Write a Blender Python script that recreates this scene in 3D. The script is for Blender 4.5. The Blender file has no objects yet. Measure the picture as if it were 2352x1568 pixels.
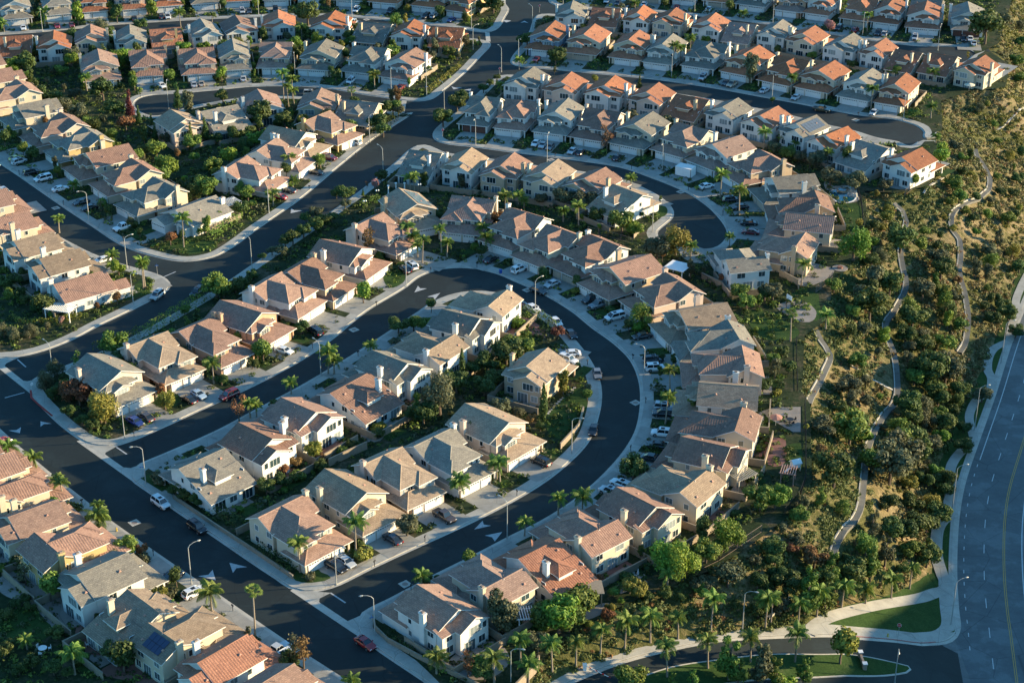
import bpy, bmesh, math, random
import numpy as np
from mathutils import Vector, Matrix
from mathutils.geometry import delaunay_2d_cdt
import time; T_0 = time.time()
PI = math.pi
random.seed(7)
rng = np.random.default_rng(11)

# ------------------------------------------------------------------ viewpoint
F, CX, CY, H, TH = 4100.0, 1176.0, 784.0, 182.0, math.radians(27.0)
ST, CT = math.sin(TH), math.cos(TH)

ZLOW = -9.0                                             # marks "on the low ground"
LOWX, LOWZ = [-5, 8, 36, 58, 82], [-1.5, -2.5, -6.0, -10.0, -17.0]
def LZ(x, z):
    return z if z > -5 else float(np.interp(x, LOWX, LOWZ)) + (z - ZLOW)
def gp(x, y, z=0.0):
    """picture point (2352 px wide survey sheet) -> point of the horizontal plane z"""
    u = (x - CX) / F
    v = (y - CY) / F
    if z > -5:
        t = (H - z) / (ST + v * CT); return Vector((u * t, (CT - v * ST) * t, z))
    zz = -9.0                                           # the low ground falls away to the big road: find its height under this point
    for _ in range(30):
        t = (H - zz) / (ST + v * CT); zn = LZ(u * t, z); zz += .7 * (zn - zz)
    return Vector((u * t, (CT - v * ST) * t, zz))

def to_sheet(p):
    dx, dy, dz = p[0], p[1], p[2] - H
    zc = dy * CT - dz * ST
    up = dy * ST + dz * CT
    return CX + F * dx / zc, CY - F * up / zc

# ------------------------------------------------------------------ rows of houses
# x, y, plan (lower case = mirrored), roof, wall
ROWS = {
 'topmost left row': dict(side=1, mode='F', n="from the left", h="""-35 64 A g w|40 58 A g w|140 48 b g c|217 42 B o c|305 36 a o p|385 28 B o w|475 22 A g w|550 17 b o w|638 15 A o w|708 10 B o c|800 16 a g w|879 21 B o c|978 30 A o p|1045 40 B o y"""),
 'second left row': dict(side=-1, mode='R', n="from the left", h="""-45 102 E b w|38 95 C o c|125 98 E o w|210 84 e b c|300 85 E g w|380 78 c o y|468 70 E g w|548 62 e b w|640 50 E o w|762 52 e o w|863 65 C g k|943 72 e o w|1030 75 C o k"""),
 'third left row': dict(side=1, mode='F', n="from the left", h="""237 200 A b c|347 190 b b k|461 186 B b c|543 175 a g c|628 172 B b k|723 176 A g c|820 182 B g w|905 195 a b w"""),
 'row below the upper cul-de-sac': dict(side=-1, mode='R', n="from the left", h="""412 282 e t p|505 262 C g w|600 236 E b w|733 234 e b k|828 246 C g k"""),
 'avenue corner row': dict(z=4.2, side=-1, mode='R', n="from the top", h="""748 292 B b y|668 322 A t w|638 356 b b w|568 400 B b w"""),
 'left diagonal row': dict(z=4.2, side=1, mode='R', n="from the top", h="""-95 120 E t c|-48 152 A b c|-5 184 e b c|30 218 B b c|82 258 E g c|135 296 B b p|190 330 b g y|242 368 A b c|300 404 B b c|358 448 b g c|450 496 D g w"""),
 'left corner row': dict(z=4.2, side=-1, mode='R', n="from the left", h="""-30 470 E b c|25 522 e b c|78 572 E t w|138 612 E t w|190 668 D b w"""),
 'bottom left row': dict(z=5.6, side=-1, mode='R', n="from the top", h="""-75 1035 E b c|-25 1075 e b c|25 1125 B b c|75 1188 E b c|150 1248 B b y|235 1316 E g w|330 1392 C t c|415 1450 B t c|510 1512 E r w|620 1580 e b c"""),
 'outer loop row': dict(z=3.9, side=1, mode='R', n="clockwise from bottom left", h="""248 868 A g p|362 818 B t p|478 782 b b n|562 738 A b n|640 678 B b w|718 640 b b k|790 592 A b w|872 536 B b p|940 482 A t k|1080 490 b b c|1190 522 B b w|1272 562 b b c|1362 586 B b w|1440 632 A b k|1532 678 B b p|1606 738 A t p|1650 786 B g w|1672 848 b b p|1662 918 A t w|1656 985 B b c|1622 1052 E b c|1560 1122 B t c|1462 1180 E b c|1345 1232 b b c|1240 1290 C r w|1125 1345 b b c|1008 1412 E b w"""),
 'inner loop north row': dict(z=3.5, side=-1, mode='R', n="from the left", h="""468 1085 C g w|592 1030 e b w|690 970 E b w|806 910 c b w|898 858 E g w|985 812 b t w|1062 758 E g w|1118 708 B t w"""),
 'inner loop south row': dict(z=3.5, side=1, mode='R', n="from the left", h="""676 1212 b b c|802 1148 A t c|905 1095 B t p|1022 1050 b g w|1125 990 A t p"""),
 'topmost right row': dict(side=1, mode='F', n="from the left", h="""1345 -4 A g w|1430 2 A o w|1496 8 A o w|1566 12 B o w|1646 18 a o w|1721 27 B g w|1809 40 A b n|1872 47 a o w|1959 60 B o w|2029 68 a o w|2116 80 a o w|2224 84 A g w"""),
 'second right row': dict(side=-1, mode='R', n="from the left", h="""1313 28 E g w|1393 30 c o c|1470 38 E o w|1543 44 e o c|1633 56 E o w|1706 66 c b c|1785 72 e g w|1856 86 E o c|1944 103 e g w|2019 115 E o w|2086 130 c o c|2164 138 C o c|2246 155 e o c"""),
 'third right row': dict(side=1, mode='F', n="from the left", h="""1243 130 a o l|1331 138 A o c|1433 151 a o c|1510 161 A g w|1602 170 b g w|1690 186 A o c|1776 206 B o c|1862 223 A o c|1956 243 a g w|2040 256 A o c"""),
 'fourth right row': dict(z=6.0, side=-1, mode='R', n="from the left", h="""1212 176 e g w|1300 188 E o p|1400 196 e o w|1498 212 E o p|1590 228 c o k|1676 247 E g w|1765 266 e o w|1850 286 E g w|1920 312 e o w|2002 336 C g w|2092 362 E o w"""),
 'fifth right row': dict(side=1, mode='R', n="from the left", h="""1108 245 B g w|1192 254 b b w|1288 262 A g w|1376 276 B b p|1475 292 A g c|1575 312 B b c|1665 342 A b w|1748 378 b b k|1815 424 E g w|1848 470 B b k|1852 512 A b c|1808 566 b b k"""),
 'sixth right row': dict(z=4.2, side=-1, mode='R', n="from the left", h="""978 368 c g w|1068 380 E t w|1165 392 e b k|1262 407 E t c|1365 424 e b k|1440 456 C t w"""),
}
# single houses: x, y, plan, roof, wall, picture point their front looks at
SINGLES = [
 (1232, 856, 'E', 't', 'k', (1335, 800), 'tan yellow stucco house with tan roof at the lawn corner inside the loop'),
 (1702, 606, 'B', 'g', 'w', (1640, 560), 'white house with grey roof at the end of the curved cul-de-sac'),
 (2130, 10, 'B', 'g', 'k', (2160, -60), 'grey roofed house in front of the topmost right hillside'),
]

# ------------------------------------------------------------------ kerb outlines (survey sheet); a trailing 1 marks an edge without pavement
S1U = [(-160, 92), (0, 80), (100, 73), (175, 66), (262, 57), (420, 47), (588, 39), (738, 37), (838, 42), (963, 55), (1063, 67), (1115, 74), (1140, 66), (1158, 40), (1166, 22), (1158, 8), (1163, -12), (1205, -60)]
BLOCKS = {
 'block_north_west': S1U + [(1260, -130, 1), (-300, -110, 1), (-300, 90, 1)],
 'block_west': [(-160, 116), (0, 104), (100, 97), (262, 80), (420, 70), (588, 61), (738, 59), (838, 64), (963, 78), (1060, 88), (1108, 93), (1124, 102), (1103, 128), (1063, 170), (1013, 211), (985, 229), (950, 232),
   (900, 226), (838, 217), (763, 204), (693, 198), (588, 198), (500, 206), (410, 214), (350, 218), (318, 226), (305, 241), (318, 257), (350, 267), (385, 263), (430, 248), (500, 234), (588, 223), (693, 223), (763, 229), (838, 242), (895, 254), (925, 264), (945, 259),
   (900, 290), (850, 323), (763, 393), (688, 456), (588, 526), (530, 568), (487, 590), (425, 599), (362, 589), (288, 565), (212, 517), (150, 476), (75, 424), (27, 391), (-30, 355), (-120, 300), (-200, 250, 1), (-260, 120, 1)],
 'block_left_corner': [(-160, 330), (-60, 405), (0, 450), (57, 492), (112, 532), (175, 567), (225, 590), (292, 612), (355, 630), (380, 643), (387, 657), (376, 671), (342, 690), (282, 720), (225, 747), (162, 780), (100, 804), (50, 816), (0, 821), (-160, 823), (-300, 700, 1), (-300, 400, 1)],
 'block_bottom_left': [(-160, 855), (-60, 935), (0, 991), (50, 1036), (120, 1095), (195, 1154), (237, 1188), (375, 1285), (500, 1369), (588, 1430), (690, 1499), (800, 1570), (900, 1635), (700, 1750, 1), (100, 1750, 1), (-300, 1500, 1), (-300, 1000, 1)],
 'block_inner_loop': [(305, 1098), (308, 1080), (325, 1066), (375, 1045), (500, 990), (588, 943), (690, 889), (775, 839), (863, 784), (963, 717), (1005, 690), (1060, 673), (1120, 671), (1176, 684), (1230, 709), (1280, 742), (1318, 782), (1351, 826), (1372, 871), (1377, 912), (1369, 959), (1350, 1009), (1313, 1052), (1251, 1103), (1176, 1149),
   (1080, 1198), (940, 1262), (850, 1304), (778, 1340), (740, 1352), (700, 1356), (668, 1347), (638, 1327), (588, 1294), (490, 1227), (400, 1166), (340, 1125)],
 'block_second_right': [(1236, 36), (1262, 33), (1316, 38), (1426, 43), (1513, 49), (1613, 59), (1763, 78), (1839, 91), (1951, 108), (2039, 124), (2110, 138), (2150, 150), (2190, 151), (2222, 141), (2240, 126), (2262, 118, 1), (2310, 150, 1), (2300, 200, 1), (2230, 205, 1), (2152, 232, 1), (2154, 292, 1),
   (2149, 314, 1), (2126, 317), (2126, 305), (2108, 289), (2051, 273), (1971, 264), (1901, 251), (1819, 235), (1764, 225), (1626, 200), (1501, 182), (1391, 171), (1264, 159), (1200, 153), (1178, 147), (1180, 130), (1205, 100), (1220, 70)],
 'block_top_right': [(1275, -60), (1262, -20), (1262, 0), (1272, 10), (1316, 19), (1426, 24), (1513, 28), (1613, 38), (1763, 56), (1839, 69), (1951, 85), (2039, 98), (2114, 106), (2175, 106), (2215, 110), (2240, 122, 1), (2285, 100, 1), (2310, 20, 1), (2330, -60, 1), (2300, -130, 1), (1330, -130, 1)],
 'block_right': [(1142, 178), (1165, 173), (1200, 176), (1264, 184), (1391, 197), (1501, 209), (1626, 228), (1764, 255), (1819, 267), (1901, 288), (1960, 301), (2012, 317), (2060, 326), (2090, 336), (2120, 323), (2148, 324, 1), (2165, 370, 1), (2120, 425, 1), (2060, 440, 1), (1975, 435, 1), (1982, 535, 1), (1962, 590, 1), (1900, 650, 1), (1890, 730, 1), (1835, 770, 1), (1828, 900, 1), (1847, 930, 1), (1850, 1104, 1), (1800, 1180, 1), (1700, 1255, 1), (1613, 1306, 1), (1500, 1350, 1), (1400, 1392, 1), (1290, 1462, 1), (1215, 1520, 1), (1140, 1600, 1), (1075, 1635, 1),
   (988, 1569), (890, 1503), (840, 1466), (825, 1444), (826, 1428), (838, 1407), (900, 1375), (1000, 1322), (1090, 1277), (1176, 1232), (1245, 1198), (1301, 1164), (1351, 1126), (1401, 1079), (1441, 1031), (1466, 984), (1476, 921), (1471, 871), (1451, 826), (1413, 788), (1363, 752), (1316, 714), (1251, 675), (1185, 645), (1138, 626), (1075, 614), (1013, 617), (963, 634), (925, 662), (838, 715), (755, 782), (690, 826), (588, 881), (460, 940), (325, 1001), (275, 1019), (250, 1023), (212, 1019), (180, 1003), (125, 959), (72, 898), (80, 872), (100, 860), (150, 842), (220, 815), (295, 780), (375, 737), (450, 693), (525, 648), (588, 605), (660, 557), (763, 487), (838, 433), (913, 372), (950, 340), (975, 334),
   (1023, 352), (1088, 360), (1176, 374), (1326, 394), (1426, 412), (1475, 432), (1515, 454), (1541, 480), (1541, 500), (1524, 516), (1508, 530), (1508, 544), (1526, 557), (1551, 566), (1613, 573), (1640, 571), (1660, 561), (1674, 541), (1671, 524), (1656, 502), (1626, 472), (1576, 440), (1501, 409), (1426, 384), (1326, 368), (1176, 349), (1088, 337), (1023, 329), (1000, 318), (1003, 298), (1046, 262), (1100, 215)],
}
# crest of the housing terrace and foot of the slope
CREST = [(-400, -160), (2340, -160), (2340, -60), (2312, 20), (2290, 110), (2315, 150), (2300, 205), (2235, 208), (2160, 236), (2150, 310), (2170, 372), (2122, 430), (2060, 445), (1980, 445), (1988, 535), (1968, 595), (1906, 655), (1896, 735), (1840, 775), (1834, 900), (1852, 935), (1855, 1108), (1803, 1185), (1704, 1260), (1615, 1312), (1502, 1356), (1402, 1398), (1294, 1468), (1220, 1526), (1145, 1606), (1080, 1700), (700, 1800), (-400, 1800)]
TOE = [(2480, 100), (2430, 400), (2345, 600), (2290, 770), (2250, 860), (2205, 945), (2160, 1060), (2128, 1200), (2130, 1320), (2040, 1366), (1900, 1402), (1850, 1436), (1764, 1447), (1651, 1455), (1551, 1471), (1426, 1500), (1290, 1552), (1230, 1600), (1150, 1720)]
ZLOW = -9.0
# ------------------------------------------------------------------ scene, camera, light
scene = bpy.context.scene
COL = scene.collection
cam_d = bpy.data.cameras.new('camera'); cam = bpy.data.objects.new('camera', cam_d); COL.objects.link(cam)
cam.location = (0, 0, H); cam.rotation_euler = (PI / 2 - TH, 0, 0)
cam_d.sensor_width = 36; cam_d.lens = F / 2352 * 36; cam_d.clip_end = 20000; cam_d.clip_start = 1
scene.camera = cam
SUN_EL, SUN_AZ = math.radians(12.0), math.radians(8.0)      # azimuth from +x towards +y
sun_dir = Vector((math.cos(SUN_AZ) * math.cos(SUN_EL), math.sin(SUN_AZ) * math.cos(SUN_EL), math.sin(SUN_EL)))
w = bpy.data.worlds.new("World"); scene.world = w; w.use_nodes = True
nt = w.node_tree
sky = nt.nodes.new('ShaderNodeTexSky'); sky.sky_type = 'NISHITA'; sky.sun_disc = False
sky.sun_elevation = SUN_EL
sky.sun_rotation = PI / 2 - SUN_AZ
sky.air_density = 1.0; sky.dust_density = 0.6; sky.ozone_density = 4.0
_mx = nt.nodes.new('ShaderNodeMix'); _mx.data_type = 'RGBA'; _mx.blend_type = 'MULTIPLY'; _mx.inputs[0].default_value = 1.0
_mx.inputs[7].default_value = (0.67, 1.0, 1.0, 1)          # added tint over the sky to turn shade teal: cooler, greener skylight
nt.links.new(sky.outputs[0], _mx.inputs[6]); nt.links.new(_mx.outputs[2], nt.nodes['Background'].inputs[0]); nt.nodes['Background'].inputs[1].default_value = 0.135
sl = bpy.data.lights.new('sun', 'SUN'); sun = bpy.data.objects.new('sun', sl); COL.objects.link(sun)
sl.energy = 5.0; sl.angle = math.radians(0.5); sl.color = (1.0, 0.775, 0.465)
sun.rotation_euler = sun_dir.to_track_quat('Z', 'Y').to_euler()
scene.view_settings.view_transform = 'Standard'; scene.view_settings.look = 'None'
scene.view_settings.gamma = 1; scene.view_settings.exposure = 1.55

# ------------------------------------------------------------------ materials
def new_mat(name):
    m = bpy.data.materials.new(name); m.use_nodes = True
    n = m.node_tree; b = n.nodes['Principled BSDF']
    return m, n, b
def N(n, typ, **kw):
    x = n.nodes.new(typ)
    for k, v in kw.items():
        if k.startswith('i_'):
            key = k[2:]; key = int(key) if key.isdigit() else key.replace('_', ' ')
            x.inputs[key].default_value = v
        else: setattr(x, k, v)
    return x
def ramp(n, fac, stops):
    r = n.nodes.new('ShaderNodeValToRGB'); e = r.color_ramp.elements
    e[0].position, e[0].color = stops[0][0], (*stops[0][1], 1)
    e[1].position, e[1].color = stops[-1][0], (*stops[-1][1], 1)
    for p, c in stops[1:-1]:
        q = e.new(p); q.color = (*c, 1)
    n.links.new(fac, r.inputs[0]); return r
def noise(n, vec, scale, detail=4, rough=0.6):
    t = N(n, 'ShaderNodeTexNoise', i_Scale=scale, i_Detail=detail, i_Roughness=rough)
    if vec is not None: n.links.new(vec, t.inputs['Vector'])
    return t
def bump(n, b, height, strength=0.3, dist=0.05):
    u = N(n, 'ShaderNodeBump', i_Strength=strength, i_Distance=dist)
    n.links.new(height, u.inputs['Height']); n.links.new(u.outputs[0], b.inputs['Normal'])
def mix(n, fac, a, bb, mode='MIX'):
    m = n.nodes.new('ShaderNodeMix'); m.data_type = 'RGBA'; m.blend_type = mode
    if isinstance(fac, float): m.inputs[0].default_value = fac
    else: n.links.new(fac, m.inputs[0])
    for i, q in ((6, a), (7, bb)):
        if isinstance(q, tuple): m.inputs[i].default_value = (*q, 1)
        else: n.links.new(q, m.inputs[i])
    return m.outputs[2]
def rand_obj(n):
    return n.nodes.new('ShaderNodeObjectInfo').outputs['Random']
def scl(c, k): return tuple(min(1, q * k) for q in c)

def simple(name, col, rough=0.7, var=0.12, scale=1.5, metal=0.0, spec=0.3, world=True, bm=0.0, coat=0.0):
    m, n, b = new_mat(name)
    if var > 0:
        if world: vec = N(n, 'ShaderNodeNewGeometry').outputs['Position']
        else: vec = N(n, 'ShaderNodeTexCoord').outputs['Object']
        t = noise(n, vec, scale, 5, 0.65)
        r = ramp(n, t.outputs[0], [(0.3, scl(col, 1 - var)), (0.7, scl(col, 1 + var))])
        n.links.new(r.outputs[0], b.inputs['Base Color'])
        if bm: bump(n, b, t.outputs[0], bm, 0.05)
    else: b.inputs['Base Color'].default_value = (*col, 1)
    b.inputs['Roughness'].default_value = rough; b.inputs['Metallic'].default_value = metal
    b.inputs['Specular IOR Level'].default_value = spec
    b.inputs['Coat Weight'].default_value = coat
    return m

def roof_mat(name, c1, c2, barrel):
    """tiled roof: courses up the slope (uv in metres), every tile a little different"""
    m, n, b = new_mat(name)
    uv = N(n, 'ShaderNodeUVMap')
    br = N(n, 'ShaderNodeTexBrick', offset=0.5)
    br.inputs['Scale'].default_value = 1.0
    br.inputs['Brick Width'].default_value = 0.34 if barrel else 0.66
    br.inputs['Row Height'].default_value = 0.40 if barrel else 0.36
    br.inputs['Mortar Size'].default_value = 0.035; br.inputs['Mortar Smooth'].default_value = 0.4
    br.inputs['Bias'].default_value = 0.0
    br.inputs['Color1'].default_value = (*c1, 1); br.inputs['Color2'].default_value = (*c2, 1)
    br.inputs['Mortar'].default_value = (*scl(c1, 0.6), 1)
    n.links.new(uv.outputs[0], br.inputs['Vector'])
    pos = N(n, 'ShaderNodeNewGeometry').outputs['Position']
    t = noise(n, pos, 0.5, 6, 0.7)
    r = ramp(n, t.outputs[0], [(0.25, (0.72, 0.72, 0.74)), (0.75, (1.2, 1.17, 1.12))])
    c = mix(n, 1.0, br.outputs['Color'], r.outputs[0], 'MULTIPLY')
    t2 = noise(n, pos, 5.0, 2, 0.6)
    r2 = ramp(n, t2.outputs[0], [(0.35, (0.84, 0.84, 0.84)), (0.65, (1.13, 1.13, 1.13))])
    c = mix(n, 1.0, c, r2.outputs[0], 'MULTIPLY')
    ro = N(n, 'ShaderNodeMapRange'); ro.inputs[3].default_value = 0.80; ro.inputs[4].default_value = 1.20; n.links.new(rand_obj(n), ro.inputs[0])
    hv = N(n, 'ShaderNodeHueSaturation'); n.links.new(ro.outputs[0], hv.inputs['Value']); n.links.new(c, hv.inputs['Color'])
    fr = N(n, 'ShaderNodeMath', operation='MULTIPLY'); fr.inputs[1].default_value = 9.7; f2 = N(n, 'ShaderNodeMath', operation='FRACT'); n.links.new(rand_obj(n), fr.inputs[0]); n.links.new(fr.outputs[0], f2.inputs[0])
    ro2 = N(n, 'ShaderNodeMapRange'); ro2.inputs[3].default_value = 0.95; ro2.inputs[4].default_value = 1.08; n.links.new(f2.outputs[0], ro2.inputs[0]); n.links.new(ro2.outputs[0], hv.inputs['Saturation'])
    n.links.new(hv.outputs[0], b.inputs['Base Color'])
    b.inputs['Roughness'].default_value = 0.85; b.inputs['Specular IOR Level'].default_value = 0.2
    wv = N(n, 'ShaderNodeTexWave', wave_type='BANDS', bands_direction='X' if barrel else 'Y', wave_profile='SIN')
    wv.inputs['Scale'].default_value = (1 / 0.68) * 0.5 if barrel else (1 / 0.36) * 0.5 * 0.628
    n.links.new(uv.outputs[0], wv.inputs['Vector'])
    wv.inputs['Scale'].default_value = 0.62 if barrel else 0.87
    add = N(n, 'ShaderNodeMath', operation='ADD')
    n.links.new(wv.outputs['Fac'], add.inputs[0]); n.links.new(t2.outputs[0], add.inputs[1])
    bump(n, b, add.outputs[0], 0.55 if barrel else 0.35, 0.06 if barrel else 0.04)
    return m

RM = {
 'o': roof_mat('terracotta_tile', (0.36, 0.16, 0.09), (0.275, 0.115, 0.068), True),
 'r': roof_mat('faded_red_barrel_tile', (0.33, 0.165, 0.11), (0.24, 0.115, 0.08), True),
 'b': roof_mat('brown_pink_tile', (0.31, 0.195, 0.15), (0.225, 0.138, 0.108), True),
 'B': roof_mat('dusty_brown_flat_tile', (0.305, 0.205, 0.16), (0.225, 0.148, 0.118), False),
 'g': roof_mat('slate_grey_flat_tile', (0.24, 0.222, 0.185), (0.172, 0.162, 0.14), False),
 't': roof_mat('tan_grey_flat_tile', (0.32, 0.245, 0.175), (0.24, 0.18, 0.13), False),
}
ROOFWORD = {'o': 'orange terracotta', 'r': 'red barrel tile', 'b': 'brown', 'B': 'dusty brown', 'g': 'grey', 't': 'tan'}
def stucco(name, col):
    m, n, b = new_mat(name)
    pos = N(n, 'ShaderNodeNewGeometry').outputs['Position']
    t = noise(n, pos, 0.7, 6, 0.7)
    r = ramp(n, t.outputs[0], [(0.3, scl(col, 0.90)), (0.7, scl(col, 1.05))])
    n.links.new(r.outputs[0], b.inputs['Base Color'])
    t2 = noise(n, pos, 14, 3, 0.6); bump(n, b, t2.outputs[0], 0.25, 0.02)
    b.inputs['Roughness'].default_value = 0.9; b.inputs['Specular IOR Level'].default_value = 0.15
    return m
WM = {'w': stucco('white_stucco', (0.60, 0.59, 0.55)), 'c': stucco('cream_stucco', (0.52, 0.45, 0.34)), 'p': stucco('pinkish_stucco', (0.52, 0.42, 0.35)),
      'y': stucco('yellow_tan_stucco', (0.46, 0.34, 0.17)), 'k': stucco('tan_stucco', (0.42, 0.33, 0.23)), 'l': stucco('blue_grey_stucco', (0.24, 0.29, 0.36)), 'n': stucco('terracotta_pink_stucco', (0.42, 0.27, 0.18))}
WALLWORD = {'w': 'white', 'c': 'cream', 'p': 'pale pink', 'y': 'yellow', 'k': 'tan', 'l': 'blue grey', 'n': 'salmon'}
M = {}
M['trim'] = simple('white_trim_paint', (0.66, 0.65, 0.62), 0.6, 0.05)
M['door_white'] = simple('white_garage_door_paint', (0.64, 0.63, 0.60), 0.55, 0.05)
M['door_brown'] = simple('brown_garage_door_paint', (0.12, 0.05, 0.035), 0.6, 0.1)
M['door_tan'] = simple('tan_garage_door_paint', (0.38, 0.32, 0.25), 0.6, 0.08)
M['door_wood'] = simple('dark_wood_door', (0.10, 0.05, 0.03), 0.6, 0.15)
m, n, b = new_mat('window_glass')
rr = ramp(n, rand_obj(n), [(0.0, (0.012, 0.02, 0.025)), (0.55, (0.04, 0.07, 0.08)), (1.0, (0.26, 0.30, 0.30))])
n.links.new(rr.outputs[0], b.inputs['Base Color']); b.inputs['Roughness'].default_value = 0.08; b.inputs['Specular IOR Level'].default_value = 0.7
M['glass'] = m
M['vent'] = simple('roof_vent_paint', (0.36, 0.20, 0.15), 0.7, 0.1)
M['cap'] = simple('chimney_cap_metal', (0.22, 0.17, 0.14), 0.6, 0.15)
M['concrete'] = None
def concrete(name, col, joint=1.5, jd=0.7):
    m, n, b = new_mat(name)
    pos = N(n, 'ShaderNodeNewGeometry').outputs['Position']
    t = noise(n, pos, 0.35, 8, 0.72); t2 = noise(n, pos, 6, 3, 0.6)
    r = ramp(n, t.outputs[0], [(0.3, scl(col, 0.78)), (0.5, col), (0.72, scl(col, 1.18))])
    r2 = ramp(n, t2.outputs[0], [(0.3, (0.9, 0.9, 0.9)), (0.7, (1.07, 1.07, 1.07))])
    c = mix(n, 1.0, r.outputs[0], r2.outputs[0], 'MULTIPLY')
    v = N(n, 'ShaderNodeTexVoronoi', feature='DISTANCE_TO_EDGE', i_Scale=0.16); n.links.new(pos, v.inputs['Vector'])
    r3 = ramp(n, v.outputs['Distance'], [(0.0, (jd, jd, jd)), (0.012, (1, 1, 1))])
    c = mix(n, 1.0, c, r3.outputs[0], 'MULTIPLY')
    n.links.new(c, b.inputs['Base Color']); b.inputs['Roughness'].default_value = 0.88; b.inputs['Specular IOR Level'].default_value = 0.2
    bump(n, b, t2.outputs[0], 0.15, 0.02)
    return m
M['sidewalk'] = concrete('pavement_concrete', (0.34, 0.33, 0.29))
M['drive'] = concrete('driveway_concrete', (0.28, 0.27, 0.24))
M['gutter'] = concrete('kerb_concrete', (0.40, 0.38, 0.33))
M['patio'] = concrete('patio_paving', (0.26, 0.23, 0.20))
M['brick_patio'] = concrete('red_brick_paving', (0.22, 0.11, 0.085))
M['ditch'] = concrete('ditch_concrete', (0.15, 0.145, 0.125))
M['wallblock'] = simple('tan_block_wall', (0.25, 0.205, 0.15), 0.9, 0.15, 2.0)
def asphalt(name, col, cracks=True):
    m, n, b = new_mat(name)
    pos = N(n, 'ShaderNodeNewGeometry').outputs['Position']
    t = noise(n, pos, 0.12, 6, 0.65); t2 = noise(n, pos, 9, 3, 0.7); t3 = noise(n, pos, 1.1, 5, 0.7)
    r = ramp(n, t.outputs[0], [(0.3, scl(col, 0.8)), (0.52, col), (0.56, scl(col, 1.22)), (0.75, scl(col, 1.4))])
    r2 = ramp(n, t2.outputs[0], [(0.3, (0.8, 0.8, 0.8)), (0.7, (1.2, 1.2, 1.2))])
    r4 = ramp(n, t3.outputs[0], [(0.3, (0.9, 0.9, 0.9)), (0.75, (1.12, 1.12, 1.12))])
    c = mix(n, 1.0, r.outputs[0], r2.outputs[0], 'MULTIPLY'); c = mix(n, 1.0, c, r4.outputs[0], 'MULTIPLY')
    if cracks:
        wv = N(n, 'ShaderNodeMix', data_type='RGBA'); wv.inputs[0].default_value = 0.12
        n.links.new(pos, wv.inputs[6]); 
        nz = noise(n, pos, 0.5, 4, 0.7); n.links.new(nz.outputs['Color'], wv.inputs[7])
        v = N(n, 'ShaderNodeTexVoronoi', feature='DISTANCE_TO_EDGE', i_Scale=0.12); n.links.new(wv.outputs[2], v.inputs['Vector'])
        r3 = ramp(n, v.outputs['Distance'], [(0.0, (0.6, 0.6, 0.6)), (0.01, (1, 1, 1))])
        c = mix(n, 1.0, c, r3.outputs[0], 'MULTIPLY')
    n.links.new(c, b.inputs['Base Color']); b.inputs['Roughness'].default_value = 0.8; b.inputs['Specular IOR Level'].default_value = 0.3
    bump(n, b, t2.outputs[0], 0.3, 0.01)
    return m
M['asphalt'] = asphalt('street_asphalt', (0.012, 0.020, 0.021), True)
M['asphalt_old'] = asphalt('worn_road_asphalt', (0.105, 0.118, 0.120))
M['paint'] = simple('road_paint_white', (0.48, 0.48, 0.46), 0.7, 0.3, 3)
M['paint_faded'] = simple('faded_road_paint', (0.36, 0.37, 0.37), 0.8, 0.3, 3)
M['paint_yellow'] = simple('road_paint_yellow', (0.50, 0.30, 0.06), 0.7, 0.15, 3)
M['paint_red'] = simple('red_kerb_paint', (0.32, 0.035, 0.03), 0.7, 0.2, 3)
def ground_mat(name, stops, s1=0.10, s2=1.4, bs=0.5, bd=0.15):
    m, n, b = new_mat(name)
    pos = N(n, 'ShaderNodeNewGeometry').outputs['Position']
    t = noise(n, pos, s1, 9, 0.68); t2 = noise(n, pos, s2, 6, 0.75)
    a = N(n, 'ShaderNodeMath', operation='MULTIPLY_ADD'); a.inputs[1].default_value = 0.45; a.inputs[2].default_value = -0.22
    n.links.new(t2.outputs[0], a.inputs[0])
    s = N(n, 'ShaderNodeMath', operation='ADD'); n.links.new(t.outputs[0], s.inputs[0]); n.links.new(a.outputs[0], s.inputs[1])
    r = ramp(n, s.outputs[0], stops)
    r2 = ramp(n, t2.outputs[0], [(0.3, (0.6, 0.6, 0.6)), (0.7, (1.3, 1.3, 1.3))])
    c = mix(n, 1.0, r.outputs[0], r2.outputs[0], 'MULTIPLY')
    n.links.new(c, b.inputs['Base Color']); b.inputs['Roughness'].default_value = 0.95; b.inputs['Specular IOR Level'].default_value = 0.1
    bump(n, b, t2.outputs[0], bs, bd)
    return m
M['yard'] = ground_mat('yard_soil_and_planting', [(0.34, (0.018, 0.034, 0.014)), (0.52, (0.032, 0.046, 0.02)), (0.62, (0.07, 0.062, 0.036)), (0.74, (0.13, 0.11, 0.075))], 0.14, 1.2)
M['hill'] = ground_mat('dry_hillside_soil', [(0.34, (0.06, 0.07, 0.022)), (0.47, (0.10, 0.10, 0.036)), (0.56, (0.18, 0.145, 0.072)), (0.72, (0.26, 0.20, 0.115))], 0.05, 0.9, 0.9, 0.5)
M['lawn'] = ground_mat('lawn_grass', [(0.35, (0.026, 0.056, 0.014)), (0.6, (0.04, 0.076, 0.02)), (0.7, (0.062, 0.085, 0.03))], 0.2, 3.0, 0.5, 0.08)
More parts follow.
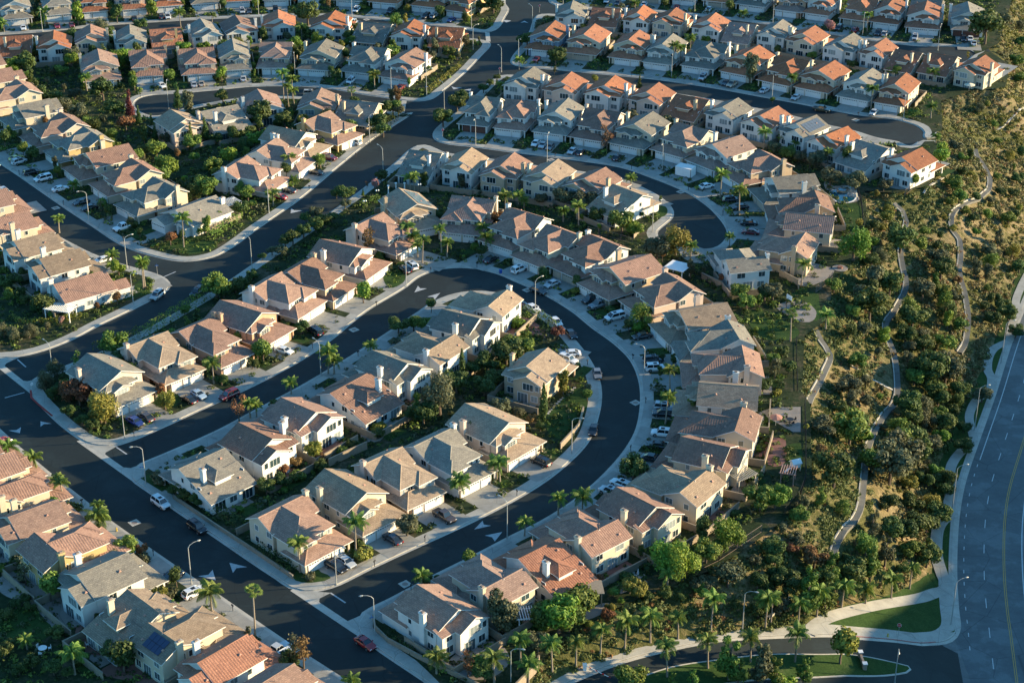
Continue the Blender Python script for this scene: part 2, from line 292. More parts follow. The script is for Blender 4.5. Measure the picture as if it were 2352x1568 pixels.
def leaf(name, c1, c2, c3, trans=0.25, ys=1.0):
    """foliage: colour varies from leaf clump to leaf clump and from plant to plant"""
    m, n, b = new_mat(name)
    oi = rand_obj(n)
    geo = N(n, 'ShaderNodeNewGeometry')
    t = noise(n, geo.outputs['Position'], 0.9, 3, 0.6)
    s = N(n, 'ShaderNodeMath', operation='MULTIPLY_ADD'); s.inputs[1].default_value = 0.55; n.links.new(geo.outputs['Random Per Island'], s.inputs[0])
    s3 = N(n, 'ShaderNodeMath', operation='MULTIPLY_ADD'); s3.inputs[1].default_value = 0.6; s3.inputs[2].default_value = -0.05
    n.links.new(t.outputs[0], s3.inputs[0]); n.links.new(s3.outputs[0], s.inputs[2])
    r = ramp(n, s.outputs[0], [(0.2, c1), (0.55, c2), (0.9, c3)])
    hs = N(n, 'ShaderNodeHueSaturation')
    mr = N(n, 'ShaderNodeMapRange'); mr.inputs[3].default_value = 0.475; mr.inputs[4].default_value = 0.525
    n.links.new(oi, mr.inputs[0]); n.links.new(mr.outputs[0], hs.inputs['Hue'])
    mr2 = N(n, 'ShaderNodeMapRange'); mr2.inputs[3].default_value = 0.75; mr2.inputs[4].default_value = 1.25
    mm = N(n, 'ShaderNodeMath', operation='FRACT'); m5 = N(n, 'ShaderNodeMath', operation='MULTIPLY'); m5.inputs[1].default_value = 7.3
    n.links.new(oi, m5.inputs[0]); n.links.new(m5.outputs[0], mm.inputs[0]); n.links.new(mm.outputs[0], mr2.inputs[0]); n.links.new(mr2.outputs[0], hs.inputs['Value'])
    n.links.new(r.outputs[0], hs.inputs['Color'])
    n.links.new(hs.outputs[0], b.inputs['Base Color']); b.inputs['Roughness'].default_value = 0.65; b.inputs['Specular IOR Level'].default_value = 0.25
    tr = N(n, 'ShaderNodeBsdfTranslucent'); n.links.new(hs.outputs[0], tr.inputs['Color'])
    ms = N(n, 'ShaderNodeMixShader', i_0=trans); out = n.nodes['Material Output']
    n.links.new(b.outputs[0], ms.inputs[1]); n.links.new(tr.outputs[0], ms.inputs[2]); n.links.new(ms.outputs[0], out.inputs[0])
    return m
LM = {
 'dark': leaf('dark_green_leaves', (0.032, 0.058, 0.016), (0.066, 0.102, 0.027), (0.125, 0.165, 0.04)),
 'mid': leaf('mid_green_leaves', (0.06, 0.108, 0.02), (0.115, 0.185, 0.034), (0.21, 0.27, 0.05)),
 'bright': leaf('bright_green_leaves', (0.08, 0.15, 0.02), (0.15, 0.24, 0.03), (0.25, 0.33, 0.05)),
 'olive': leaf('grey_olive_leaves', (0.06, 0.07, 0.035), (0.10, 0.11, 0.055), (0.15, 0.155, 0.085)),
 'yellow': leaf('yellow_green_leaves', (0.11, 0.12, 0.02), (0.20, 0.20, 0.035), (0.32, 0.28, 0.06)),
 'rust': leaf('rust_brown_leaves', (0.10, 0.055, 0.025), (0.19, 0.10, 0.04), (0.28, 0.15, 0.06)),
 'red': leaf('red_leaves', (0.12, 0.035, 0.03), (0.20, 0.06, 0.045), (0.24, 0.11, 0.06)),
 'pink': leaf('pink_blossom_leaves', (0.22, 0.11, 0.12), (0.42, 0.20, 0.22), (0.14, 0.16, 0.05)),
 'palm': leaf('palm_fronds', (0.07, 0.12, 0.02), (0.14, 0.22, 0.04), (0.24, 0.30, 0.07), 0.35),
 'scrub': leaf('chaparral_leaves', (0.035, 0.048, 0.018), (0.075, 0.08, 0.03), (0.13, 0.105, 0.045)),
}
LM['chap_green'] = leaf('groundcover_green', (0.05, 0.075, 0.022), (0.08, 0.105, 0.03), (0.125, 0.145, 0.042), .2)
LM['chap_brown'] = leaf('groundcover_brown', (0.085, 0.078, 0.03), (0.13, 0.11, 0.042), (0.19, 0.15, 0.058), .2)
LM['chap_olive'] = leaf('groundcover_olive', (0.075, 0.078, 0.03), (0.11, 0.108, 0.042), (0.15, 0.14, 0.055), .15)
LM['chap_lime'] = leaf('groundcover_lime', (0.09, 0.12, 0.02), (0.15, 0.17, 0.03), (0.22, 0.22, 0.045), .2)
M['bark'] = simple('tree_bark', (0.12, 0.09, 0.065), 0.9, 0.2, 4)
M['palm_bark'] = simple('palm_trunk_bark', (0.24, 0.20, 0.15), 0.9, 0.2, 5)
M['steel'] = simple('galvanised_pole', (0.40, 0.40, 0.37), 0.5, 0.08, 2, 0.3, 0.5)
M['lamp_glass'] = simple('lamp_lens', (0.70, 0.72, 0.70), 0.3, 0)
M['black'] = simple('black_painted_metal', (0.018, 0.018, 0.02), 0.5, 0)
M['iron'] = simple('dark_iron_fence', (0.03, 0.028, 0.025), 0.6, 0)
M['signred'] = simple('stop_sign_red', (0.50, 0.02, 0.02), 0.5, 0)
M['signwhite'] = simple('sign_white', (0.75, 0.75, 0.75), 0.5, 0)
M['signblue'] = simple('street_name_blue', (0.03, 0.12, 0.35), 0.5, 0)
M['white'] = simple('white_paint', (0.72, 0.72, 0.70), 0.55, 0.04)
M['water'] = simple('pool_water', (0.008, 0.07, 0.11), 0.05, 0.1, 0.5, 0, 0.8)
M['solar'] = simple('solar_panel_glass', (0.012, 0.022, 0.06), 0.15, 0.1, 2, 0.1, 0.8)
M['solar_grey'] = simple('grey_solar_panel_glass', (0.10, 0.12, 0.14), 0.2, 0.1, 2, 0.1, 0.8)
M['rubber'] = simple('tyre_rubber', (0.015, 0.015, 0.015), 0.8, 0)
M['rim'] = simple('alloy_rim', (0.4, 0.4, 0.4), 0.3, 0, metal=0.8)
M['carglass'] = simple('car_window_glass', (0.012, 0.018, 0.022), 0.06, 0, spec=0.8)
M['headlight'] = simple('headlight_lens', (0.6, 0.62, 0.62), 0.15, 0)
M['taillight'] = simple('tail_light_lens', (0.30, 0.01, 0.01), 0.25, 0)
CARCOL = {'white': (0.66, 0.67, 0.66), 'silver': (0.40, 0.42, 0.43), 'grey': (0.14, 0.15, 0.16), 'black': (0.012, 0.013, 0.016), 'dark': (0.03, 0.032, 0.04), 'red': (0.24, 0.012, 0.016),
  'darkred': (0.13, 0.012, 0.015), 'navy': (0.02, 0.035, 0.16), 'lightblue': (0.30, 0.40, 0.48), 'beige': (0.36, 0.31, 0.24), 'yellow': (0.55, 0.46, 0.10), 'green': (0.05, 0.06, 0.04), 'brown': (0.06, 0.045, 0.035)}
CM = {k: simple(k + '_car_paint', v, 0.25, 0, coat=0.6, spec=0.5) for k, v in CARCOL.items()}

# ------------------------------------------------------------------ mesh building
class MB:
    def __init__(s): s.v = []; s.f = []; s.m = []; s.uv = []
    def face(s, pts, mi=0, uv=None):
        k = len(s.v); s.v += [tuple(p) for p in pts]; s.f.append(tuple(range(k, k + len(pts)))); s.m.append(mi)
        s.uv.append(uv if uv else [(0.0, 0.0)] * len(pts))
    def box(s, x0, x1, y0, y1, z0, z1, mi=0):
        p = [(x0, y0, z0), (x1, y0, z0), (x1, y1, z0), (x0, y1, z0), (x0, y0, z1), (x1, y0, z1), (x1, y1, z1), (x0, y1, z1)]
        for q in ((0, 3, 2, 1), (4, 5, 6, 7), (0, 1, 5, 4), (1, 2, 6, 5), (2, 3, 7, 6), (3, 0, 4, 7)): s.face([p[i] for i in q], mi)
    def obox(s, c, ax, ay, az, mi=0):
        """oriented box: centre and three half-extent vectors"""
        c, ax, ay, az = Vector(c), Vector(ax), Vector(ay), Vector(az)
        p = [c + a * ax + b * ay + d * az for d in (-1, 1) for a, b in ((-1, -1), (1, -1), (1, 1), (-1, 1))]
        for q in ((0, 3, 2, 1), (4, 5, 6, 7), (0, 1, 5, 4), (1, 2, 6, 5), (2, 3, 7, 6), (3, 0, 4, 7)): s.face([p[i] for i in q], mi)
    def bar(s, a, b, w, h=None, mi=0):
        a, b = Vector(a), Vector(b); d = b - a; h = h or w
        if d.length < 1e-6: return
        up = Vector((0, 0, 1)) if abs(d.normalized().z) < 0.95 else Vector((1, 0, 0))
        sx = d.cross(up).normalized() * w / 2; sy = sx.cross(d).normalized() * h / 2
        s.obox((a + b) / 2, d / 2, sx, sy, mi)
    def tube(s, pts, rads, seg=8, mi=0, cap=True):
        rings = []
        for i, p in enumerate(pts):
            p = Vector(p)
            d = (Vector(pts[min(i + 1, len(pts) - 1)]) - Vector(pts[max(i - 1, 0)])).normalized()
            up = Vector((0, 0, 1)) if abs(d.z) < 0.9 else Vector((0, 1, 0))
            a = d.cross(up).normalized(); bb = a.cross(d).normalized()
            rings.append([p + (a * math.cos(2 * PI * k / seg) + bb * math.sin(2 * PI * k / seg)) * rads[i] for k in range(seg)])
        for i in range(len(rings) - 1):
            for k in range(seg):
                s.face([rings[i][k], rings[i][(k + 1) % seg], rings[i + 1][(k + 1) % seg], rings[i + 1][k]], mi)
        if cap: s.face(rings[0][::-1], mi); s.face(rings[-1], mi)
    def mesh(s, name, mats, smooth=False):
        me = bpy.data.meshes.new(name); me.from_pydata(s.v, [], s.f)
        for m in mats: me.materials.append(m)
        me.polygons.foreach_set('material_index', s.m)
        if any(u != [(0.0, 0.0)] * len(u) for u in s.uv[:400]):
            l = me.uv_layers.new(name='UVMap'); l.data.foreach_set('uv', [c for u in s.uv for q in u for c in q])
        if smooth: me.polygons.foreach_set('use_smooth', [True] * len(me.polygons))
        me.update(); return me
def link(o, parent=None):
    COL.objects.link(o)
    if parent: o.parent = parent
    return o
def obj(name, me, parent=None, loc=None, rot=None):
    o = bpy.data.objects.new(name, me)
    if loc is not None: o.location = loc
    if rot is not None: o.rotation_euler = rot
    return link(o, parent)
def empty(name, loc=(0, 0, 0), rz=0.0):
    o = bpy.data.objects.new(name, None); o.location = loc; o.rotation_euler = (0, 0, rz); return link(o)
def tag(o, label, cat, group=None):
    o['label'] = label; o['category'] = cat
    if group: o['group'] = group
    return o
def struct(o, kind='structure'):
    o['kind'] = kind; return o
def kids(o): return KIDS.get(o.as_pointer(), [])
KIDS = {}
def reg(parent, child): KIDS.setdefault(parent.as_pointer(), []).append(child); return child
def part(name, me, parent, loc=None, rot=None): return reg(parent, obj(name, me, parent, loc, rot))
def copy_tree(o, parent=None, remap=None):
    c = o.copy(); COL.objects.link(c)
    if parent: c.parent = parent
    for k in ('label', 'group'):
        if k in c and parent is None: del c[k]
    if remap and c.type == 'MESH':
        for i, sl_ in enumerate(c.material_slots):
            mm_ = o.material_slots[i].material
            if mm_ and mm_.name in remap: sl_.link = 'OBJECT'; sl_.material = remap[mm_.name]
    for ch in list(kids(o)): copy_tree(ch, c, remap)
    return c
def ordw(i, n_):
    W = ['first', 'second', 'third', 'fourth', 'fifth', 'sixth', 'seventh', 'eighth', 'ninth', 'tenth', 'eleventh', 'twelfth', 'thirteenth', 'fourteenth', 'fifteenth', 'sixteenth', 'seventeenth', 'eighteenth', 'nineteenth', 'twentieth']
    if i < 20: return W[i]
    t = {20: 'twenty', 30: 'thirty', 40: 'forty', 50: 'fifty', 60: 'sixty', 70: 'seventy', 80: 'eighty', 90: 'ninety'}
    m_ = i + 1
    if m_ % 10 == 0: return {20: 'twentieth', 30: 'thirtieth', 40: 'fortieth', 50: 'fiftieth', 60: 'sixtieth', 70: 'seventieth', 80: 'eightieth', 90: 'ninetieth'}.get(m_, str(m_))
    return t[m_ // 10 * 10] + '-' + W[m_ % 10 - 1] if m_ < 100 else str(m_)
# ------------------------------------------------------------------ polygons and terrain
def P2(v, z=0.0): p = gp(v[0], v[1], z); return (p.x, p.y)
CRW = np.array([P2(v) for v in CREST]); TOW = np.array([P2(v, ZLOW) for v in TOE])
def seg_dist(px, py, poly, closed=False):
    """distance of points (arrays) to a polyline"""
    best = np.full(px.shape, 1e9)
    nn = len(poly)
    for i in range(nn if closed else nn - 1):
        a = poly[i]; b_ = poly[(i + 1) % nn]; d = b_ - a; L = (d ** 2).sum() + 1e-9
        t = np.clip(((px - a[0]) * d[0] + (py - a[1]) * d[1]) / L, 0, 1)
        best = np.minimum(best, np.hypot(px - a[0] - t * d[0], py - a[1] - t * d[1]))
    return best
def inside(px, py, poly):
    c = np.zeros(px.shape, bool); nn = len(poly)
    for i in range(nn):
        x1, y1 = poly[i]; x2, y2 = poly[(i + 1) % nn]
        cond = ((y1 > py) != (y2 > py)) & (px < (x2 - x1) * (py - y1) / (y2 - y1 + 1e-12) + x1)
        c ^= cond
    return c
LOWPOLY = np.concatenate([TOW, np.array([(200.0, 20.0), (900.0, 20.0), (900.0, 1400.0), (400.0, 1400.0)])])
def vnoise(x, y):
    return (np.sin(x * 0.11 + 1.3 * np.sin(y * 0.07)) * np.cos(y * 0.13 + 0.9 * np.sin(x * 0.05)) * 0.7 + 0.35 * np.sin(x * 0.31 + y * 0.23) * np.cos(y * 0.37 - x * 0.12))
def T(px, py):
    px = np.asarray(px, float); py = np.asarray(py, float)
    ins = inside(px, py, CRW); low = inside(px, py, LOWPOLY) & ~ins
    dc = seg_dist(px, py, CRW, True); dl = seg_dist(px, py, TOW)
    t = np.clip(dc / (dc + dl + 1e-6), 0, 1)
    t = t ** 0.9; zl = np.interp(px, LOWX, LOWZ)
    z = zl * t + (vnoise(px, py) * 0.8 + 1.3 * vnoise(px * .45 + 7, py * .4)) * np.clip(dc / 12, 0, 1) * np.clip(dl / 12, 0, 1)
    z = np.where(low, zl - 0.28, z)
    # ridge beyond the big road, outside the picture on the sunny side
    rx = px - (128 + 0.16 * (py - 250))
    s = np.clip((rx - 22) / 110, 0, 1); s = s * s * (3 - 2 * s)
    fy = np.clip((452 - py) / 45, 0, 1) * np.clip((py + 100) / 100, 0, 1)
    z = z + s * fy * (40 + 17 * np.clip((318 - py) / 60, 0, 1) + 2.5 * vnoise(px * 0.6, py * 0.6)) * (px > 100)
    far = np.clip((py - 800) / 1500, 0, 1); z = z + far * (90 + 40 * vnoise(px * .02, py * .02))
    return np.where(ins, -0.45, z)
def T1(x, y): return float(T(np.array([x]), np.array([y]))[0])
def on_ground(x, y):
    """sheet point -> point on the terrain (march down the sight line)"""
    u = (x - CX) / F; v = (y - CY) / F
    d = np.array([u, CT - v * ST, -(ST + v * CT)])
    ts = np.linspace((H - 8) / -d[2], (H + 26) / -d[2], 80)
    X = d[0] * ts; Y = d[1] * ts; Z = H + d[2] * ts
    TT = T(X, Y); TT = np.where(TT == -0.45, 0.0, TT)
    k = np.argmax(Z - TT < 0)
    if k == 0: k = len(ts) - 1
    a, b_ = (Z - TT)[k - 1], (Z - TT)[k]
    f_ = a / (a - b_ + 1e-9); t = ts[k - 1] + f_ * (ts[k] - ts[k - 1])
    x_, y_ = d[0] * t, d[1] * t; z_ = T1(x_, y_)
    return Vector((x_, y_, 0.15 if z_ == -0.45 else z_))

gx = np.concatenate([[-9000, -4000, -1500, -700, -400], np.arange(-300, 430, 3.0), [500, 700, 1200, 3000, 9000]])
gy = np.concatenate([[-3000, -500, 0, 80], np.arange(140, 800, 3.0), [900, 1100, 1600, 3000, 6000, 12000]])
GX, GY = np.meshgrid(gx, gy); GZ = T(GX.ravel(), GY.ravel())
vs = np.stack([GX.ravel(), GY.ravel(), GZ], 1)
nx, ny = len(gx), len(gy)
ii = (np.arange(ny - 1)[:, None] * nx + np.arange(nx - 1)[None, :]).ravel()
fs = np.stack([ii, ii + 1, ii + nx + 1, ii + nx], 1)
me = bpy.data.meshes.new('terrain'); me.from_pydata(vs.tolist(), [], fs.tolist()); me.materials.append(M['hill'])
me.polygons.foreach_set('use_smooth', [True] * len(me.polygons))
struct(obj('terrain', me))

def in1(x, y, p):
    x1, y1 = p[:, 0], p[:, 1]; x2, y2 = np.roll(x1, -1), np.roll(y1, -1)
    c = (y1 > y) != (y2 > y)
    return bool(np.count_nonzero(c & (x < (x2 - x1) * (y - y1) / (y2 - y1 + 1e-12) + x1)) % 2)
def dist1(x, y, p):
    a = p; d = np.roll(p, -1, 0) - p; L = (d ** 2).sum(1) + 1e-9
    t = np.clip(((x - a[:, 0]) * d[:, 0] + (y - a[:, 1]) * d[:, 1]) / L, 0, 1)
    return float(np.hypot(x - a[:, 0] - t * d[:, 0], y - a[:, 1] - t * d[:, 1]).min())
def smooth_poly(pts, step=1.5, closed=True, z=0.0):
    """Catmull-Rom through the kerb points, resampled; returns points and open-edge flags"""
    W = [np.array(P2(p, z)) for p in pts]; fl = [len(p) > 2 for p in pts]; nn = len(W); out = []; of = []
    rng_ = range(nn if closed else nn - 1)
    for i in rng_:
        if closed: p0, p1, p2, p3 = W[i - 1], W[i], W[(i + 1) % nn], W[(i + 2) % nn]
        else: p0, p1, p2, p3 = W[max(i - 1, 0)], W[i], W[i + 1], W[min(i + 2, nn - 1)]
        L = np.linalg.norm(p2 - p1); k = max(1, int(L / step))
        op = fl[i] or fl[(i + 1) % nn]
        # centripetal-ish tangents, clamped by the length of the piece
        m1 = (p2 - p0); m2 = (p3 - p1)
        m1 = m1 / (np.linalg.norm(m1) + 1e-9) * L; m2 = m2 / (np.linalg.norm(m2) + 1e-9) * L
        for j in range(k):
            t = j / k
            if op: q = p1 + (p2 - p1) * t
            else: q = (2 * t**3 - 3 * t**2 + 1) * p1 + (t**3 - 2 * t**2 + t) * m1 + (-2 * t**3 + 3 * t**2) * p2 + (t**3 - t**2) * m2
            out.append(q); of.append(op)
    if not closed: out.append(W[-1]); of.append(fl[-1])
    return np.array(out), np.array(of)
def area(p): return 0.5 * np.sum(p[:, 0] * np.roll(p[:, 1], -1) - np.roll(p[:, 0], -1) * p[:, 1])
def offset(p, d):
    """move a closed outline inwards by d (array or number)"""
    s = 1 if area(p) > 0 else -1
    t = np.roll(p, -1, 0) - np.roll(p, 1, 0); t /= np.linalg.norm(t, axis=1)[:, None] + 1e-9
    nrm = np.stack([-t[:, 1], t[:, 0]], 1) * s
    return p + nrm * np.reshape(d, (-1, 1))
def fill(name, p, z, mat, parent=None, skirt=None, kind=True):
    v2 = [Vector(q) for q in p]; nn = len(v2)
    if z < -5:
        lo, hi = p.min(0), p.max(0)
        if hi[0] > 82.5: pass
        for a in sorted(list(np.arange(lo[0] + .3, min(hi[0], 84), 2.0)) + [q for q in LOWX if lo[0] < q < hi[0]]):
            for b_ in np.arange(lo[1], hi[1], 5.0):
                if in1(a, b_, p): v2.append(Vector((a, b_)))
    r = delaunay_2d_cdt(v2, [], [list(range(nn))], 1, 1e-4)
    V = [(q.x, q.y, LZ(q.x, z)) for q in r[0]]; Fc = [list(f_) for f_ in r[2]]
    Fo = []
    for f_ in Fc:
        a = V[f_[0]]; b_ = V[f_[1]]; c = V[f_[2]]
        if (b_[0] - a[0]) * (c[1] - a[1]) - (b_[1] - a[1]) * (c[0] - a[0]) < 0: f_ = f_[::-1]
        Fo.append(f_)
    if skirt is not None:
        k = len(V); q = p if area(p) > 0 else p[::-1]
        for a in q: V.append((a[0], a[1], LZ(a[0], z))); V.append((a[0], a[1], LZ(a[0], z) - skirt))
        for i in range(nn):
            j = (i + 1) % nn; Fo.append([k + 2 * i, k + 2 * i + 1, k + 2 * j + 1, k + 2 * j])
    me = bpy.data.meshes.new(name); me.from_pydata(V, [], Fo); me.materials.append(mat); me.update()
    o = obj(name, me, parent)
    if kind: struct(o)
    return o
def ribbon(name, c, wl, wr, z, mat, drape=False, lift=0.0, kind=True, skirt=0.0):
    """strip along a centre line (world points); wl / wr to its left and right"""
    c = np.asarray(c, float); t = np.gradient(c, axis=0); t /= np.linalg.norm(t, axis=1)[:, None] + 1e-9
    nrm = np.stack([-t[:, 1], t[:, 0]], 1)
    L, R = c + nrm * wl, c - nrm * wr
    if drape: zl = T(L[:, 0], L[:, 1]) + lift; zr = T(R[:, 0], R[:, 1]) + lift; zl = zr = np.maximum(zl, zr)
    else: zl = np.array([LZ(q[0], z) for q in L]); zr = np.array([LZ(q[0], z) for q in R])
    V = []; Fc = []
    for i in range(len(c)):
        V += [(L[i][0], L[i][1], zl[i]), (R[i][0], R[i][1], zr[i]), (L[i][0], L[i][1], zl[i] - skirt), (R[i][0], R[i][1], zr[i] - skirt)]
        if i:
            a = 4 * (i - 1); b_ = 4 * i
            Fc.append((a, a + 1, b_ + 1, b_))
            if skirt: Fc += [(a, b_, b_ + 2, a + 2), (a + 1, a + 3, b_ + 3, b_ + 1)]
    me = bpy.data.meshes.new(name); me.from_pydata(V, [], Fc); me.materials.append(mat); me.update()
    o = obj(name, me)
    if kind: struct(o)
    return o

fill('street', offset(CRW, 3.0), 0.0, M['asphalt'], skirt=1.0)
OUT = {}
for nm, pts in BLOCKS.items():
    p, of = smooth_poly(pts); OUT[nm] = p
    sm = np.convolve(np.concatenate([of[-4:], of, of[:4]]).astype(float), np.ones(9) / 9, 'valid')
    fill('pavement', p, 0.15, M['sidewalk'], skirt=1.2)
    fill('yard_ground', offset(p, 2.3 * (1 - sm) + 0.02 - 1.3 * (sm > .99)), 0.154, M['yard'])
    # kerb top and gutter apron
    s = 1 if area(p) > 0 else -1
    run = []
    q = np.concatenate([p, p[:1]]); o2 = np.concatenate([of, of[:1]])
    for i in range(len(q)):
        if not o2[i]: run.append(q[i])
        if (o2[i] or i == len(q) - 1) and len(run) > 3:
            c = np.array(run)
            ribbon('gutter', c, -0.01 if s > 0 else 0.55, 0.55 if s > 0 else -0.01, 0.006, M['gutter'])
            ribbon('kerb', c, 0.16 if s > 0 else 0.01, 0.01 if s > 0 else 0.16, 0.156, M['gutter'], skirt=0.15)
            run = []
        elif o2[i]: run = []
BB = {k: (v.min(0), v.max(0)) for k, v in OUT.items()}
def in_block(x, y):
    for nm, p in OUT.items():
        lo, hi = BB[nm]
        if lo[0] <= x <= hi[0] and lo[1] <= y <= hi[1] and in1(x, y, p): return nm
    return None
# ------------------------------------------------------------------ house kit
TR = 0.17; HS = 0.93
def roof_piece(mb, x0, x1, y0, y1, e, p, axis='y', ha=False, hb=False, o=0.5, cap=True):
    """gable or hip roof over a rectangle; ha / hb = hipped at the low / high end of the ridge axis"""
    if axis == 'y': a0, a1, c0, c1 = y0, y1, x0, x1; mk = lambda a, c, z: (c, a, z)
    else: a0, a1, c0, c1 = x0, x1, y0, y1; mk = lambda a, c, z: (a, c, z)
    w_ = (c1 - c0) / 2; cm = (c0 + c1) / 2; zr = e + p * w_; ze = e - p * o
    A0, A1, C0, C1 = a0 - o, a1 + o, c0 - o, c1 + o
    r0 = a0 + w_ if ha else A0; r1 = a1 - w_ if hb else A1
    if r0 > r1: r0 = r1 = (r0 + r1) / 2
    R0, R1 = mk(r0, cm, zr), mk(r1, cm, zr)
    q00, q10, q11, q01 = mk(A0, C0, ze), mk(A1, C0, ze), mk(A1, C1, ze), mk(A0, C1, ze)
    s = math.hypot(1, p)
    polys = []
    polys.append(([q00, q10, R1, R0], [(A0, 0), (A1, 0), (r1, (w_ + o) * s), (r0, (w_ + o) * s)]))
    polys.append(([q11, q01, R0, R1], [(A1, 0), (A0, 0), (r0, (w_ + o) * s), (r1, (w_ + o) * s)]))
    if ha: polys.append(([q01, q00, R0], [(C1, 0), (C0, 0), (cm, (w_ + o) * s)]))
    if hb: polys.append(([q10, q11, R1], [(C0, 0), (C1, 0), (cm, (w_ + o) * s)]))
    flip = axis == 'x'
    for pts, uv in polys:
        # wanted: normals up
        n_ = (Vector(pts[1]) - Vector(pts[0])).cross(Vector(pts[2]) - Vector(pts[1]))
        if n_.z < 0: pts, uv = pts[::-1], uv[::-1]
        mb.face(pts, 0, uv)
        mb.face([(q[0], q[1], q[2] - TR) for q in pts[::-1]], 1)
    rim = [q00, q10] + ([] if hb else [R1]) + [q11, q01] + ([] if ha else [R0])
    for i in range(len(rim)):
        a, b_ = rim[i], rim[(i + 1) % len(rim)]
        mb.face([a, b_, (b_[0], b_[1], b_[2] - TR), (a[0], a[1], a[2] - TR)], 1)
    if cap:
        def capbar(a, b_):
            a, b_ = Vector(a), Vector(b_); d = b_ - a
            if d.length < 0.3: return
            sx = d.cross(Vector((0, 0, 1))).normalized() * 0.13
            up = Vector((0, 0, 0.07))
            for sg in (1, -1):
                f_ = [a + sx * sg - up * 0.4, b_ + sx * sg - up * 0.4, b_ + up, a + up]
                if sg < 0: f_ = f_[::-1]
                mb.face(f_, 0, [(0.1, 0.1), (0.2, 0.1), (0.2, 0.2), (0.1, 0.2)])
        capbar(R0, R1)
        if ha: capbar(q00, R0); capbar(q01, R0)
        if hb: capbar(q10, R1); capbar(q11, R1)
def shed_piece(mb, x0, x1, y0, y1, z0, z1, o=0.5):
    """single slope from z0 at y0 to z1 at y1"""
    k = (z1 - z0) / (y1 - y0)
    if z0 > z1: ya, yb = y0, y1 + o
    else: ya, yb = y0 - o, y1
    za, zb = z0 + k * (ya - y0), z0 + k * (yb - y0)
    s = math.hypot(1, k); pts = [(x0 - o, ya, za), (x1 + o, ya, za), (x1 + o, yb, zb), (x0 - o, yb, zb)]
    mb.face(pts, 0, [(x0, 0), (x1, 0), (x1, (yb - ya) * s), (x0, (yb - ya) * s)])
    mb.face([(q[0], q[1], q[2] - TR) for q in pts[::-1]], 1)
    for i in range(4):
        a, b_ = pts[i], pts[(i + 1) % 4]; mb.face([a, b_, (b_[0], b_[1], b_[2] - TR), (a[0], a[1], a[2] - TR)], 1)
def wall_piece(mb, x0, x1, y0, y1, e, p=0, axis='y', ha=True, hb=True, z0=-0.2):
    e -= 0.04
    P = [(x0, y0), (x1, y0), (x1, y1), (x0, y1)]
    for i in range(4):
        a, b_ = P[i], P[(i + 1) % 4]
        pts = [(a[0], a[1], z0), (b_[0], b_[1], z0), (b_[0], b_[1], e), (a[0], a[1], e)]
        gab = (axis == 'y' and ((i == 0 and not ha) or (i == 2 and not hb))) or (axis == 'x' and ((i == 3 and not ha) or (i == 1 and not hb)))
        if gab:
            w_ = (x1 - x0) / 2 if axis == 'y' else (y1 - y0) / 2
            pts = pts[:3] + [((a[0] + b_[0]) / 2, (a[1] + b_[1]) / 2, e + p * w_)] + pts[3:]
        mb.face(pts, 0)
_wm = {}
def win_mesh(w_, h_, kind='s'):
    k = (w_, h_, kind)
    if k not in _wm:
        f = MB(); t = 0.09
        f.box(-w_/2 - t, w_/2 + t, -0.05, 0.07, -h_/2 - t, -h_/2, 0); f.box(-w_/2 - t, w_/2 + t, -0.05, 0.07, h_/2, h_/2 + t, 0)
        f.box(-w_/2 - t, -w_/2, -0.05, 0.07, -h_/2, h_/2, 0); f.box(w_/2, w_/2 + t, -0.05, 0.07, -h_/2, h_/2, 0)
        n_ = max(1, round(w_ / 0.9))
        for i in range(1, n_): x = -w_/2 + w_ * i / n_; f.box(x - 0.03, x + 0.03, -0.04, 0.05, -h_/2, h_/2, 0)
        if kind == 'g':
            for i in range(1, 3): z = -h_/2 + h_ * i / 3; f.box(-w_/2, w_/2, -0.035, 0.045, z - 0.02, z + 0.02, 0)
        g = MB(); g.box(-w_/2 + 0.004, w_/2 - 0.004, -0.02, 0.02, -h_/2 + 0.004, h_/2 - 0.004, 0)
        _wm[k] = (f.mesh('window_frame', [M['trim']]), g.mesh('window_pane', [M['glass']]))
    return _wm[k]
def window(root, face, plane, along, zc, w_, h_, kind='s', mir=1):
    w_, h_ = round(w_ * 1.13, 2), round(h_ * 1.1, 2)
    fm, pm = win_mesh(w_, h_, kind)
    if face == 'f': loc, rz = (along * mir, plane - 0.01, zc), 0
    elif face == 'b': loc, rz = (along * mir, plane + 0.01, zc), PI
    else:
        sx = (1 if face == 'r' else -1) * mir
        loc, rz = ((plane + (0.01 if face == 'r' else -0.01)) * mir, along, zc), (PI / 2 if sx > 0 else -PI / 2)
    # frame mesh faces -y (front)
    o = part('window', fm, root, loc, (0, 0, rz)); part('pane', pm, o)
_dm = {}
def garage_door(root, x, y, w_, mir, h_=2.15):
    if w_ not in _dm:
        d = MB(); d.box(-w_/2, w_/2, -0.04, 0.04, 0, h_, 0)
        nr = 4
        for i in range(1, nr): d.box(-w_/2, w_/2, -0.055, -0.03, h_ * i / nr - 0.012, h_ * i / nr + 0.012, 0)
        t = 0.13
        d.box(-w_/2 - t, -w_/2, -0.09, 0.05, 0, h_ + t, 0); d.box(w_/2, w_/2 + t, -0.09, 0.05, 0, h_ + t, 0); d.box(-w_/2, w_/2, -0.09, 0.05, h_, h_ + t, 0)
        g = MB(); nn = max(4, round(w_ / 0.6)); 
        for i in range(nn): xx = -w_/2 + w_ * (i + 0.5) / nn; g.box(xx - 0.2, xx + 0.2, -0.058, -0.02, h_ * 0.80, h_ * 0.80 + 0.26, 0)
        _dm[w_] = (d.mesh('garage_door', [M['door_white']]), g.mesh('garage_door_lights', [M['glass']]))
    o = part('garage_door', _dm[w_][0], root, (x * mir, y - 0.02, 0.0)); part('pane', _dm[w_][1], o)

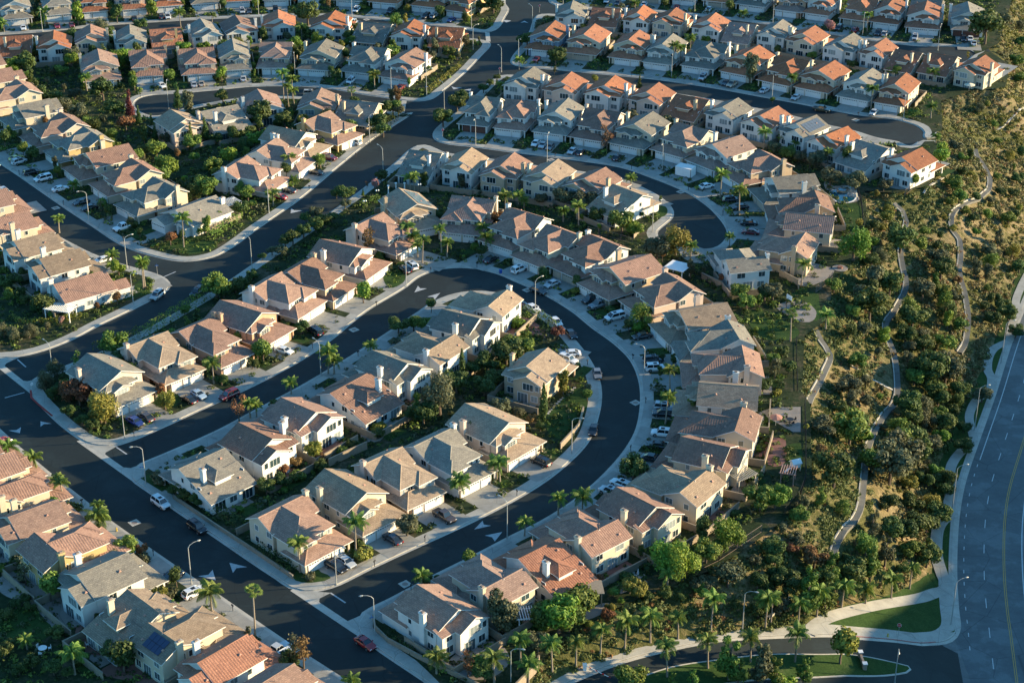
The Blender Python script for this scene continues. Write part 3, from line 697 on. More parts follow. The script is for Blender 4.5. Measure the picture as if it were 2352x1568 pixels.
def house_proto(kind, mir):
    root = bpy.data.objects.new('house', None); COL.objects.link(root)
    R, W = MB(), MB()
    def X(x0, x1): return (x0, x1) if mir > 0 else (-x1, -x0)
    def blk(x0, x1, y0, y1, e, p, axis='y', ha=False, hb=False, wall=True, o=0.5):
        a, b_ = X(x0, x1)
        if axis == 'x' and mir < 0: ha, hb = hb, ha
        roof_piece(R, a, b_, y0, y1, e, p, axis, ha, hb, o)
        if wall: wall_piece(W, a, b_, y0, y1, e, p, axis, ha, hb)
    def wall(x0, x1, y0, y1, z1, z0=-0.2): a, b_ = X(x0, x1); wall_piece(W, a, b_, y0, y1, z1 + 0.04, 0, z0=z0)
    chim = None; vents = []
    wn = lambda *a, **k: wins.append((a, k)); wins = []; doors = []; extra = []
    if kind == 'A':
        blk(-5.2, 5.2, -3.4, 8.5, 5.5, 0.46)
        blk(-4.9, 2.2, -5.0, 4.6, 5.35, 0.46, 'y', True)
        blk(-3.4, 0.2, -6.0, -2.0, 5.15, 0.42)
        blk(-5.3, 5.3, -8.5, -1.2, 2.75, 0.36, 'x', True, True, wall=False); wall(-5.25, 4.3, -8.45, -3.0, 2.75)
        wall(4.9, 5.25, -8.4, -8.05, 2.7)
        doors = [(-3.6, -8.5, 2.5), (0.7, -8.5, 4.9)]
        wn('f', -6.0, -1.6, 4.05, 2.1, 1.25, 'g'); wn('f', -3.4, 3.6, 4.2, 0.8, 0.8); wn('f', -5.0, 1.2, 4.2, 0.7, 0.9)
        chim = (-5.6, 3.8); vents = [(2.6, 0), (-2.6, 6.2), (3.4, 5.4)]
        doorx = (4.7, -3.45)
    elif kind == 'B':
        blk(-5.2, 5.2, 1.2, 8.5, 5.5, 0.50, 'x')
        blk(-4.0, 4.4, -4.9, 4.6, 5.4, 0.46, 'y', True)
        blk(0.4, 5.0, -6.0, 0.4, 5.2, 0.42, 'y', True)
        blk(-5.3, 5.3, -8.5, -2.2, 2.75, 0.38, 'x', True, True, wall=False); wall(-3.9, 5.25, -8.45, -4.0, 2.75)
        wall(-5.25, -4.9, -8.4, -8.05, 2.7)
        blk(-5.35, -3.2, -1.9, 1.6, 2.8, 0.35, 'y', True, False)
        doors = [(-2.3, -8.5, 2.5), (2.1, -8.5, 4.9)]
        wn('f', -6.0, 2.7, 4.05, 1.8, 1.25, 'g'); wn('f', -4.9, -1.2, 4.2, 1.2, 0.9); wn('f', -4.9, -3.1, 4.2, 0.5, 0.9)
        chim = (-5.6, 5.0); vents = [(2.6, 2.6), (-3.2, 7.0), (3.4, 7.4)]
        doorx = (-4.4, -1.95)
    elif kind == 'C':
        blk(-5.2, 5.2, -5.0, 2.2, 5.5, 0.42, 'x')
        blk(-2.6, 3.0, -6.0, -0.6, 5.3, 0.42, 'y', True)
        blk(-1.8, 2.0, 0.4, 5.6, 5.6, 0.40, 'y', False, True)
        a, b_ = X(-5.2, 5.2); shed_piece(R, a, b_, 2.6, 8.5, 5.55, 3.05)
        a, b_ = X(-5.17, 5.17)
        for xx in (a, b_): W.face([(xx, 2.0, -0.2), (xx, 8.47, -0.2), (xx, 8.47, 3.0), (xx, 2.0, 5.62)] if xx > 0 else [(xx, 8.47, -0.2), (xx, 2.0, -0.2), (xx, 2.0, 5.62), (xx, 8.47, 3.0)], 0)
        W.face([(b_, 8.47, -0.2), (a, 8.47, -0.2), (a, 8.47, 3.0), (b_, 8.47, 3.0)], 0)
        blk(-5.3, 5.3, -8.5, -2.2, 2.75, 0.38, 'x', True, True, wall=False); wall(-5.25, 4.1, -8.45, -4.0, 2.75)
        wall(4.9, 5.25, -8.4, -8.05, 2.7)
        doors = [(-3.6, -8.5, 2.5), (0.7, -8.5, 4.9)]
        wn('f', -6.0, 0.2, 4.05, 1.9, 1.25, 'g'); wn('f', -5.0, -4.0, 4.2, 0.8, 0.8); wn('f', -5.0, 4.2, 4.2, 0.8, 0.8)
        chim = (3.4, 3.6); vents = [(-3.2, 0.4), (-3.4, 6.2), (4.0, 6.6)]
        doorx = (4.7, -5.05)
    elif kind == 'D':
        blk(-6.0, 6.0, -4.6, 8.5, 3.6, 0.45)
        blk(-5.9, -0.6, -8.4, -1.0, 3.1, 0.42)
        blk(1.2, 4.8, -6.2, -1.0, 3.0, 0.42)
        doors = [(-3.3, -8.45, 4.9)]
        wn('f', -6.2, 3.0, 1.7, 1.8, 1.4, 'g')
        chim = (3.0, 8.4); vents = [(2.6, 1), (-2.6, 6.2)]
        doorx = (0.3, -4.65)
    else:   # E: long ridge front to back, two stepped gables at the rear
        blk(-5.2, 5.2, -4.2, 5.6, 5.5, 0.46)
        blk(-5.1, 2.0, 2.0, 8.5, 5.35, 0.46, o=0.45)
        wall(1.2, 5.1, 5.0, 7.1, 5.2); a, b_ = X(1.2, 5.15); shed_piece(R, a, b_, 5.2, 7.15, 5.85, 5.25)
        blk(-1.0, 3.6, -6.0, -1.0, 5.2, 0.42)
        blk(-5.3, 5.3, -8.5, -2.0, 2.75, 0.36, 'x', True, True, wall=False); wall(-3.2, 5.25, -8.45, -3.6, 2.75)
        wall(-5.25, -4.9, -8.4, -8.05, 2.7)
        doors = [(-1.6, -8.5, 2.5), (2.6, -8.5, 4.6)]
        wn('f', -6.0, 1.3, 4.05, 1.9, 1.25, 'g'); wn('f', -4.2, -3.4, 4.2, 0.8, 0.9)
        chim = (5.5, 2.6); vents = [(-2.6, -1), (2.8, 3.0), (-3.4, 6.6)]
        doorx = (-4.3, -4.25)
    # rear and side openings
    if kind in 'AB':
        for a in (('b', 8.5, -3.1, 4.15, 1.5, 1.2), ('b', 8.5, 2.5, 4.15, 1.9, 1.25), ('b', 8.5, -2.9, 1.45, 1.6, 1.3), ('b', 8.5, 0.6, 1.15, 2.2, 2.1), ('b', 8.5, 3.7, 1.45, 1.5, 1.3)): wn(*a)
    elif kind == 'C':
        for a in (('b', 8.47, -3.4, 1.25, 2.2, 2.0), ('b', 8.47, 0.0, 1.55, 1.5, 1.2), ('b', 8.47, 3.2, 1.25, 2.2, 2.0)): wn(*a)
    elif kind == 'D':
        for a in (('b', 8.5, -3.8, 1.6, 1.6, 1.3), ('b', 8.5, 0.3, 1.15, 2.4, 2.1)): wn(*a)
    else:
        for a in (('b', 8.5, -1.8, 4.1, 2.3, 1.5), ('b', 8.5, -4.1, 4.2, 0.8, 1.2), ('b', 7.1, 3.4, 4.0, 1.3, 1.0), ('b', 8.5, -3.4, 1.45, 1.4, 1.3), ('b', 8.5, -0.4, 1.15, 2.2, 2.1), ('b', 7.1, 3.4, 1.5, 1.6, 1.3)): wn(*a)
    sx = 6.0 if kind == 'D' else 5.2
    zs = (1.6,) if kind == 'D' else (1.5, 4.2)
    ymax = 5.0 if kind == 'C' else 6.6
    for fc, pl in (('l', -sx if kind != 'E' else -5.2), ('r', sx)):
        for z in zs:
            for yy, ww, hh in ((ymax - 0.4, 0.9, 1.1), (2.3, 1.3, 1.1), (-1.1, 0.7, 1.0)):
                if kind == 'B' and (z > 3 or fc == 'l') and yy < 1.2: continue
                if kind == 'B' and yy < 1.2: continue
                if kind == 'E' and yy > 5: continue
                if abs(yy - chim[1]) < 1.3 and abs(abs(chim[0]) - sx) < 1 and ((chim[0] > 0) == (fc == 'r')): yy += 1.9 if yy + 2 < ymax else -1.9
                wn(fc, pl, yy, z, ww, hh)
    # stucco band under the eaves / sill line on the front bay reads as trim
    roofm = part('roof', R.mesh('roof', [RM['b'], M['trim']]), root)
    part('wall', W.mesh('wall', [WM['w']]), root)
    c = MB(); cx_, cy_ = chim[0] * mir, chim[1]; ct = 8.1 if kind != 'D' else 6.6
    c.box(cx_ - 0.38, cx_ + 0.38, cy_ - 0.6, cy_ + 0.6, -0.2, ct, 0); c.box(cx_ - 0.48, cx_ + 0.48, cy_ - 0.7, cy_ + 0.7, ct - 0.28, ct + 0.06, 0); c.box(cx_ - 0.25, cx_ + 0.25, cy_ - 0.3, cy_ + 0.3, ct + 0.06, ct + 0.3, 1)
    part('chimney', c.mesh('chimney', [WM['w'], M['cap']]), roofm)
    # vents sit on whatever roof plane is below them
    def roof_z(x, y):
        best = -1
        for f_, mi in zip(R.f, R.m):
            if mi: continue
            pts = [R.v[i] for i in f_]; n_ = (Vector(pts[1]) - Vector(pts[0])).cross(Vector(pts[2]) - Vector(pts[0]))
            if n_.z <= 0.05 or len(pts) < 3: continue
            s = [((pts[(i + 1) % len(pts)][0] - pts[i][0]) * (y - pts[i][1]) - (pts[(i + 1) % len(pts)][1] - pts[i][1]) * (x - pts[i][0])) for i in range(len(pts))]
            if all(q >= -1e-6 for q in s): best = max(best, pts[0][2] - (n_.x * (x - pts[0][0]) + n_.y * (y - pts[0][1])) / n_.z)
        return best
    for vx, vy in vents:
        z = roof_z(vx * mir, vy)
        if z > 0: part('roof_vent', VENT, roofm, (vx * mir, vy, z + 0.02))
    z = roof_z(1.0 * mir, vents[0][1] + 1.6)
    if z > 0: part('vent_pipe', PIPE, roofm, (1.0 * mir, vents[0][1] + 1.6, z))
    for a, k in wins: window(root, *a, mir=mir, **k)
    for x, y, w_ in doors: garage_door(root, x, y, w_, mir)
    d = MB(); d.box(-0.5, 0.5, -0.05, 0.03, 0, 2.15, 0); part('front_door', d.mesh('front_door', [M['door_wood']]), root, (doorx[0] * mir, doorx[1], 0.05))
    return root
v = MB()
v.face([(-.3, -.3, 0), (.3, -.3, 0), (.12, .0, .28), (-.12, .0, .28)]); v.face([(.3, .3, 0), (-.3, .3, 0), (-.12, .0, .28), (.12, .0, .28)]); v.face([(.3, -.3, 0), (.3, .3, 0), (.12, 0, .28)]); v.face([(-.3, .3, 0), (-.3, -.3, 0), (-.12, 0, .28)])
VENT = v.mesh('roof_vent', [M['vent']])
v = MB(); v.tube([(0, 0, -.1), (0, 0, .55)], [.06, .06], 6); PIPE = v.mesh('vent_pipe', [M['cap']])
PROTO = {}
def house(kind, mir, roof, wallc, x, y, rz, label, group, dcol=None, sc=(1, 1, 1)):
    k = (kind, mir)
    if k not in PROTO: PROTO[k] = house_proto(kind, mir); first = True
    else: first = False
    remap = {RM['b'].name: RM[roof], WM['w'].name: WM[wallc], M['door_white'].name: M[dcol or 'door_white']}
    r = copy_tree(PROTO[k], None, remap)
    r.name = 'house'; r.location = (x, y, 0.15); r.rotation_euler = (0, 0, rz); r.scale = sc
    tag(r, label, 'house', group)
    return r
PLAN = {'A': 'stepped long roof', 'B': 'hipped front wing', 'C': 'low rear roof', 'D': 'single storey wide gable', 'E': 'long ridge and plain rear gable'}
HOUSES = []; DRIVES = MB()
def outline_hit(nm, x, y, dx, dy):
    p = OUT[nm]; best = 1e9
    q = np.roll(p, -1, 0); e = q - p
    den = dx * e[:, 1] - dy * e[:, 0]; den = np.where(abs(den) < 1e-9, 1e-9, den)
    t = ((p[:, 0] - x) * e[:, 1] - (p[:, 1] - y) * e[:, 0]) / den
    u = ((p[:, 0] - x) * dy - (p[:, 1] - y) * dx) / den
    ok = (t > 0.05) & (u >= 0) & (u <= 1)
    return float(t[ok].min()) if ok.any() else 99.0
def place_house(i, cnt, row, x, y, ang, kind, mir, roof, wallc, where, wf=1.0):
    dcol = random.choices([None, 'door_tan', 'door_brown'], [0.82, 0.14, 0.04])[0]; roof = 'B' if roof == 'b' and random.random() < .35 else roof
    mirname = 'left' if mir > 0 else 'right'
    storey = 'single-storey' if kind == 'D' else 'two-storey'
    if where: label = where; group = 'suburban tract houses'
    else:
        label = f"{ROOFWORD[roof]}-roofed {WALLWORD[wallc]} house, {ordw(i, cnt)} {ROWN[row]} in the {row}"
        group = 'houses of the ' + row
    s = 1.0 + random.uniform(-0.02, 0.03)
    s *= HS
    h = house(kind, mir, roof, wallc, x, y, ang, label, group, dcol, (s * wf, s * random.uniform(0.99, 1.05), HS))
    ca, sa = math.cos(ang), math.sin(ang)
    HOUSES.append(dict(x=x, y=y, ang=ang, kind=kind, mir=mir, ref=(f"the {ordw(i, cnt)} house {ROWN[row]} in the {row}" if not where else 'the ' + where.split(' at ')[0].split(' in ')[0]), row=row, i=i, obj=h))
    # driveway from the garage to the kerb
    fx, fy = sa, -ca                                  # front direction (local -y)
    px_, py_ = x + fx * 8.5 * HS, y + fy * 8.5 * HS
    nm = in_block(px_, py_)
    dist = outline_hit(nm, px_, py_, fx, fy) if nm else 6.0
    HOUSES[-1]['dist'] = dist; HOUSES[-1]['blk'] = nm
    if dist < 16:
        xo = {'A': -0.5, 'B': 0.6, 'C': -0.5, 'D': -3.3, 'E': 1.2}[kind] * mir * HS; hw = 2.8 if kind == 'D' else 3.9
        pts = []
        for lx, ly in ((xo - hw, -8.3 * HS), (xo + hw, -8.3 * HS), (xo + hw, -8.5 * HS - dist + 0.3), (xo - hw, -8.5 * HS - dist + 0.3)):
            pts.append((x + lx * ca - ly * sa, y + lx * sa + ly * ca, 0.160 + 0.004 * (len(HOUSES) % 4)))
        DRIVES.face(pts[::-1] if (pts[1][0] - pts[0][0]) * (pts[2][1] - pts[1][1]) - (pts[1][1] - pts[0][1]) * (pts[2][0] - pts[1][0]) < 0 else pts)
ROWN = {k: v['n'] if v['n'].startswith('from') else v['n'] for k, v in ROWS.items()}
ROWN['outer loop row'] = 'clockwise'
spacing = {}
for row, d in ROWS.items():
    items = [s.split() for s in d['h'].strip().split('|')]
    pts = []
    for x, y, k, rf, wl in items:
        z = 0.15 if d['mode'] == 'F' else (2.4 if k in 'Dd' else d.get('z', 4.9))
        pts.append(gp(float(x), float(y), z))
    n_ = len(pts); angs = []
    for i in range(n_):
        a, b_ = pts[max(i - 1, 0)], pts[min(i + 1, n_ - 1)]
        t = (b_ - a).to_2d().normalized(); nrm = Vector((t.y, -t.x)) * d['side']
        angs.append(nrm)
    sm = []
    for i in range(n_):
        v_ = angs[i] * 2 + angs[max(i - 1, 0)] + angs[min(i + 1, n_ - 1)]; sm.append(v_.normalized())
    spacing[row] = [round((pts[i + 1] - pts[i]).to_2d().length, 1) for i in range(n_ - 1)]
    for i, (x, y, k, rf, wl) in enumerate(items):
        f_ = sm[i]; ang = math.atan2(f_.x, -f_.y)          # local -y points along f_
        kind = k.upper(); mir = 1 if k.isupper() else -1
        p = pts[i]
        if d['mode'] == 'F': ox, oy = p.x - f_.x * 8.5 * HS, p.y - f_.y * 8.5 * HS
        else:
            c_ = {'A': 1.6, 'B': 1.4, 'C': -1.2, 'D': 1.5, 'E': 1.0}[kind]
            ox, oy = p.x + f_.x * c_, p.y + f_.y * c_
        nb = [(pts[j] - pts[i]).to_2d().length for j in (i - 1, i + 1) if 0 <= j < n_]
        place_house(i, n_, row, ox, oy, ang, kind, mir, rf, wl, None, min(1.1, max(.82, (sum(nb) / len(nb) - 1.9) / 10.5)))
for x, y, k, rf, wl, look, lab in SINGLES:
    p = gp(x, y, 3.8); q = gp(look[0], look[1], 0.15); f_ = (q - p).to_2d().normalized(); ang = math.atan2(f_.x, -f_.y)
    place_house(0, 1, 'outer loop row', p.x + f_.x, p.y + f_.y, ang, k.upper(), 1 if k.isupper() else -1, rf, wl, lab)
me = DRIVES.mesh('driveway', [M['drive']]); struct(obj('driveway', me))
for r_ in PROTO.values():
    def kill(o):
        for c_ in kids(o): kill(c_)
        bpy.data.objects.remove(o)
    kill(r_)
KIDS.clear(); print('HOUSES', len(HOUSES))
# ------------------------------------------------------------------ label book: every thing gets words that single it out
BOOK = []
def book(o, desc, cat, where, x, y, group=None):
    """desc + place; look-alikes in the same place are told apart by their order from the left"""
    o['category'] = cat
    if group: o['group'] = group
    sx, sy = to_sheet((x, y, 0)); BOOK.append((o, desc, where, sx, sy)); return o
def short(h): return f"the {ordw(h['i'], 0)} house of the {h['row']}" if h['ref'].startswith('the ' + ordw(h['i'], 0) + ' house') else h['ref']
def nearest(x, y): return min(HOUSES, key=lambda h: (h['x'] - x) ** 2 + (h['y'] - y) ** 2)
def where_near(x, y):
    h = nearest(x, y); ca, sa = math.cos(h['ang']), math.sin(h['ang'])
    dx, dy = x - h['x'], y - h['y']; ly = -dx * sa + dy * ca; lx = dx * ca + dy * sa
    if ly < -6.5: w_ = 'in front of'
    elif ly > 6.5: w_ = 'behind'
    else: w_ = 'beside'
    return w_ + ' ' + short(h)
def close_book():
    G = {}
    for e in BOOK: G.setdefault((e[1], e[2]), []).append(e)
    for (d, w_), L in G.items():
        L.sort(key=lambda e: e[3]); n_ = len(L)
        for i, e in enumerate(L):
            lab = f"{d} {w_}"
            if n_ == 2: lab += ', ' + ('left one', 'right one')[i]
            elif n_ > 2:
                lab += ', ' + ('leftmost' if i == 0 else 'rightmost' if i == n_ - 1 else ordw(i, n_) + ' from left')
            ws = lab.split()
            for drop in ('the', 'of', 'from'):
                if len(ws) > 16: ws = [x for x in ws if x != drop]
            e[0]['label'] = ' '.join(ws)
    seen = {}
    for e in BOOK: seen.setdefault(e[0]['label'], []).append(e)
    print('LABELS', len(seen), 'of', len(BOOK), 'longest', max(len(k.split()) for k in seen))

# ------------------------------------------------------------------ foliage kit
def quads_mesh(name, C, Nn, size, mat, aspect=1.0, seed=0):
    """many leaf-clump faces: centres, normals, half sizes"""
    r = np.random.default_rng(seed); n_ = len(C)
    a = r.normal(size=(n_, 3)); u = np.cross(Nn, a); u /= np.linalg.norm(u, axis=1)[:, None] + 1e-9
    v_ = np.cross(Nn, u); s = np.reshape(size, (-1, 1)) * np.ones((n_, 1))
    P = np.stack([C - u * s, C - v_ * s * aspect, C + u * s * r.uniform(0.7, 1.2, (n_, 1)), C + v_ * s * aspect], 1).reshape(-1, 3)
    me = bpy.data.meshes.new(name)
    me.vertices.add(4 * n_); me.vertices.foreach_set('co', P.ravel())
    me.loops.add(4 * n_); me.loops.foreach_set('vertex_index', np.arange(4 * n_))
    me.polygons.add(n_); me.polygons.foreach_set('loop_start', np.arange(n_) * 4); me.polygons.foreach_set('loop_total', np.full(n_, 4))
    me.materials.append(mat); me.update(calc_edges=True); return me
def lobe_points(lobes, n_, r, shell=0.55):
    vol = np.array([a * b_ * c for _, (a, b_, c) in lobes]) ** 0.72; pick = r.choice(len(lobes), n_, p=vol / vol.sum())
    d = r.normal(size=(n_, 3)); d /= np.linalg.norm(d, axis=1)[:, None]
    rad = shell + (1 - shell) * r.random(n_) ** 0.6
    rad *= 1 + 0.16 * np.sin(d[:, 0] * 7 + pick) * np.cos(d[:, 1] * 6 + d[:, 2] * 5)
    c = np.array([l[0] for l in lobes])[pick]; q = np.array([l[1] for l in lobes])[pick]
    P = c + d * q * rad[:, None]; Nn = d / q + r.normal(size=(n_, 3)) * 0.45 / q.mean()
    Nn /= np.linalg.norm(Nn, axis=1)[:, None]; return P, Nn
TP = {}
def tree_proto(kind, k):
    r = np.random.default_rng(hash_(kind) + k)
    tb = MB(); lobes = []; n_ = 1500; sz = 0.30; asp = 0.8; shell = 0.5
    if kind == 'round':
        h, R_ = 5.2, 2.1; lobes = [((r.uniform(-.9, .9), r.uniform(-.9, .9), 3.6 + r.uniform(-.6, .9)), (1.45, 1.45, 1.25)) for _ in range(7)]; th = 2.4; tw = .16
    elif kind == 'oak':
        lobes = [((r.uniform(-2.2, 2.2), r.uniform(-2.2, 2.2), 4.2 + r.uniform(-.9, 1.5)), (1.7, 1.7, 1.2)) for _ in range(12)]; th = 3; tw = .28; n_ = 2600; sz = .34
    elif kind == 'pepper':
        lobes = [((r.uniform(-1.8, 1.8), r.uniform(-1.8, 1.8), 3.9 + r.uniform(-1.2, 1.3)), (1.5, 1.5, 1.9)) for _ in range(10)]; th = 3; tw = .25; n_ = 2400; sz = .30; asp = .4
    elif kind == 'tall':
        lobes = [((r.uniform(-1, 1), r.uniform(-1, 1), z), (1.25, 1.25, 1.3)) for z in np.linspace(3.0, 8.0, 9)]; th = 5; tw = .2; n_ = 1900; shell = .35
    elif kind == 'conifer':
        lobes = [((r.uniform(-.25, .25), r.uniform(-.25, .25), z), (max(.35, 2.1 * (1 - z / 9.3)),) * 2 + (.55,)) for z in np.linspace(1.2, 8.6, 13)]; th = 7; tw = .2; n_ = 2000; sz = .28; asp = .45; shell = .35
    elif kind == 'pine':
        lobes = [((r.uniform(-1.4, 1.4), r.uniform(-1.4, 1.4), z), (1.5 - .1 * i_, 1.5 - .1 * i_, .95)) for i_, z in enumerate(np.linspace(2.4, 8.2, 11))]; th = 7; tw = .24; n_ = 2400; sz = .3; asp = .5; shell = .4
    elif kind == 'cypress':
        lobes = [((0, 0, z), (.62 * math.sin(PI * min(.97, (z + .6) / 8.6)) + .12,) * 2 + (.7,)) for z in np.linspace(.6, 7.4, 9)]; th = .8; tw = .1; n_ = 1300; sz = .2
    elif kind == 'bare':
        lobes = [((r.uniform(-.9, .9), r.uniform(-.9, .9), z), (.9, .9, .9)) for z in np.linspace(2.4, 5.6, 6)]; th = 4.5; tw = .12; n_ = 330; sz = .2; shell = .2
    elif kind == 'young':
        lobes = [((r.uniform(-.4, .4), r.uniform(-.4, .4), z), (.7, .7, .8)) for z in np.linspace(1.8, 3.4, 4)]; th = 2; tw = .07; n_ = 420; sz = .22
    else:  # bush
        lobes = [((r.uniform(-.5, .5), r.uniform(-.5, .5), .55 + r.uniform(-.1, .35)), (.75, .75, .6)) for _ in range(6)]; n_ = 620; sz = .2; th = 0
    P, Nn = lobe_points(lobes, n_, r, shell); P[:, 2] = np.maximum(P[:, 2], 0.05)
    crown = quads_mesh('crown', P, Nn, sz * r.uniform(.6, 1.25, n_), LM['dark'], asp, k)
    if not th:
        crown.name = 'bush'; o = bpy.data.objects.new('bush', crown); COL.objects.link(o); return o
    root = bpy.data.objects.new('tree', None); COL.objects.link(root)
    bend = [(0, 0, -.3), (r.uniform(-.1, .1), r.uniform(-.1, .1), th * .5), (r.uniform(-.25, .25), r.uniform(-.25, .25), th)]
    tb.tube(bend, [tw * 1.25, tw, tw * .7], 7)
    for q in range(0 if kind == 'cypress' else (9 if kind == 'bare' else 5)):
        c = lobes[q % len(lobes)][0]; z0 = th * r.uniform(.55, 1)
        a = Vector((bend[-1][0], bend[-1][1], z0)); b_ = Vector(c); mid = (a + b_) / 2 + Vector((0, 0, .2))
        tb.tube([a, mid, b_ + (b_ - a) * (.35 if kind == 'bare' else 0)], [tw * .5, tw * .36, tw * .12], 5)
    part('trunk', tb.mesh('trunk', [M['bark']], True), root); part('crown', crown, root); return root
def hash_(s): return sum(ord(c) * (i + 3) for i, c in enumerate(s)) % 9973
CATW = {'round': 'tree', 'oak': 'tree', 'pepper': 'tree', 'tall': 'tree', 'conifer': 'conifer', 'pine': 'pine', 'cypress': 'cypress', 'bare': 'tree', 'young': 'tree', 'bush': 'shrub'}
NAMEW = {'round': 'round_tree', 'oak': 'broad_tree', 'pepper': 'pepper_tree', 'tall': 'tall_tree', 'conifer': 'conifer', 'pine': 'pine_tree', 'cypress': 'cypress_tree', 'bare': 'bare_tree', 'young': 'young_tree', 'bush': 'shrub'}
DESCW = {'round': 'round {c} tree', 'oak': 'broad {c} tree', 'pepper': 'feathery {c} tree', 'tall': 'tall narrow {c} tree', 'conifer': 'pointed {c} conifer', 'pine': '{c} pine tree', 'cypress': 'slim {c} cypress', 'bare': 'nearly bare {c} tree', 'young': 'small young {c} tree', 'bush': '{c} shrub'}
COLW = {'dark': 'dark green', 'mid': 'green', 'bright': 'bright green', 'olive': 'grey-green', 'yellow': 'yellow-green', 'rust': 'rusty brown', 'red': 'red', 'pink': 'pink-flowering', 'scrub': 'brownish green'}
HGT = {'round': 5.4, 'oak': 6.9, 'pepper': 6.6, 'tall': 9.2, 'conifer': 9.0, 'pine': 9.0, 'cypress': 8.2, 'bare': 6.4, 'young': 4.2, 'bush': 1.5}
def plant(kind, col, x, y, h, z=0.15, where=None, wide=1.0, group=None):
    """h = height in metres"""
    k = random.randrange(2 if kind not in ('bush', 'round', 'oak') else 3)
    if (kind, k) not in TP: TP[(kind, k)] = tree_proto(kind, k)
    o = copy_tree(TP[(kind, k)], None, {LM['dark'].name: LM[col]})
    o.name = {'mid': 'broad_green_tree', 'olive': 'broad_grey_green_tree'}.get(col, 'broad_tree') if kind == 'oak' else NAMEW[kind]; o.location = (x, y, z); o.rotation_euler = (0, 0, random.uniform(0, 6.28)); s = h / HGT[kind]; o.scale = (s * wide, s * wide, s)  # all broad trees of the same model, named apart by leaf colour only
    book(o, DESCW[kind].format(c=COLW[col]), CATW[kind], where or where_near(x, y), x, y, group or {'bush': 'garden shrubs'}.get(kind, 'street and garden trees'))
    return o
def palm_crown(k, fan=False):
    r = np.random.default_rng(50 + k); mb = MB()
    nf = 26 if fan else 19
    for i in range(nf):
        a = 2 * PI * i / nf * 2.4 + r.uniform(-.2, .2); e0 = r.uniform(.0, 1.25) if i % 3 else r.uniform(.9, 1.4)
        L = (1.5 if fan else 2.7) * r.uniform(.85, 1.1); droop = r.uniform(1.5, 2.5) if not fan else r.uniform(.4, 1.1)
        pts = []; p = Vector((0, 0, 0)); n_ = 8
        for j in range(n_ + 1):
            e = e0 - droop * (j / n_) ** 1.3
            pts.append(p.copy()); p = p + Vector((math.cos(a) * math.cos(e), math.sin(a) * math.cos(e), math.sin(e))) * L / n_
        side = Vector((-math.sin(a), math.cos(a), 0))
        for j in range(n_):
            mb.bar(pts[j], pts[j + 1], .05 * (1 - j / n_ * .7))
        if fan:
            c = pts[-3]; d = (pts[-1] - pts[-3]).normalized(); up = side.cross(d)
            for q in range(11):
                t = -1.25 + 2.5 * q / 10; dd = d * math.cos(t) + side * math.sin(t); tip = c + dd * .85 - Vector((0, 0, .15)) + up * .05
                w_ = dd.cross(up).normalized() * .07; mb.face([c + w_ * .3, c + dd * .5 + w_, tip, c + dd * .5 - w_])
        else:
            for j in range(1, 22):
                t = j / 22 * n_; k0 = min(int(t), n_ - 1); q = pts[k0].lerp(pts[k0 + 1], t - k0); d = (pts[k0 + 1] - pts[k0]).normalized()
                ll = .78 * math.sin(PI * min(.96, (j + 3) / 25)) + .08
                for sg in (1, -1):
                    out = (side * sg * .72 + d * .5 + Vector((0, 0, -.45 - .25 * r.random()))).normalized()
                    w_ = d * .055; mb.face([q - w_, q + w_, q + out * ll * .6 + w_ * 1.1 - Vector((0, 0, .02)), q + out * ll - Vector((0, 0, .1))])
    mb.tube([(0, 0, -.5), (0, 0, -.1), (0, 0, .15)], [.14, .19, .08], 7, 1)
    return mb.mesh('crown', [LM['palm'], M['palm_bark']])
PC = [palm_crown(0), palm_crown(1), palm_crown(2)]; PCF = [palm_crown(7, True)]
_t = MB(); _t.tube([(0, 0, -.04), (.0, 0, .0), (.02, .0, .3), (.01, .02, .7), (0, 0, 1)], [.26, .22, .16, .135, .12], 8); PT = _t.mesh('trunk', [M['palm_bark']], True)
def palm(x, y, h, z=0.15, fan=False, where=None, s=1.0):
    o = empty('palm_tree' if not fan else 'fan_palm_tree', (x, y, z), random.uniform(0, 6.28))
    t = obj('trunk', PT, o); t.scale = (s, s, h); c = obj('crown', random.choice(PCF if fan else PC), o, (0, 0, h)); q = s * random.uniform(.82, 1.15); c.scale = (q, q, q * random.uniform(.85, 1.1)); o.rotation_euler.x = random.uniform(-.05, .05); o.rotation_euler.y = random.uniform(-.05, .05)
    book(o, ('tall ' if h > 6.5 else 'short ' if h < 3 else '') + ('fan palm' if fan else 'feather palm'), 'palm tree', where or where_near(x, y), x, y, 'palm trees')
    return o
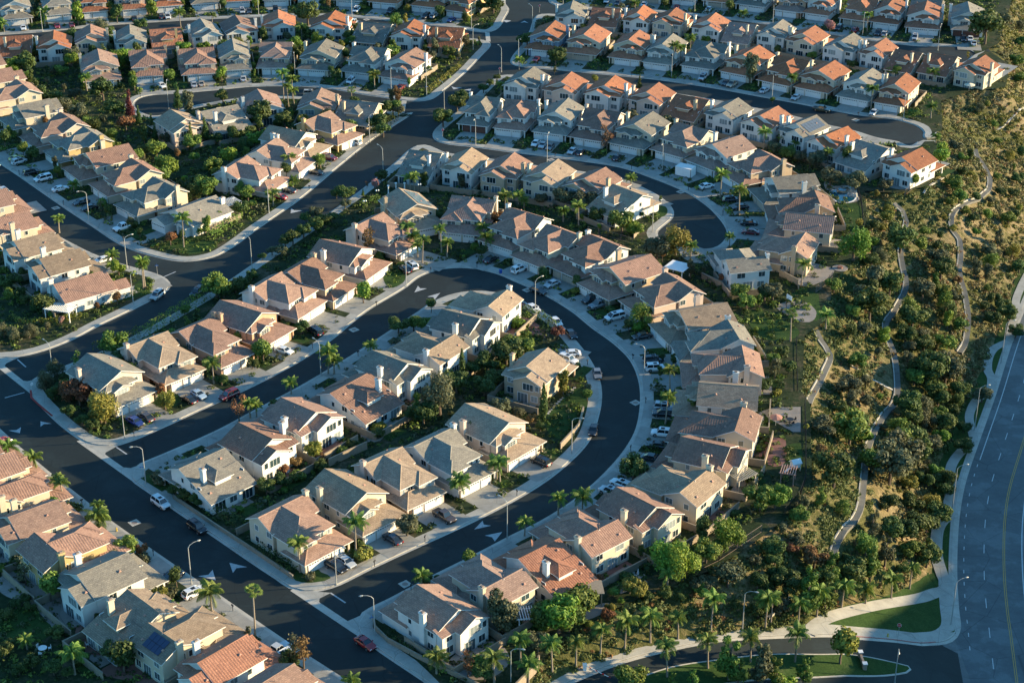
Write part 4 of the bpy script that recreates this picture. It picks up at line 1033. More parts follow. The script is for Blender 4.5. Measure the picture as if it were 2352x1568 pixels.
def leafy_box(name, pts, wdt, hgt, z, mat, step=0.2, seed=1, drape=False):
    """clipped hedge along world points"""
    r = np.random.default_rng(seed); pts = np.asarray(pts, float); C = []; Nn = []
    for i in range(len(pts) - 1):
        a, b_ = pts[i], pts[i + 1]; L = np.linalg.norm(b_ - a)
        if L < .01: continue
        d = (b_ - a) / L; nrm = np.array([-d[1], d[0]])
        n_ = int(L * (2 * hgt + wdt) * 9)
        t = r.random(n_) * L; s = r.random(n_) * (2 * hgt + wdt)
        off = np.where(s < hgt, -wdt / 2, np.where(s < 2 * hgt, wdt / 2, s - 2 * hgt - wdt / 2)); zz = np.where(s < hgt, s, np.where(s < 2 * hgt, s - hgt, hgt)) * (1 + .12 * np.sin(t * 1.7 + i))
        off = off * (1 + .15 * np.sin(t * 2.3)) + r.normal(size=n_) * .05
        x_ = a[0] + d[0] * t + nrm[0] * off; y_ = a[1] + d[1] * t + nrm[1] * off
        C.append(np.stack([x_, y_, z + zz + r.normal(size=n_) * .06], 1))
        nn = np.stack([nrm[0] * np.sign(off), nrm[1] * np.sign(off), np.zeros(n_)], 1); nn[s >= 2 * hgt] = (0, 0, 1); Nn.append(nn + r.normal(size=(n_, 3)) * .5)
    C = np.concatenate(C); Nn = np.concatenate(Nn); Nn /= np.linalg.norm(Nn, axis=1)[:, None]
    return obj(name, quads_mesh(name, C, Nn, .17 * r.uniform(.7, 1.3, len(C)), mat, .8, seed))
def scatter_stuff(name, X, Y, Z, S, mat, per=26, seed=3, flat=0.75, qs=.24):
    r = np.random.default_rng(seed); n_ = len(X)
    d = r.normal(size=(n_, per, 3)); d /= np.linalg.norm(d, axis=2)[:, :, None]; d[:, :, 2] = np.abs(d[:, :, 2]) 
    rad = (.55 + .45 * r.random((n_, per)))[:, :, None]
    P = np.stack([X, Y, Z], 1)[:, None, :] + d * rad * np.array([1, 1, flat]) * S[:, None, None]
    Nn = d + r.normal(size=d.shape) * .5; Nn /= np.linalg.norm(Nn, axis=2)[:, :, None]
    sz = (S[:, None] * qs * r.uniform(.6, 1.35, (n_, per)) + .03).ravel()
    o = obj(name, quads_mesh(name, P.reshape(-1, 3), Nn.reshape(-1, 3), sz, mat, .8, seed)); o['kind'] = 'stuff'; return o

# ------------------------------------------------------------------ cars
def car_meshes(kind):
    P_ = {'sedan': (4.6, .90, .86, 1.40, (-1.15, -.45, .85, 1.85), .95, .90), 'coupe': (4.5, .90, .82, 1.30, (-1.0, -.1, .95, 1.9), .92, .88),
          'suv': (4.6, .93, 1.0, 1.70, (-1.15, -.6, 1.85, 2.2), 1.02, 1.02), 'van': (5.0, .96, 1.0, 1.72, (-1.6, -.75, 2.15, 2.42), 1.02, 1.02), 'wagon': (4.8, .91, .9, 1.5, (-1.15, -.45, 1.75, 2.25), .96, .95), 'pickup': (5.4, .96, 1.02, 1.78, (-1.15, -.55, .65, .85), 1.05, 1.02)}[kind]
    L, w_, hood, top, (g0, g1, g2, g3), belt, tail = P_
    b = MB(); h = L / 2
    secs = [(-h, .38, hood - .22, w_ * .78), (-h + .12, .30, hood - .12, w_ * .90), (-h + .6, .26, hood - .03, w_), (g0, .26, belt - .03, w_), (0, .26, belt, w_), (g3 - .05, .26, max(belt, tail), w_), (h - .35, .27, tail - .01, w_ * .98), (h - .08, .32, tail - .07, w_ * .90), (h, .42, tail - .22, w_ * .82)]
    rings = []
    for x, z0, z1, ww in secs:
        rings.append([(x, -ww * .93, z0), (x, -ww, z0 + .2), (x, -ww, z1 - .16), (x, -ww * .90, z1), (x, ww * .90, z1), (x, ww, z1 - .16), (x, ww, z0 + .2), (x, ww * .93, z0)])
    for i in range(len(rings) - 1):
        for k in range(8):
            b.face([rings[i][k], rings[i][(k + 1) % 8], rings[i + 1][(k + 1) % 8], rings[i + 1][k]][::-1])
    b.face(rings[0]); b.face(rings[-1][::-1])
    # roof panel and pillars
    rw = w_ * .70; bw = w_ * .88; zt = top
    b.box(g1 - .04, g2 + .04, -rw - .03, rw + .03, zt - .05, zt + .012)
    for sg in (1, -1):
        b.bar((g0 + .02, sg * bw, belt - .03), (g1, sg * (rw + .01), zt - .02), .07); b.bar((g3 - .02, sg * bw, max(belt, tail) - .03), (g2, sg * (rw + .01), zt - .02), .10)
        xm = (g1 + g2) / 2; b.bar((xm, sg * (bw + .005), belt), (xm, sg * (rw + .02), zt - .03), .07)
        b.box(g0 + .15, g0 + .33, sg * (w_ + .08) - .09, sg * (w_ + .08) + .09, belt - .02, belt + .14)
    # dark wheel arches and sills
    for x in (-h + .92, h - .98):
        for sg in (1, -1): b.tube([(x, sg * (w_ - .2), .36), (x, sg * (w_ + .006), .36)], [.40, .40], 14, 1)
    b.box(-h - .015, -h + .1, -w_ * .55, w_ * .55, .36, hood - .34, 1); b.box(h - .1, h + .012, -.3, .3, .55, .68, 2)
    if kind == 'pickup': b.box(g3 + .12, h - .12, -w_ * .8, w_ * .8, .98, tail + .012, 1)
    if kind in ('suv', 'van', 'wagon'): b.box(g1 + .3, g1 + 1.1, -.38, .38, zt + .008, zt + .022, 1)
    if kind == 'suv':
        for sg in (1, -1): b.bar((g1 + .1, sg * rw * .95, zt + .05), (g2 - .1, sg * rw * .95, zt + .05), .04)
    g = MB(); k = .985
    lo = [(g0, -bw * k), (g3, -bw * k), (g3, bw * k), (g0, bw * k)]; hi = [(g1, -rw), (g2, -rw), (g2, rw), (g1, rw)]
    zb = min(belt, tail) - .05
    for i in range(4):
        j = (i + 1) % 4; g.face([(*lo[i], zb), (*lo[j], zb), (*hi[j], zt - .03), (*hi[i], zt - .03)])
    hl = MB(); hl.box(-.05, .08, -.17, .17, -.08, .08); tl = MB(); tl.box(-.06, .04, -.16, .16, -.10, .10)
    wh = MB(); wh.tube([(0, -.12, 0), (0, -.10, 0), (0, .10, 0), (0, .12, 0)], [.29, .335, .335, .29], 16)
    rm = MB(); rm.tube([(0, -.128, 0), (0, .128, 0)], [.21, .21], 12)
    return dict(body=b.mesh('body', [CM['white'], M['black'], M['signwhite']]), glass=g.mesh('windows', [M['carglass']]), head=hl.mesh('headlight', [M['headlight']]), tail=tl.mesh('tail_light', [M['taillight']]), tyre=wh.mesh('tyre', [M['rubber']], True), rim=rm.mesh('rim', [M['rim']]), L=L, w=w_, hood=hood, tz=tail)
CARP = {}
def car_proto(kind):
    m_ = car_meshes(kind); h = m_['L'] / 2; w_ = m_['w']
    root = bpy.data.objects.new('car', None); COL.objects.link(root)
    part('body', m_['body'], root); part('window_glass', m_['glass'], root)
    for x in (-h + .92, h - .98):
        for sg in (1, -1): t = part('wheel', m_['tyre'], root, (x, sg * (w_ - .09), .335)); part('rim', m_['rim'], t)
    for sg in (1, -1): part('headlight', m_['head'], root, (-h + .07, sg * w_ * .66, m_['hood'] - .22)); part('tail_light', m_['tail'], root, (h - .03, sg * w_ * .70, m_['tz'] - .20))
    return root
KINDN = {'sedan': 'sedan', 'coupe': 'coupe', 'suv': 'suv', 'van': 'minivan', 'wagon': 'station_wagon', 'pickup': 'pickup_truck'}
COLN = {'dark': 'dark grey', 'darkred': 'dark red', 'lightblue': 'light blue', 'navy': 'blue', 'green': 'dark green', 'brown': 'dark brown'}
def car(kind, col, V, head=None, road=False, z=None, where=None):
    p = gp(V[0], V[1], 0.5)
    if head is None:
        h = nearest(p.x, p.y); ang = h['ang'] + (PI if random.random() < .35 else 0) + PI / 2 + random.uniform(-.04, .04)
    else:
        q = gp(V[0] + head[0], V[1] + head[1], 0.5); d = (q - p).to_2d(); ang = math.atan2(d.y, d.x) + PI
    if kind not in CARP: CARP[kind] = car_proto(kind)
    o = copy_tree(CARP[kind], None, {CM['white'].name: CM[col]}); o.name = KINDN[kind]
    o.location = (p.x, p.y, (0.008 if road else 0.175)); o.rotation_euler = (0, 0, ang)
    w_ = where or ('parked on the street by ' if road else 'parked outside ') + short(nearest(p.x, p.y))
    book(o, COLN.get(col, col) + ' ' + KINDN[kind].replace('_', ' ').replace('suv', 'SUV'), 'car', w_, p.x, p.y, 'parked cars'); return o

# ------------------------------------------------------------------ street furniture
def lamp(V, arm, h=7.6, z=0.15, on=None, where=None, mat='steel', slim=False):
    """arm: sheet direction the arm reaches towards"""
    p = gp(V[0], V[1], z); q = gp(V[0] + arm[0], V[1] + arm[1], z); d = (q - p).normalized()
    o = empty('street_lamp', (p.x, p.y, p.z), math.atan2(d.y, d.x))
    m_ = MB(); m_.tube([(0, 0, -.1), (0, 0, .4), (0, 0, h)], [.15, .11, .07], 10); obj('pole', m_.mesh('pole', [M[mat]], True), o)
    a = MB(); a.tube([(0, 0, h - .05), (.35, 0, h + .42), (1.0, 0, h + .72), (1.8, 0, h + .80)], [.06, .05, .045, .04], 8); obj('arm', a.mesh('arm', [M[mat]], True), o)
    hd = MB(); hd.tube([(1.7, 0, h + .80), (1.85, 0, h + .79), (2.15, 0, h + .76), (2.42, 0, h + .76)], [.05, .13, .16, .06], 10); l_ = obj('lamp_head', hd.mesh('lamp_head', [M['steel']], True), o)
    ln = MB(); ln.tube([(2.1, 0, h + .62), (2.1, 0, h + .70)], [.09, .14], 10); obj('lens', ln.mesh('lens', [M['lamp_glass']]), l_)
    book(o, 'grey street lamp with curved arm', 'street lamp', where or where_near(p.x, p.y).replace('in front of', 'outside'), p.x, p.y, 'street lamps'); return o
_mb = MB(); _mb.box(-.05, .05, -.05, .05, 0, 1.05); MBP = _mb.mesh('post', [M['black']])
_mb = MB(); _mb.box(-.26, .02, -.1, .1, 1.05, 1.25); _mb.tube([(-.26, 0, 1.24), (.02, 0, 1.24)], [.1, .1], 10); _mb.box(.06, .32, -.1, .1, 1.05, 1.22); _mb.tube([(.06, 0, 1.22), (.32, 0, 1.22)], [.1, .1], 10); MBB = _mb.mesh('box', [M['black']])
def mailbox(V):
    p = gp(V[0], V[1], .15); o = empty('mailbox', p, random.uniform(0, 6)); obj('post', MBP, o); obj('letter_box', MBB, o)
    book(o, 'black post-mounted mailbox', 'mailbox', where_near(p.x, p.y), p.x, p.y, 'kerbside mailboxes')
def text_mesh(s, size, mat, ext=.004):
    c = bpy.data.curves.new('t', 'FONT'); c.body = s; c.size = size; c.align_x = 'CENTER'; c.align_y = 'CENTER'; c.extrude = ext
    t = bpy.data.objects.new('t', c); COL.objects.link(t); bpy.context.view_layer.update()
    me = bpy.data.meshes.new_from_object(t.evaluated_get(bpy.context.evaluated_depsgraph_get())); bpy.data.objects.remove(t); me.materials.clear(); me.materials.append(mat); return me
def stop_sign(V, face, z=0.15, where=None):
    p = gp(V[0], V[1], z); q = gp(V[0] + face[0], V[1] + face[1], z); d = q - p
    o = empty('stop_sign', p, math.atan2(d.y, d.x) + PI / 2)
    m_ = MB(); m_.tube([(0, .05, 0), (0, .05, 2.6)], [.04, .04], 8); obj('post', m_.mesh('post', [M['steel']]), o)
    def oc(r_, y0, y1, mat): 
        k = MB(); a = [(r_ * math.cos(PI / 8 + i * PI / 4), y0, 2.5 + r_ * math.sin(PI / 8 + i * PI / 4)) for i in range(8)]; b_ = [(x, y1, zz) for x, _, zz in a]
        k.face(a); k.face(b_[::-1])
        for i in range(8): k.face([a[i], b_[i], b_[(i + 1) % 8], a[(i + 1) % 8]])
        return k.mesh('plate', [mat])
    obj('border', oc(.42, -.01, .01, M['signwhite']), o); f_ = obj('plate', oc(.38, -.016, -.004, M['signred']), o)
    obj('lettering', text_mesh('STOP', .26, M['signwhite']), f_, (0, -.022, 2.5), (PI / 2, 0, 0))
    book(o, 'red octagonal STOP sign', 'stop sign', where or where_near(p.x, p.y), p.x, p.y, 'stop signs')
# ------------------------------------------------------------------ the low road, verge, entrance road
HWK = [(2520, 420), (2440, 540), (2388, 620), (2352, 700), (2319, 784), (2279, 909), (2239, 1021), (2211, 1104), (2197, 1176), (2191, 1251), (2190, 1326), (2194, 1401), (2198, 1438), (2190, 1460), (2166, 1473), (2114, 1477)]
ENU = [(2050, 1469), (1951, 1461), (1889, 1457), (1764, 1461), (1651, 1468), (1551, 1486), (1426, 1518), (1301, 1568), (1200, 1625)]
hw, _ = smooth_poly(HWK, 1.5, False, ZLOW); en, _ = smooth_poly(ENU, 1.5, False, ZLOW)
main_k, _ = smooth_poly(HWK[:13], 2.0, False, ZLOW)
ext = np.array([main_k[-1] + (main_k[-1] - main_k[-6]) / np.linalg.norm(main_k[-1] - main_k[-6]) * q for q in (10, 60, 140)])
mk = np.concatenate([main_k, ext])
def off_line(c, d):
    t = np.gradient(c, axis=0); t /= np.linalg.norm(t, axis=1)[:, None]; return c + np.stack([-t[:, 1], t[:, 0]], 1) * d
# travelling down the sheet the road lies on the left-hand (sunny) side
RW = 28.5
road_r = off_line(mk, RW)
hwp = np.concatenate([off_line(mk, -3.0), road_r[::-1]])
fill('main_road', hwp, ZLOW + 0.0, M['asphalt_old'])
ent = [P2(v, ZLOW) for v in [(2150, 1460), (2050, 1464), (1951, 1456), (1889, 1452), (1764, 1456), (1651, 1463), (1551, 1481), (1426, 1513), (1301, 1563), (1150, 1640), (1150, 1800), (2240, 1800), (2225, 1640), (2200, 1500), (2165, 1482)]]
fill('entrance_road', np.array(ent), ZLOW + 0.03, M['asphalt'])
verge = np.concatenate([hw, en, np.array([P2((1180, 1600), ZLOW)]), TOW[::-1][2:]])
verge = verge[np.concatenate([[True], np.linalg.norm(np.diff(verge, axis=0), axis=1) > .05])]
fill('verge_lawn', verge, ZLOW + 0.10, M['lawn'], skirt=.9)
kl = np.concatenate([hw, en])
ribbon('kerb', kl, 0.0, 0.30, ZLOW + 0.136, M['gutter'], skirt=.14)
ribbon('gutter', kl, 0.75, -0.01, ZLOW + 0.050, M['gutter'])
sw, _ = smooth_poly([(2239, 1000), (2211, 1104), (2197, 1176), (2191, 1251)], 1.5, False, ZLOW)
ribbon('pavement', np.concatenate([hw[np.linalg.norm(hw - np.array(P2((2191, 1340), ZLOW)), axis=1).argmin():], en]), -0.30, 2.9, ZLOW + 0.150, M['sidewalk'])
ribbon('kerb_walk', hw[:np.linalg.norm(hw - np.array(P2((2191, 1340), ZLOW)), axis=1).argmin() + 1], -0.30, 0.95, ZLOW + 0.143, M['sidewalk'])
for k_, (pts, w_) in enumerate((([(2360, 630), (2345, 660), (2333, 695), (2338, 718), (2325, 745), (2318, 784)], 1.0),
    ([(2318, 784), (2285, 800), (2271, 820), (2268, 850), (2278, 870), (2274, 900), (2264, 910)], 1.1), ([(2274, 905), (2245, 918), (2231, 940), (2226, 960), (2231, 985), (2236, 1005)], 1.0),
    ([(2236, 1010), (2210, 1035), (2190, 1060), (2182, 1085), (2188, 1110), (2184, 1135), (2179, 1155), (2182, 1176), (2190, 1185)], 1.1),
    ([(2186, 1185), (2166, 1197), (2155, 1215), (2151, 1240), (2151, 1276), (2159, 1306), (2169, 1332), (2182, 1352)], 1.2),
    ([(2186, 1348), (2150, 1362), (2114, 1374), (2014, 1391), (1939, 1408), (1889, 1426), (1868, 1441), (1860, 1456)], 1.3))):
    c, _ = smooth_poly(pts, 1.2, False, ZLOW); ribbon('footpath', c, w_, w_, ZLOW + 0.17 + .005 * k_, M['sidewalk'])
isl = [(1400, 1590), (1430, 1571), (1491, 1547), (1551, 1529), (1651, 1514), (1764, 1502), (1889, 1502), (1981, 1506), (2059, 1522), (2086, 1529), (2093, 1538), (2083, 1546), (2014, 1554), (1876, 1557), (1750, 1562), (1650, 1575), (1560, 1600)]
ip, _ = smooth_poly(isl, 1.5, True, ZLOW); fill('kerb', ip, ZLOW + .15, M['gutter'], skirt=.2); fill('island_lawn', offset(ip, .35), ZLOW + .20, M['lawn'], skirt=.06)
b2 = [(1300, 1680), (1500, 1640), (1700, 1608), (1900, 1600), (2050, 1602), (2140, 1640), (2150, 1760), (1300, 1760)]
ip2, _ = smooth_poly(b2, 2, True, ZLOW); fill('far_verge_lawn', ip2, ZLOW + .15, M['lawn'], skirt=.2)
def stripe(d, w_, mat, dash=None, i0=0, z=.012, pts=None):
    c = off_line(mk if pts is None else pts, d * 1.05)
    seg = np.linalg.norm(np.diff(c, axis=0), axis=1); s = np.concatenate([[0], np.cumsum(seg)])
    def at(t): return np.array([np.interp(t, s, c[:, 0]), np.interp(t, s, c[:, 1])])
    V = []; Fc = []
    runs = [(i0, s[-1])] if not dash else [(t, t + dash[0]) for t in np.arange(i0, s[-1], dash[1])]
    for a, b_ in runs:
        n_ = max(1, int((b_ - a) / 3))
        for k in range(n_ + 1):
            t = a + (b_ - a) * k / n_; p = at(t); q = at(min(t + .5, s[-1])) - at(max(t - .5, 0)); q /= np.linalg.norm(q) + 1e-9; nn = np.array([-q[1], q[0]]) * w_ / 2
            V += [(p[0] - nn[0], p[1] - nn[1], LZ(p[0] - nn[0], ZLOW + z)), (p[0] + nn[0], p[1] + nn[1], LZ(p[0] + nn[0], ZLOW + z))]
            if k: m_ = len(V); Fc.append((m_ - 4, m_ - 2, m_ - 1, m_ - 3))
    me = bpy.data.meshes.new('road_marking'); me.from_pydata(V, [], Fc); me.materials.append(mat); struct(obj('road_marking', me))
bot = mk[np.linalg.norm(mk - np.array(P2((2218, 1060), ZLOW)), axis=1).argmin():-2]
top = mk[:np.linalg.norm(mk - np.array(P2((2226, 1060), ZLOW)), axis=1).argmin()]
stripe(2.0, .20, M['paint'], pts=top)
stripe(1.9, .16, M['paint'], (1.2, 4.2), pts=bot)
stripe(5.6, .16, M['paint'], (3.2, 9.5))
stripe(9.1, .12, M['paint_yellow']); stripe(9.42, .12, M['paint_yellow'])
stripe(12.6, .20, M['paint'])
stripe(17.0, .16, M['paint'], (3.2, 9.5)); stripe(20.6, .16, M['paint'], (3.2, 9.5)); stripe(24.6, .2, M['paint'])
c, _ = smooth_poly([(1950, 1461), (2050, 1469), (2114, 1477), (2150, 1475)], 1.5, False, ZLOW); ribbon('red_kerb', c, .14, .02, ZLOW + .142, M['paint_red'])
c = off_line(mk, RW); ribbon('pavement', c, 2.6, 0, ZLOW + .14, M['sidewalk'], skirt=.2)

# ------------------------------------------------------------------ paths and drains on the hillside
def hill_line(pts, step=2.0):
    W = [on_ground(*p) for p in pts]; W = np.array([(p.x, p.y) for p in W]); out = []
    for i in range(len(W) - 1):
        L = np.linalg.norm(W[i + 1] - W[i]); k = max(1, int(L / step)); p0, p1, p2, p3 = W[max(i - 1, 0)], W[i], W[i + 1], W[min(i + 2, len(W) - 1)]
        for j in range(k):
            t = j / k; out.append(.5 * (2 * p1 + (p2 - p0) * t + (2 * p0 - 5 * p1 + 4 * p2 - p3) * t * t + (3 * p1 - p0 - 3 * p2 + p3) * t ** 3))
    out.append(W[-1]); return np.array(out)
PATHS = [[(2240, 345), (2248, 368), (2265, 392), (2274, 417), (2270, 440), (2250, 458), (2220, 470), (2202, 480), (2186, 500), (2189, 532), (2204, 552), (2207, 592), (2204, 630), (2217, 680), (2224, 730), (2219, 784), (2204, 812)],
 [(2054, 468), (2074, 485), (2082, 510), (2077, 532), (2069, 580), (2074, 617), (2082, 655), (2069, 692), (2047, 727), (2034, 747), (2036, 770), (2044, 790), (2052, 809), (2059, 847), (2062, 894), (2057, 924), (2029, 959), (2009, 992), (1997, 1022), (1989, 1059), (1984, 1109), (1974, 1176), (1939, 1221), (1924, 1246), (1912, 1282)],
 [(1874, 760), (1886, 784), (1907, 818), (1899, 846), (1881, 884), (1864, 914), (1858, 930)]]
for P in PATHS:
    c = hill_line(P); ribbon('hillside_path', c, .62, .62, 0, M['ditch'], True, .10, skirt=.6)
    ribbon('path_kerb', off_line(c, -.75), .13, .13, 0, M['gutter'], True, .28, skirt=.9)
for P in ([(1944, 834), (1985, 858), (2051, 896)], [(2066, 899), (2120, 922), (2184, 959)], [(2014, 1016), (2070, 1043), (2134, 1076)], [(2172, 407), (2140, 425), (2121, 446)], [(2352, 248), (2328, 268), (2290, 300)], [(1764, 1420), (1790, 1395), (1815, 1372)]):
    c = hill_line(P); ribbon('concrete_drain', c, .3, .3, 0, M['gutter'], True, .12, skirt=.4)

# ------------------------------------------------------------------ painted marks, covers, gutters on the streets
def flat(name, pts, z, mat):
    W = [P2(p) for p in pts]; me = bpy.data.meshes.new(name); a = sum(W[i][0] * W[(i + 1) % len(W)][1] - W[(i + 1) % len(W)][0] * W[i][1] for i in range(len(W)))
    if a < 0: W = W[::-1]
    m_ = MB(); 
    r = delaunay_2d_cdt([Vector(q) for q in W], [], [list(range(len(W)))], 1, 1e-4)
    me.from_pydata([(q.x, q.y, z) for q in r[0]], [], [list(f_) for f_ in r[2]]); me.materials.append(mat)
    if me.polygons and me.polygons[0].normal.z < 0: me.flip_normals()
    return struct(obj(name, me))
def tl(i, j, pts): return [(588 * i + x / 4, 392 * j + y / 4) for x, y in pts]
for i, j, pts in ((0, 3, [(2108, 462), (2140, 556), (2172, 512), (2272, 502)]), (0, 3, [(1953, 527), (1982, 622), (1820, 585), (1915, 572)]), (0, 2, [(372, 733), (475, 755), (405, 758), (372, 783)]), (0, 2, [(193, 787), (182, 842), (80, 817), (150, 813)]),
    (1, 3, [(2082, 77), (2092, 112), (2160, 122), (2005, 157)]), (1, 3, [(2262, 180), (2194, 267), (2168, 228), (2102, 213)]), (1, 1, [(1488, 1057), (1508, 1080), (1572, 1082), (1455, 1118)]), (1, 1, [(1692, 1122), (1640, 1187), (1630, 1160), (1572, 1158)]),
    (1, 1, [(323, 345), (350, 364), (432, 366), (318, 392)]), (1, 0, [(1795, 795), (1830, 806), (1897, 806), (1815, 823)]), (1, 0, [(1978, 815), (1965, 846), (1945, 832), (1903, 831)]), (2, 0, [(75, 213), (115, 194), (150, 213), (112, 206)]), (1, 0, [(2265, 190), (2300, 186), (2345, 192), (2300, 210)])):
    flat('road_marking', tl(i, j, pts), .012, M['paint_faded'])
def line(a, b_, w_, mat, z=.010, name='road_marking'):
    A, B = np.array(P2(a)), np.array(P2(b_)); ribbon(name, np.array([A, B]), w_ / 2, w_ / 2, z, mat)
for i, j, a, b_ in ((0, 2, (160, 165), (238, 235)), (0, 2, (45, 517), (225, 468)), (0, 2, (1070, 970), (1165, 1035)), (1, 3, (683, 738), (822, 830)), (0, 1, (1505, 975), (1615, 928))):
    line(*tl(i, j, [a, b_]), .3, M['paint_faded'])
for i, j, a, b_ in ((0, 2, (735, 905), (1235, 1262)), (0, 2, (-10, 215), (300, 462)), (1, 3, (345, 703), (965, 1118)), (1, 0, (2125, 300), (2135, 385)), (1, 0, (1368, 900), (1335, 1065))):
    line(*tl(i, j, [a, b_]), 1.5, M['gutter'], .016, 'cross_gutter')
for i, j, pts in ((0, 2, [(740, 905), (960, 1058), (970, 1020), (1100, 948), (960, 957)]), (0, 2, [(1060, 1148), (1222, 1262), (1240, 1180), (1300, 1128), (1200, 1162)]), (1, 3, [(350, 708), (577, 838), (585, 790), (690, 738), (550, 727)]), (1, 3, [(820, 1008), (965, 1112), (955, 1020), (1003, 928), (930, 960)]), (0, 2, [(20, 250), (60, 200), (190, 140), (60, 150), (0, 160), (-20, 215)]), (0, 2, [(160, 352), (280, 450), (300, 370), (345, 345), (250, 366)])):
    flat('cross_gutter', tl(i, j, pts), .020, M['sidewalk'])
c = np.array([P2(v) for v in tl(0, 2, [(282, 452), (290, 520), (350, 580), (420, 640), (482, 688)])]); ribbon('red_kerb', c, .22, .22, .162, M['paint_red'])
_m = MB(); _m.box(-.62, .62, -.62, .62, 0, .012); COVF = _m.mesh('frame', [M['gutter']]); _m = MB(); _m.tube([(0, 0, 0), (0, 0, .02)], [.36, .36], 18); COVL = _m.mesh('lid', [M['cap']], False)
for i, j, x, y in ((0, 1, 512, 343), (0, 3, 1235, 95), (1, 3, 1370, 658), (1, 1, 900, 1460), (2, 2, 1135, 562), (2, 1, 1550, 195), (2, 1, 140, 1097), (2, 0, 360, 1470), (3, 0, 805, 1103), (1, 0, 1015, 182), (0, 1, 1110, 1550)):
    v = tl(i, j, [(x, y)])[0]; p = gp(*v, .006); o = empty('manhole_cover', p, .7); s = 1.5; o.scale = (s, s, 1); obj('frame', COVF, o); obj('lid', COVL, o)
    book(o, 'round manhole cover in square concrete frame', 'manhole cover', 'on the street by ' + short(nearest(p.x, p.y)), p.x, p.y, 'manhole covers')
# ------------------------------------------------------------------ cars: tile, position, kind, colour, heading
CARS = """0 0 215 262 sedan white|0 0 525 245 sedan red|0 0 660 235 sedan darkred|0 0 1235 178 sedan black|0 0 1480 160 suv dark|0 0 1542 160 suv white|0 0 2225 110 suv silver|0 0 2290 110 sedan dark|0 0 1485 792 sedan white 9 6|0 0 1783 783 sedan silver|0 0 1850 775 sedan beige|0 0 2235 730 sedan silver|0 0 150 1458 coupe yellow 9 -3|0 0 175 1492 suv silver 9 -3
1 0 180 98 suv black|1 0 922 100 suv white|1 0 1237 108 pickup dark|1 0 1563 158 suv dark|1 0 1635 152 wagon silver|1 0 1797 190 sedan navy|1 0 898 210 pickup white -9 -1 r|1 0 870 752 suv white|1 0 1325 812 sedan darkred|1 0 500 860 suv beige 9 0 r|1 0 905 1314 suv white -9 -2.2|1 0 675 1458 suv darkred 9 2
1 1 550 22 sedan black -9 -2|1 1 300 188 sedan black -9 -2|1 1 212 248 sedan red -9 -2|1 1 1430 880 suv white -9 -7|1 1 1368 912 coupe black -9 -7|1 1 540 1482 van black -8 -5|1 1 2163 820 sedan black
2 0 872 15 sedan silver|2 0 970 35 sedan dark|2 0 1213 50 sedan white|2 0 1515 72 sedan darkred|2 0 1808 92 sedan white|2 0 226 552 sedan darkred|2 0 1752 720 suv silver|2 0 1965 770 sedan dark|2 0 2022 782 pickup beige|2 0 2318 838 sedan silver|2 0 218 1324 sedan white|2 0 283 1340 sedan silver|2 0 350 1356 sedan grey|2 0 555 1395 sedan silver|2 0 632 1405 sedan black|2 0 968 1454 sedan black
3 0 650 266 suv black|3 0 800 286 suv red|3 0 1010 312 suv dark|3 0 1075 317 suv silver|3 0 1348 352 suv silver|3 0 1795 368 suv black|3 0 1858 365 sedan white|3 0 1888 402 sedan white|3 0 255 902 sedan silver|3 0 495 1007 pickup green 9 1.6 r|3 0 970 1040 sedan silver
0 1 290 22 suv black|0 1 395 80 van white|0 1 555 174 sedan white|0 1 748 297 sedan black|0 1 822 348 sedan black|0 1 1130 527 pickup white|0 1 45 202 suv silver 9 7 r|0 1 935 828 coupe white|0 1 1445 1148 suv silver -9 7 r|0 1 1812 1118 suv black -9 7 r
2 1 65 915 suv white|2 1 370 1047 sedan silver|2 1 240 1102 sedan black 9 3.4 r|2 1 190 1264 sedan white 9 5 r|2 1 400 1387 sedan white 9 7.5 r|2 1 540 1502 sedan black 8 9 r|2 1 720 1192 suv black|2 1 800 1237 pickup grey|2 1 945 1350 van white|2 1 1195 1527 sedan black|2 1 1785 150 sedan white|2 1 2010 274 suv black|2 1 2095 342 sedan black|2 1 2178 487 sedan black|2 1 2190 570 sedan darkred
2 2 540 120 sedan white -9 0.5|2 2 515 176 suv white 9 3|2 2 782 295 sedan grey 2 9 r|2 2 750 812 sedan black -3 9 r|2 2 265 1112 suv black|2 2 1298 177 suv black|2 2 1318 250 suv white|2 2 1400 612 suv silver|2 2 1400 670 van black|2 2 1380 850 suv white|2 2 1335 962 sedan black|2 2 1285 1080 sedan black|2 2 1005 1317 wagon white|2 2 900 1387 suv silver
0 2 1240 742 sedan navy|0 2 1340 702 sedan brown|0 2 1735 537 coupe black|0 2 1825 494 coupe lightblue|0 2 2105 497 suv darkred -9 4 r|0 2 1478 1484 suv white 9 6.2 r|0 2 190 1162 sedan white|0 2 275 1210 sedan white|0 2 470 1427 sedan dark|0 2 5 940 sedan red
1 2 258 92 sedan white
0 3 1812 142 suv black 9 6.2 r|0 3 1580 594 sedan dark|0 3 1788 742 wagon white
1 3 735 507 wagon black|1 3 825 462 sedan silver|1 3 1255 252 sedan dark|1 3 1730 45 pickup brown|1 3 1005 1202 coupe red 9 6.2 r|1 3 195 1282 pickup silver|1 3 240 1347 suv white"""
for ln in CARS.replace('\n', '|').split('|'):
    t = ln.split(); V = tl(int(t[0]), int(t[1]), [(float(t[2]), float(t[3]))])[0]; rd = t[-1] == 'r'; t = t[:-1] if rd else t
    car(t[4], t[5], V, (float(t[6]), float(t[7])) if len(t) > 7 else None, rd)

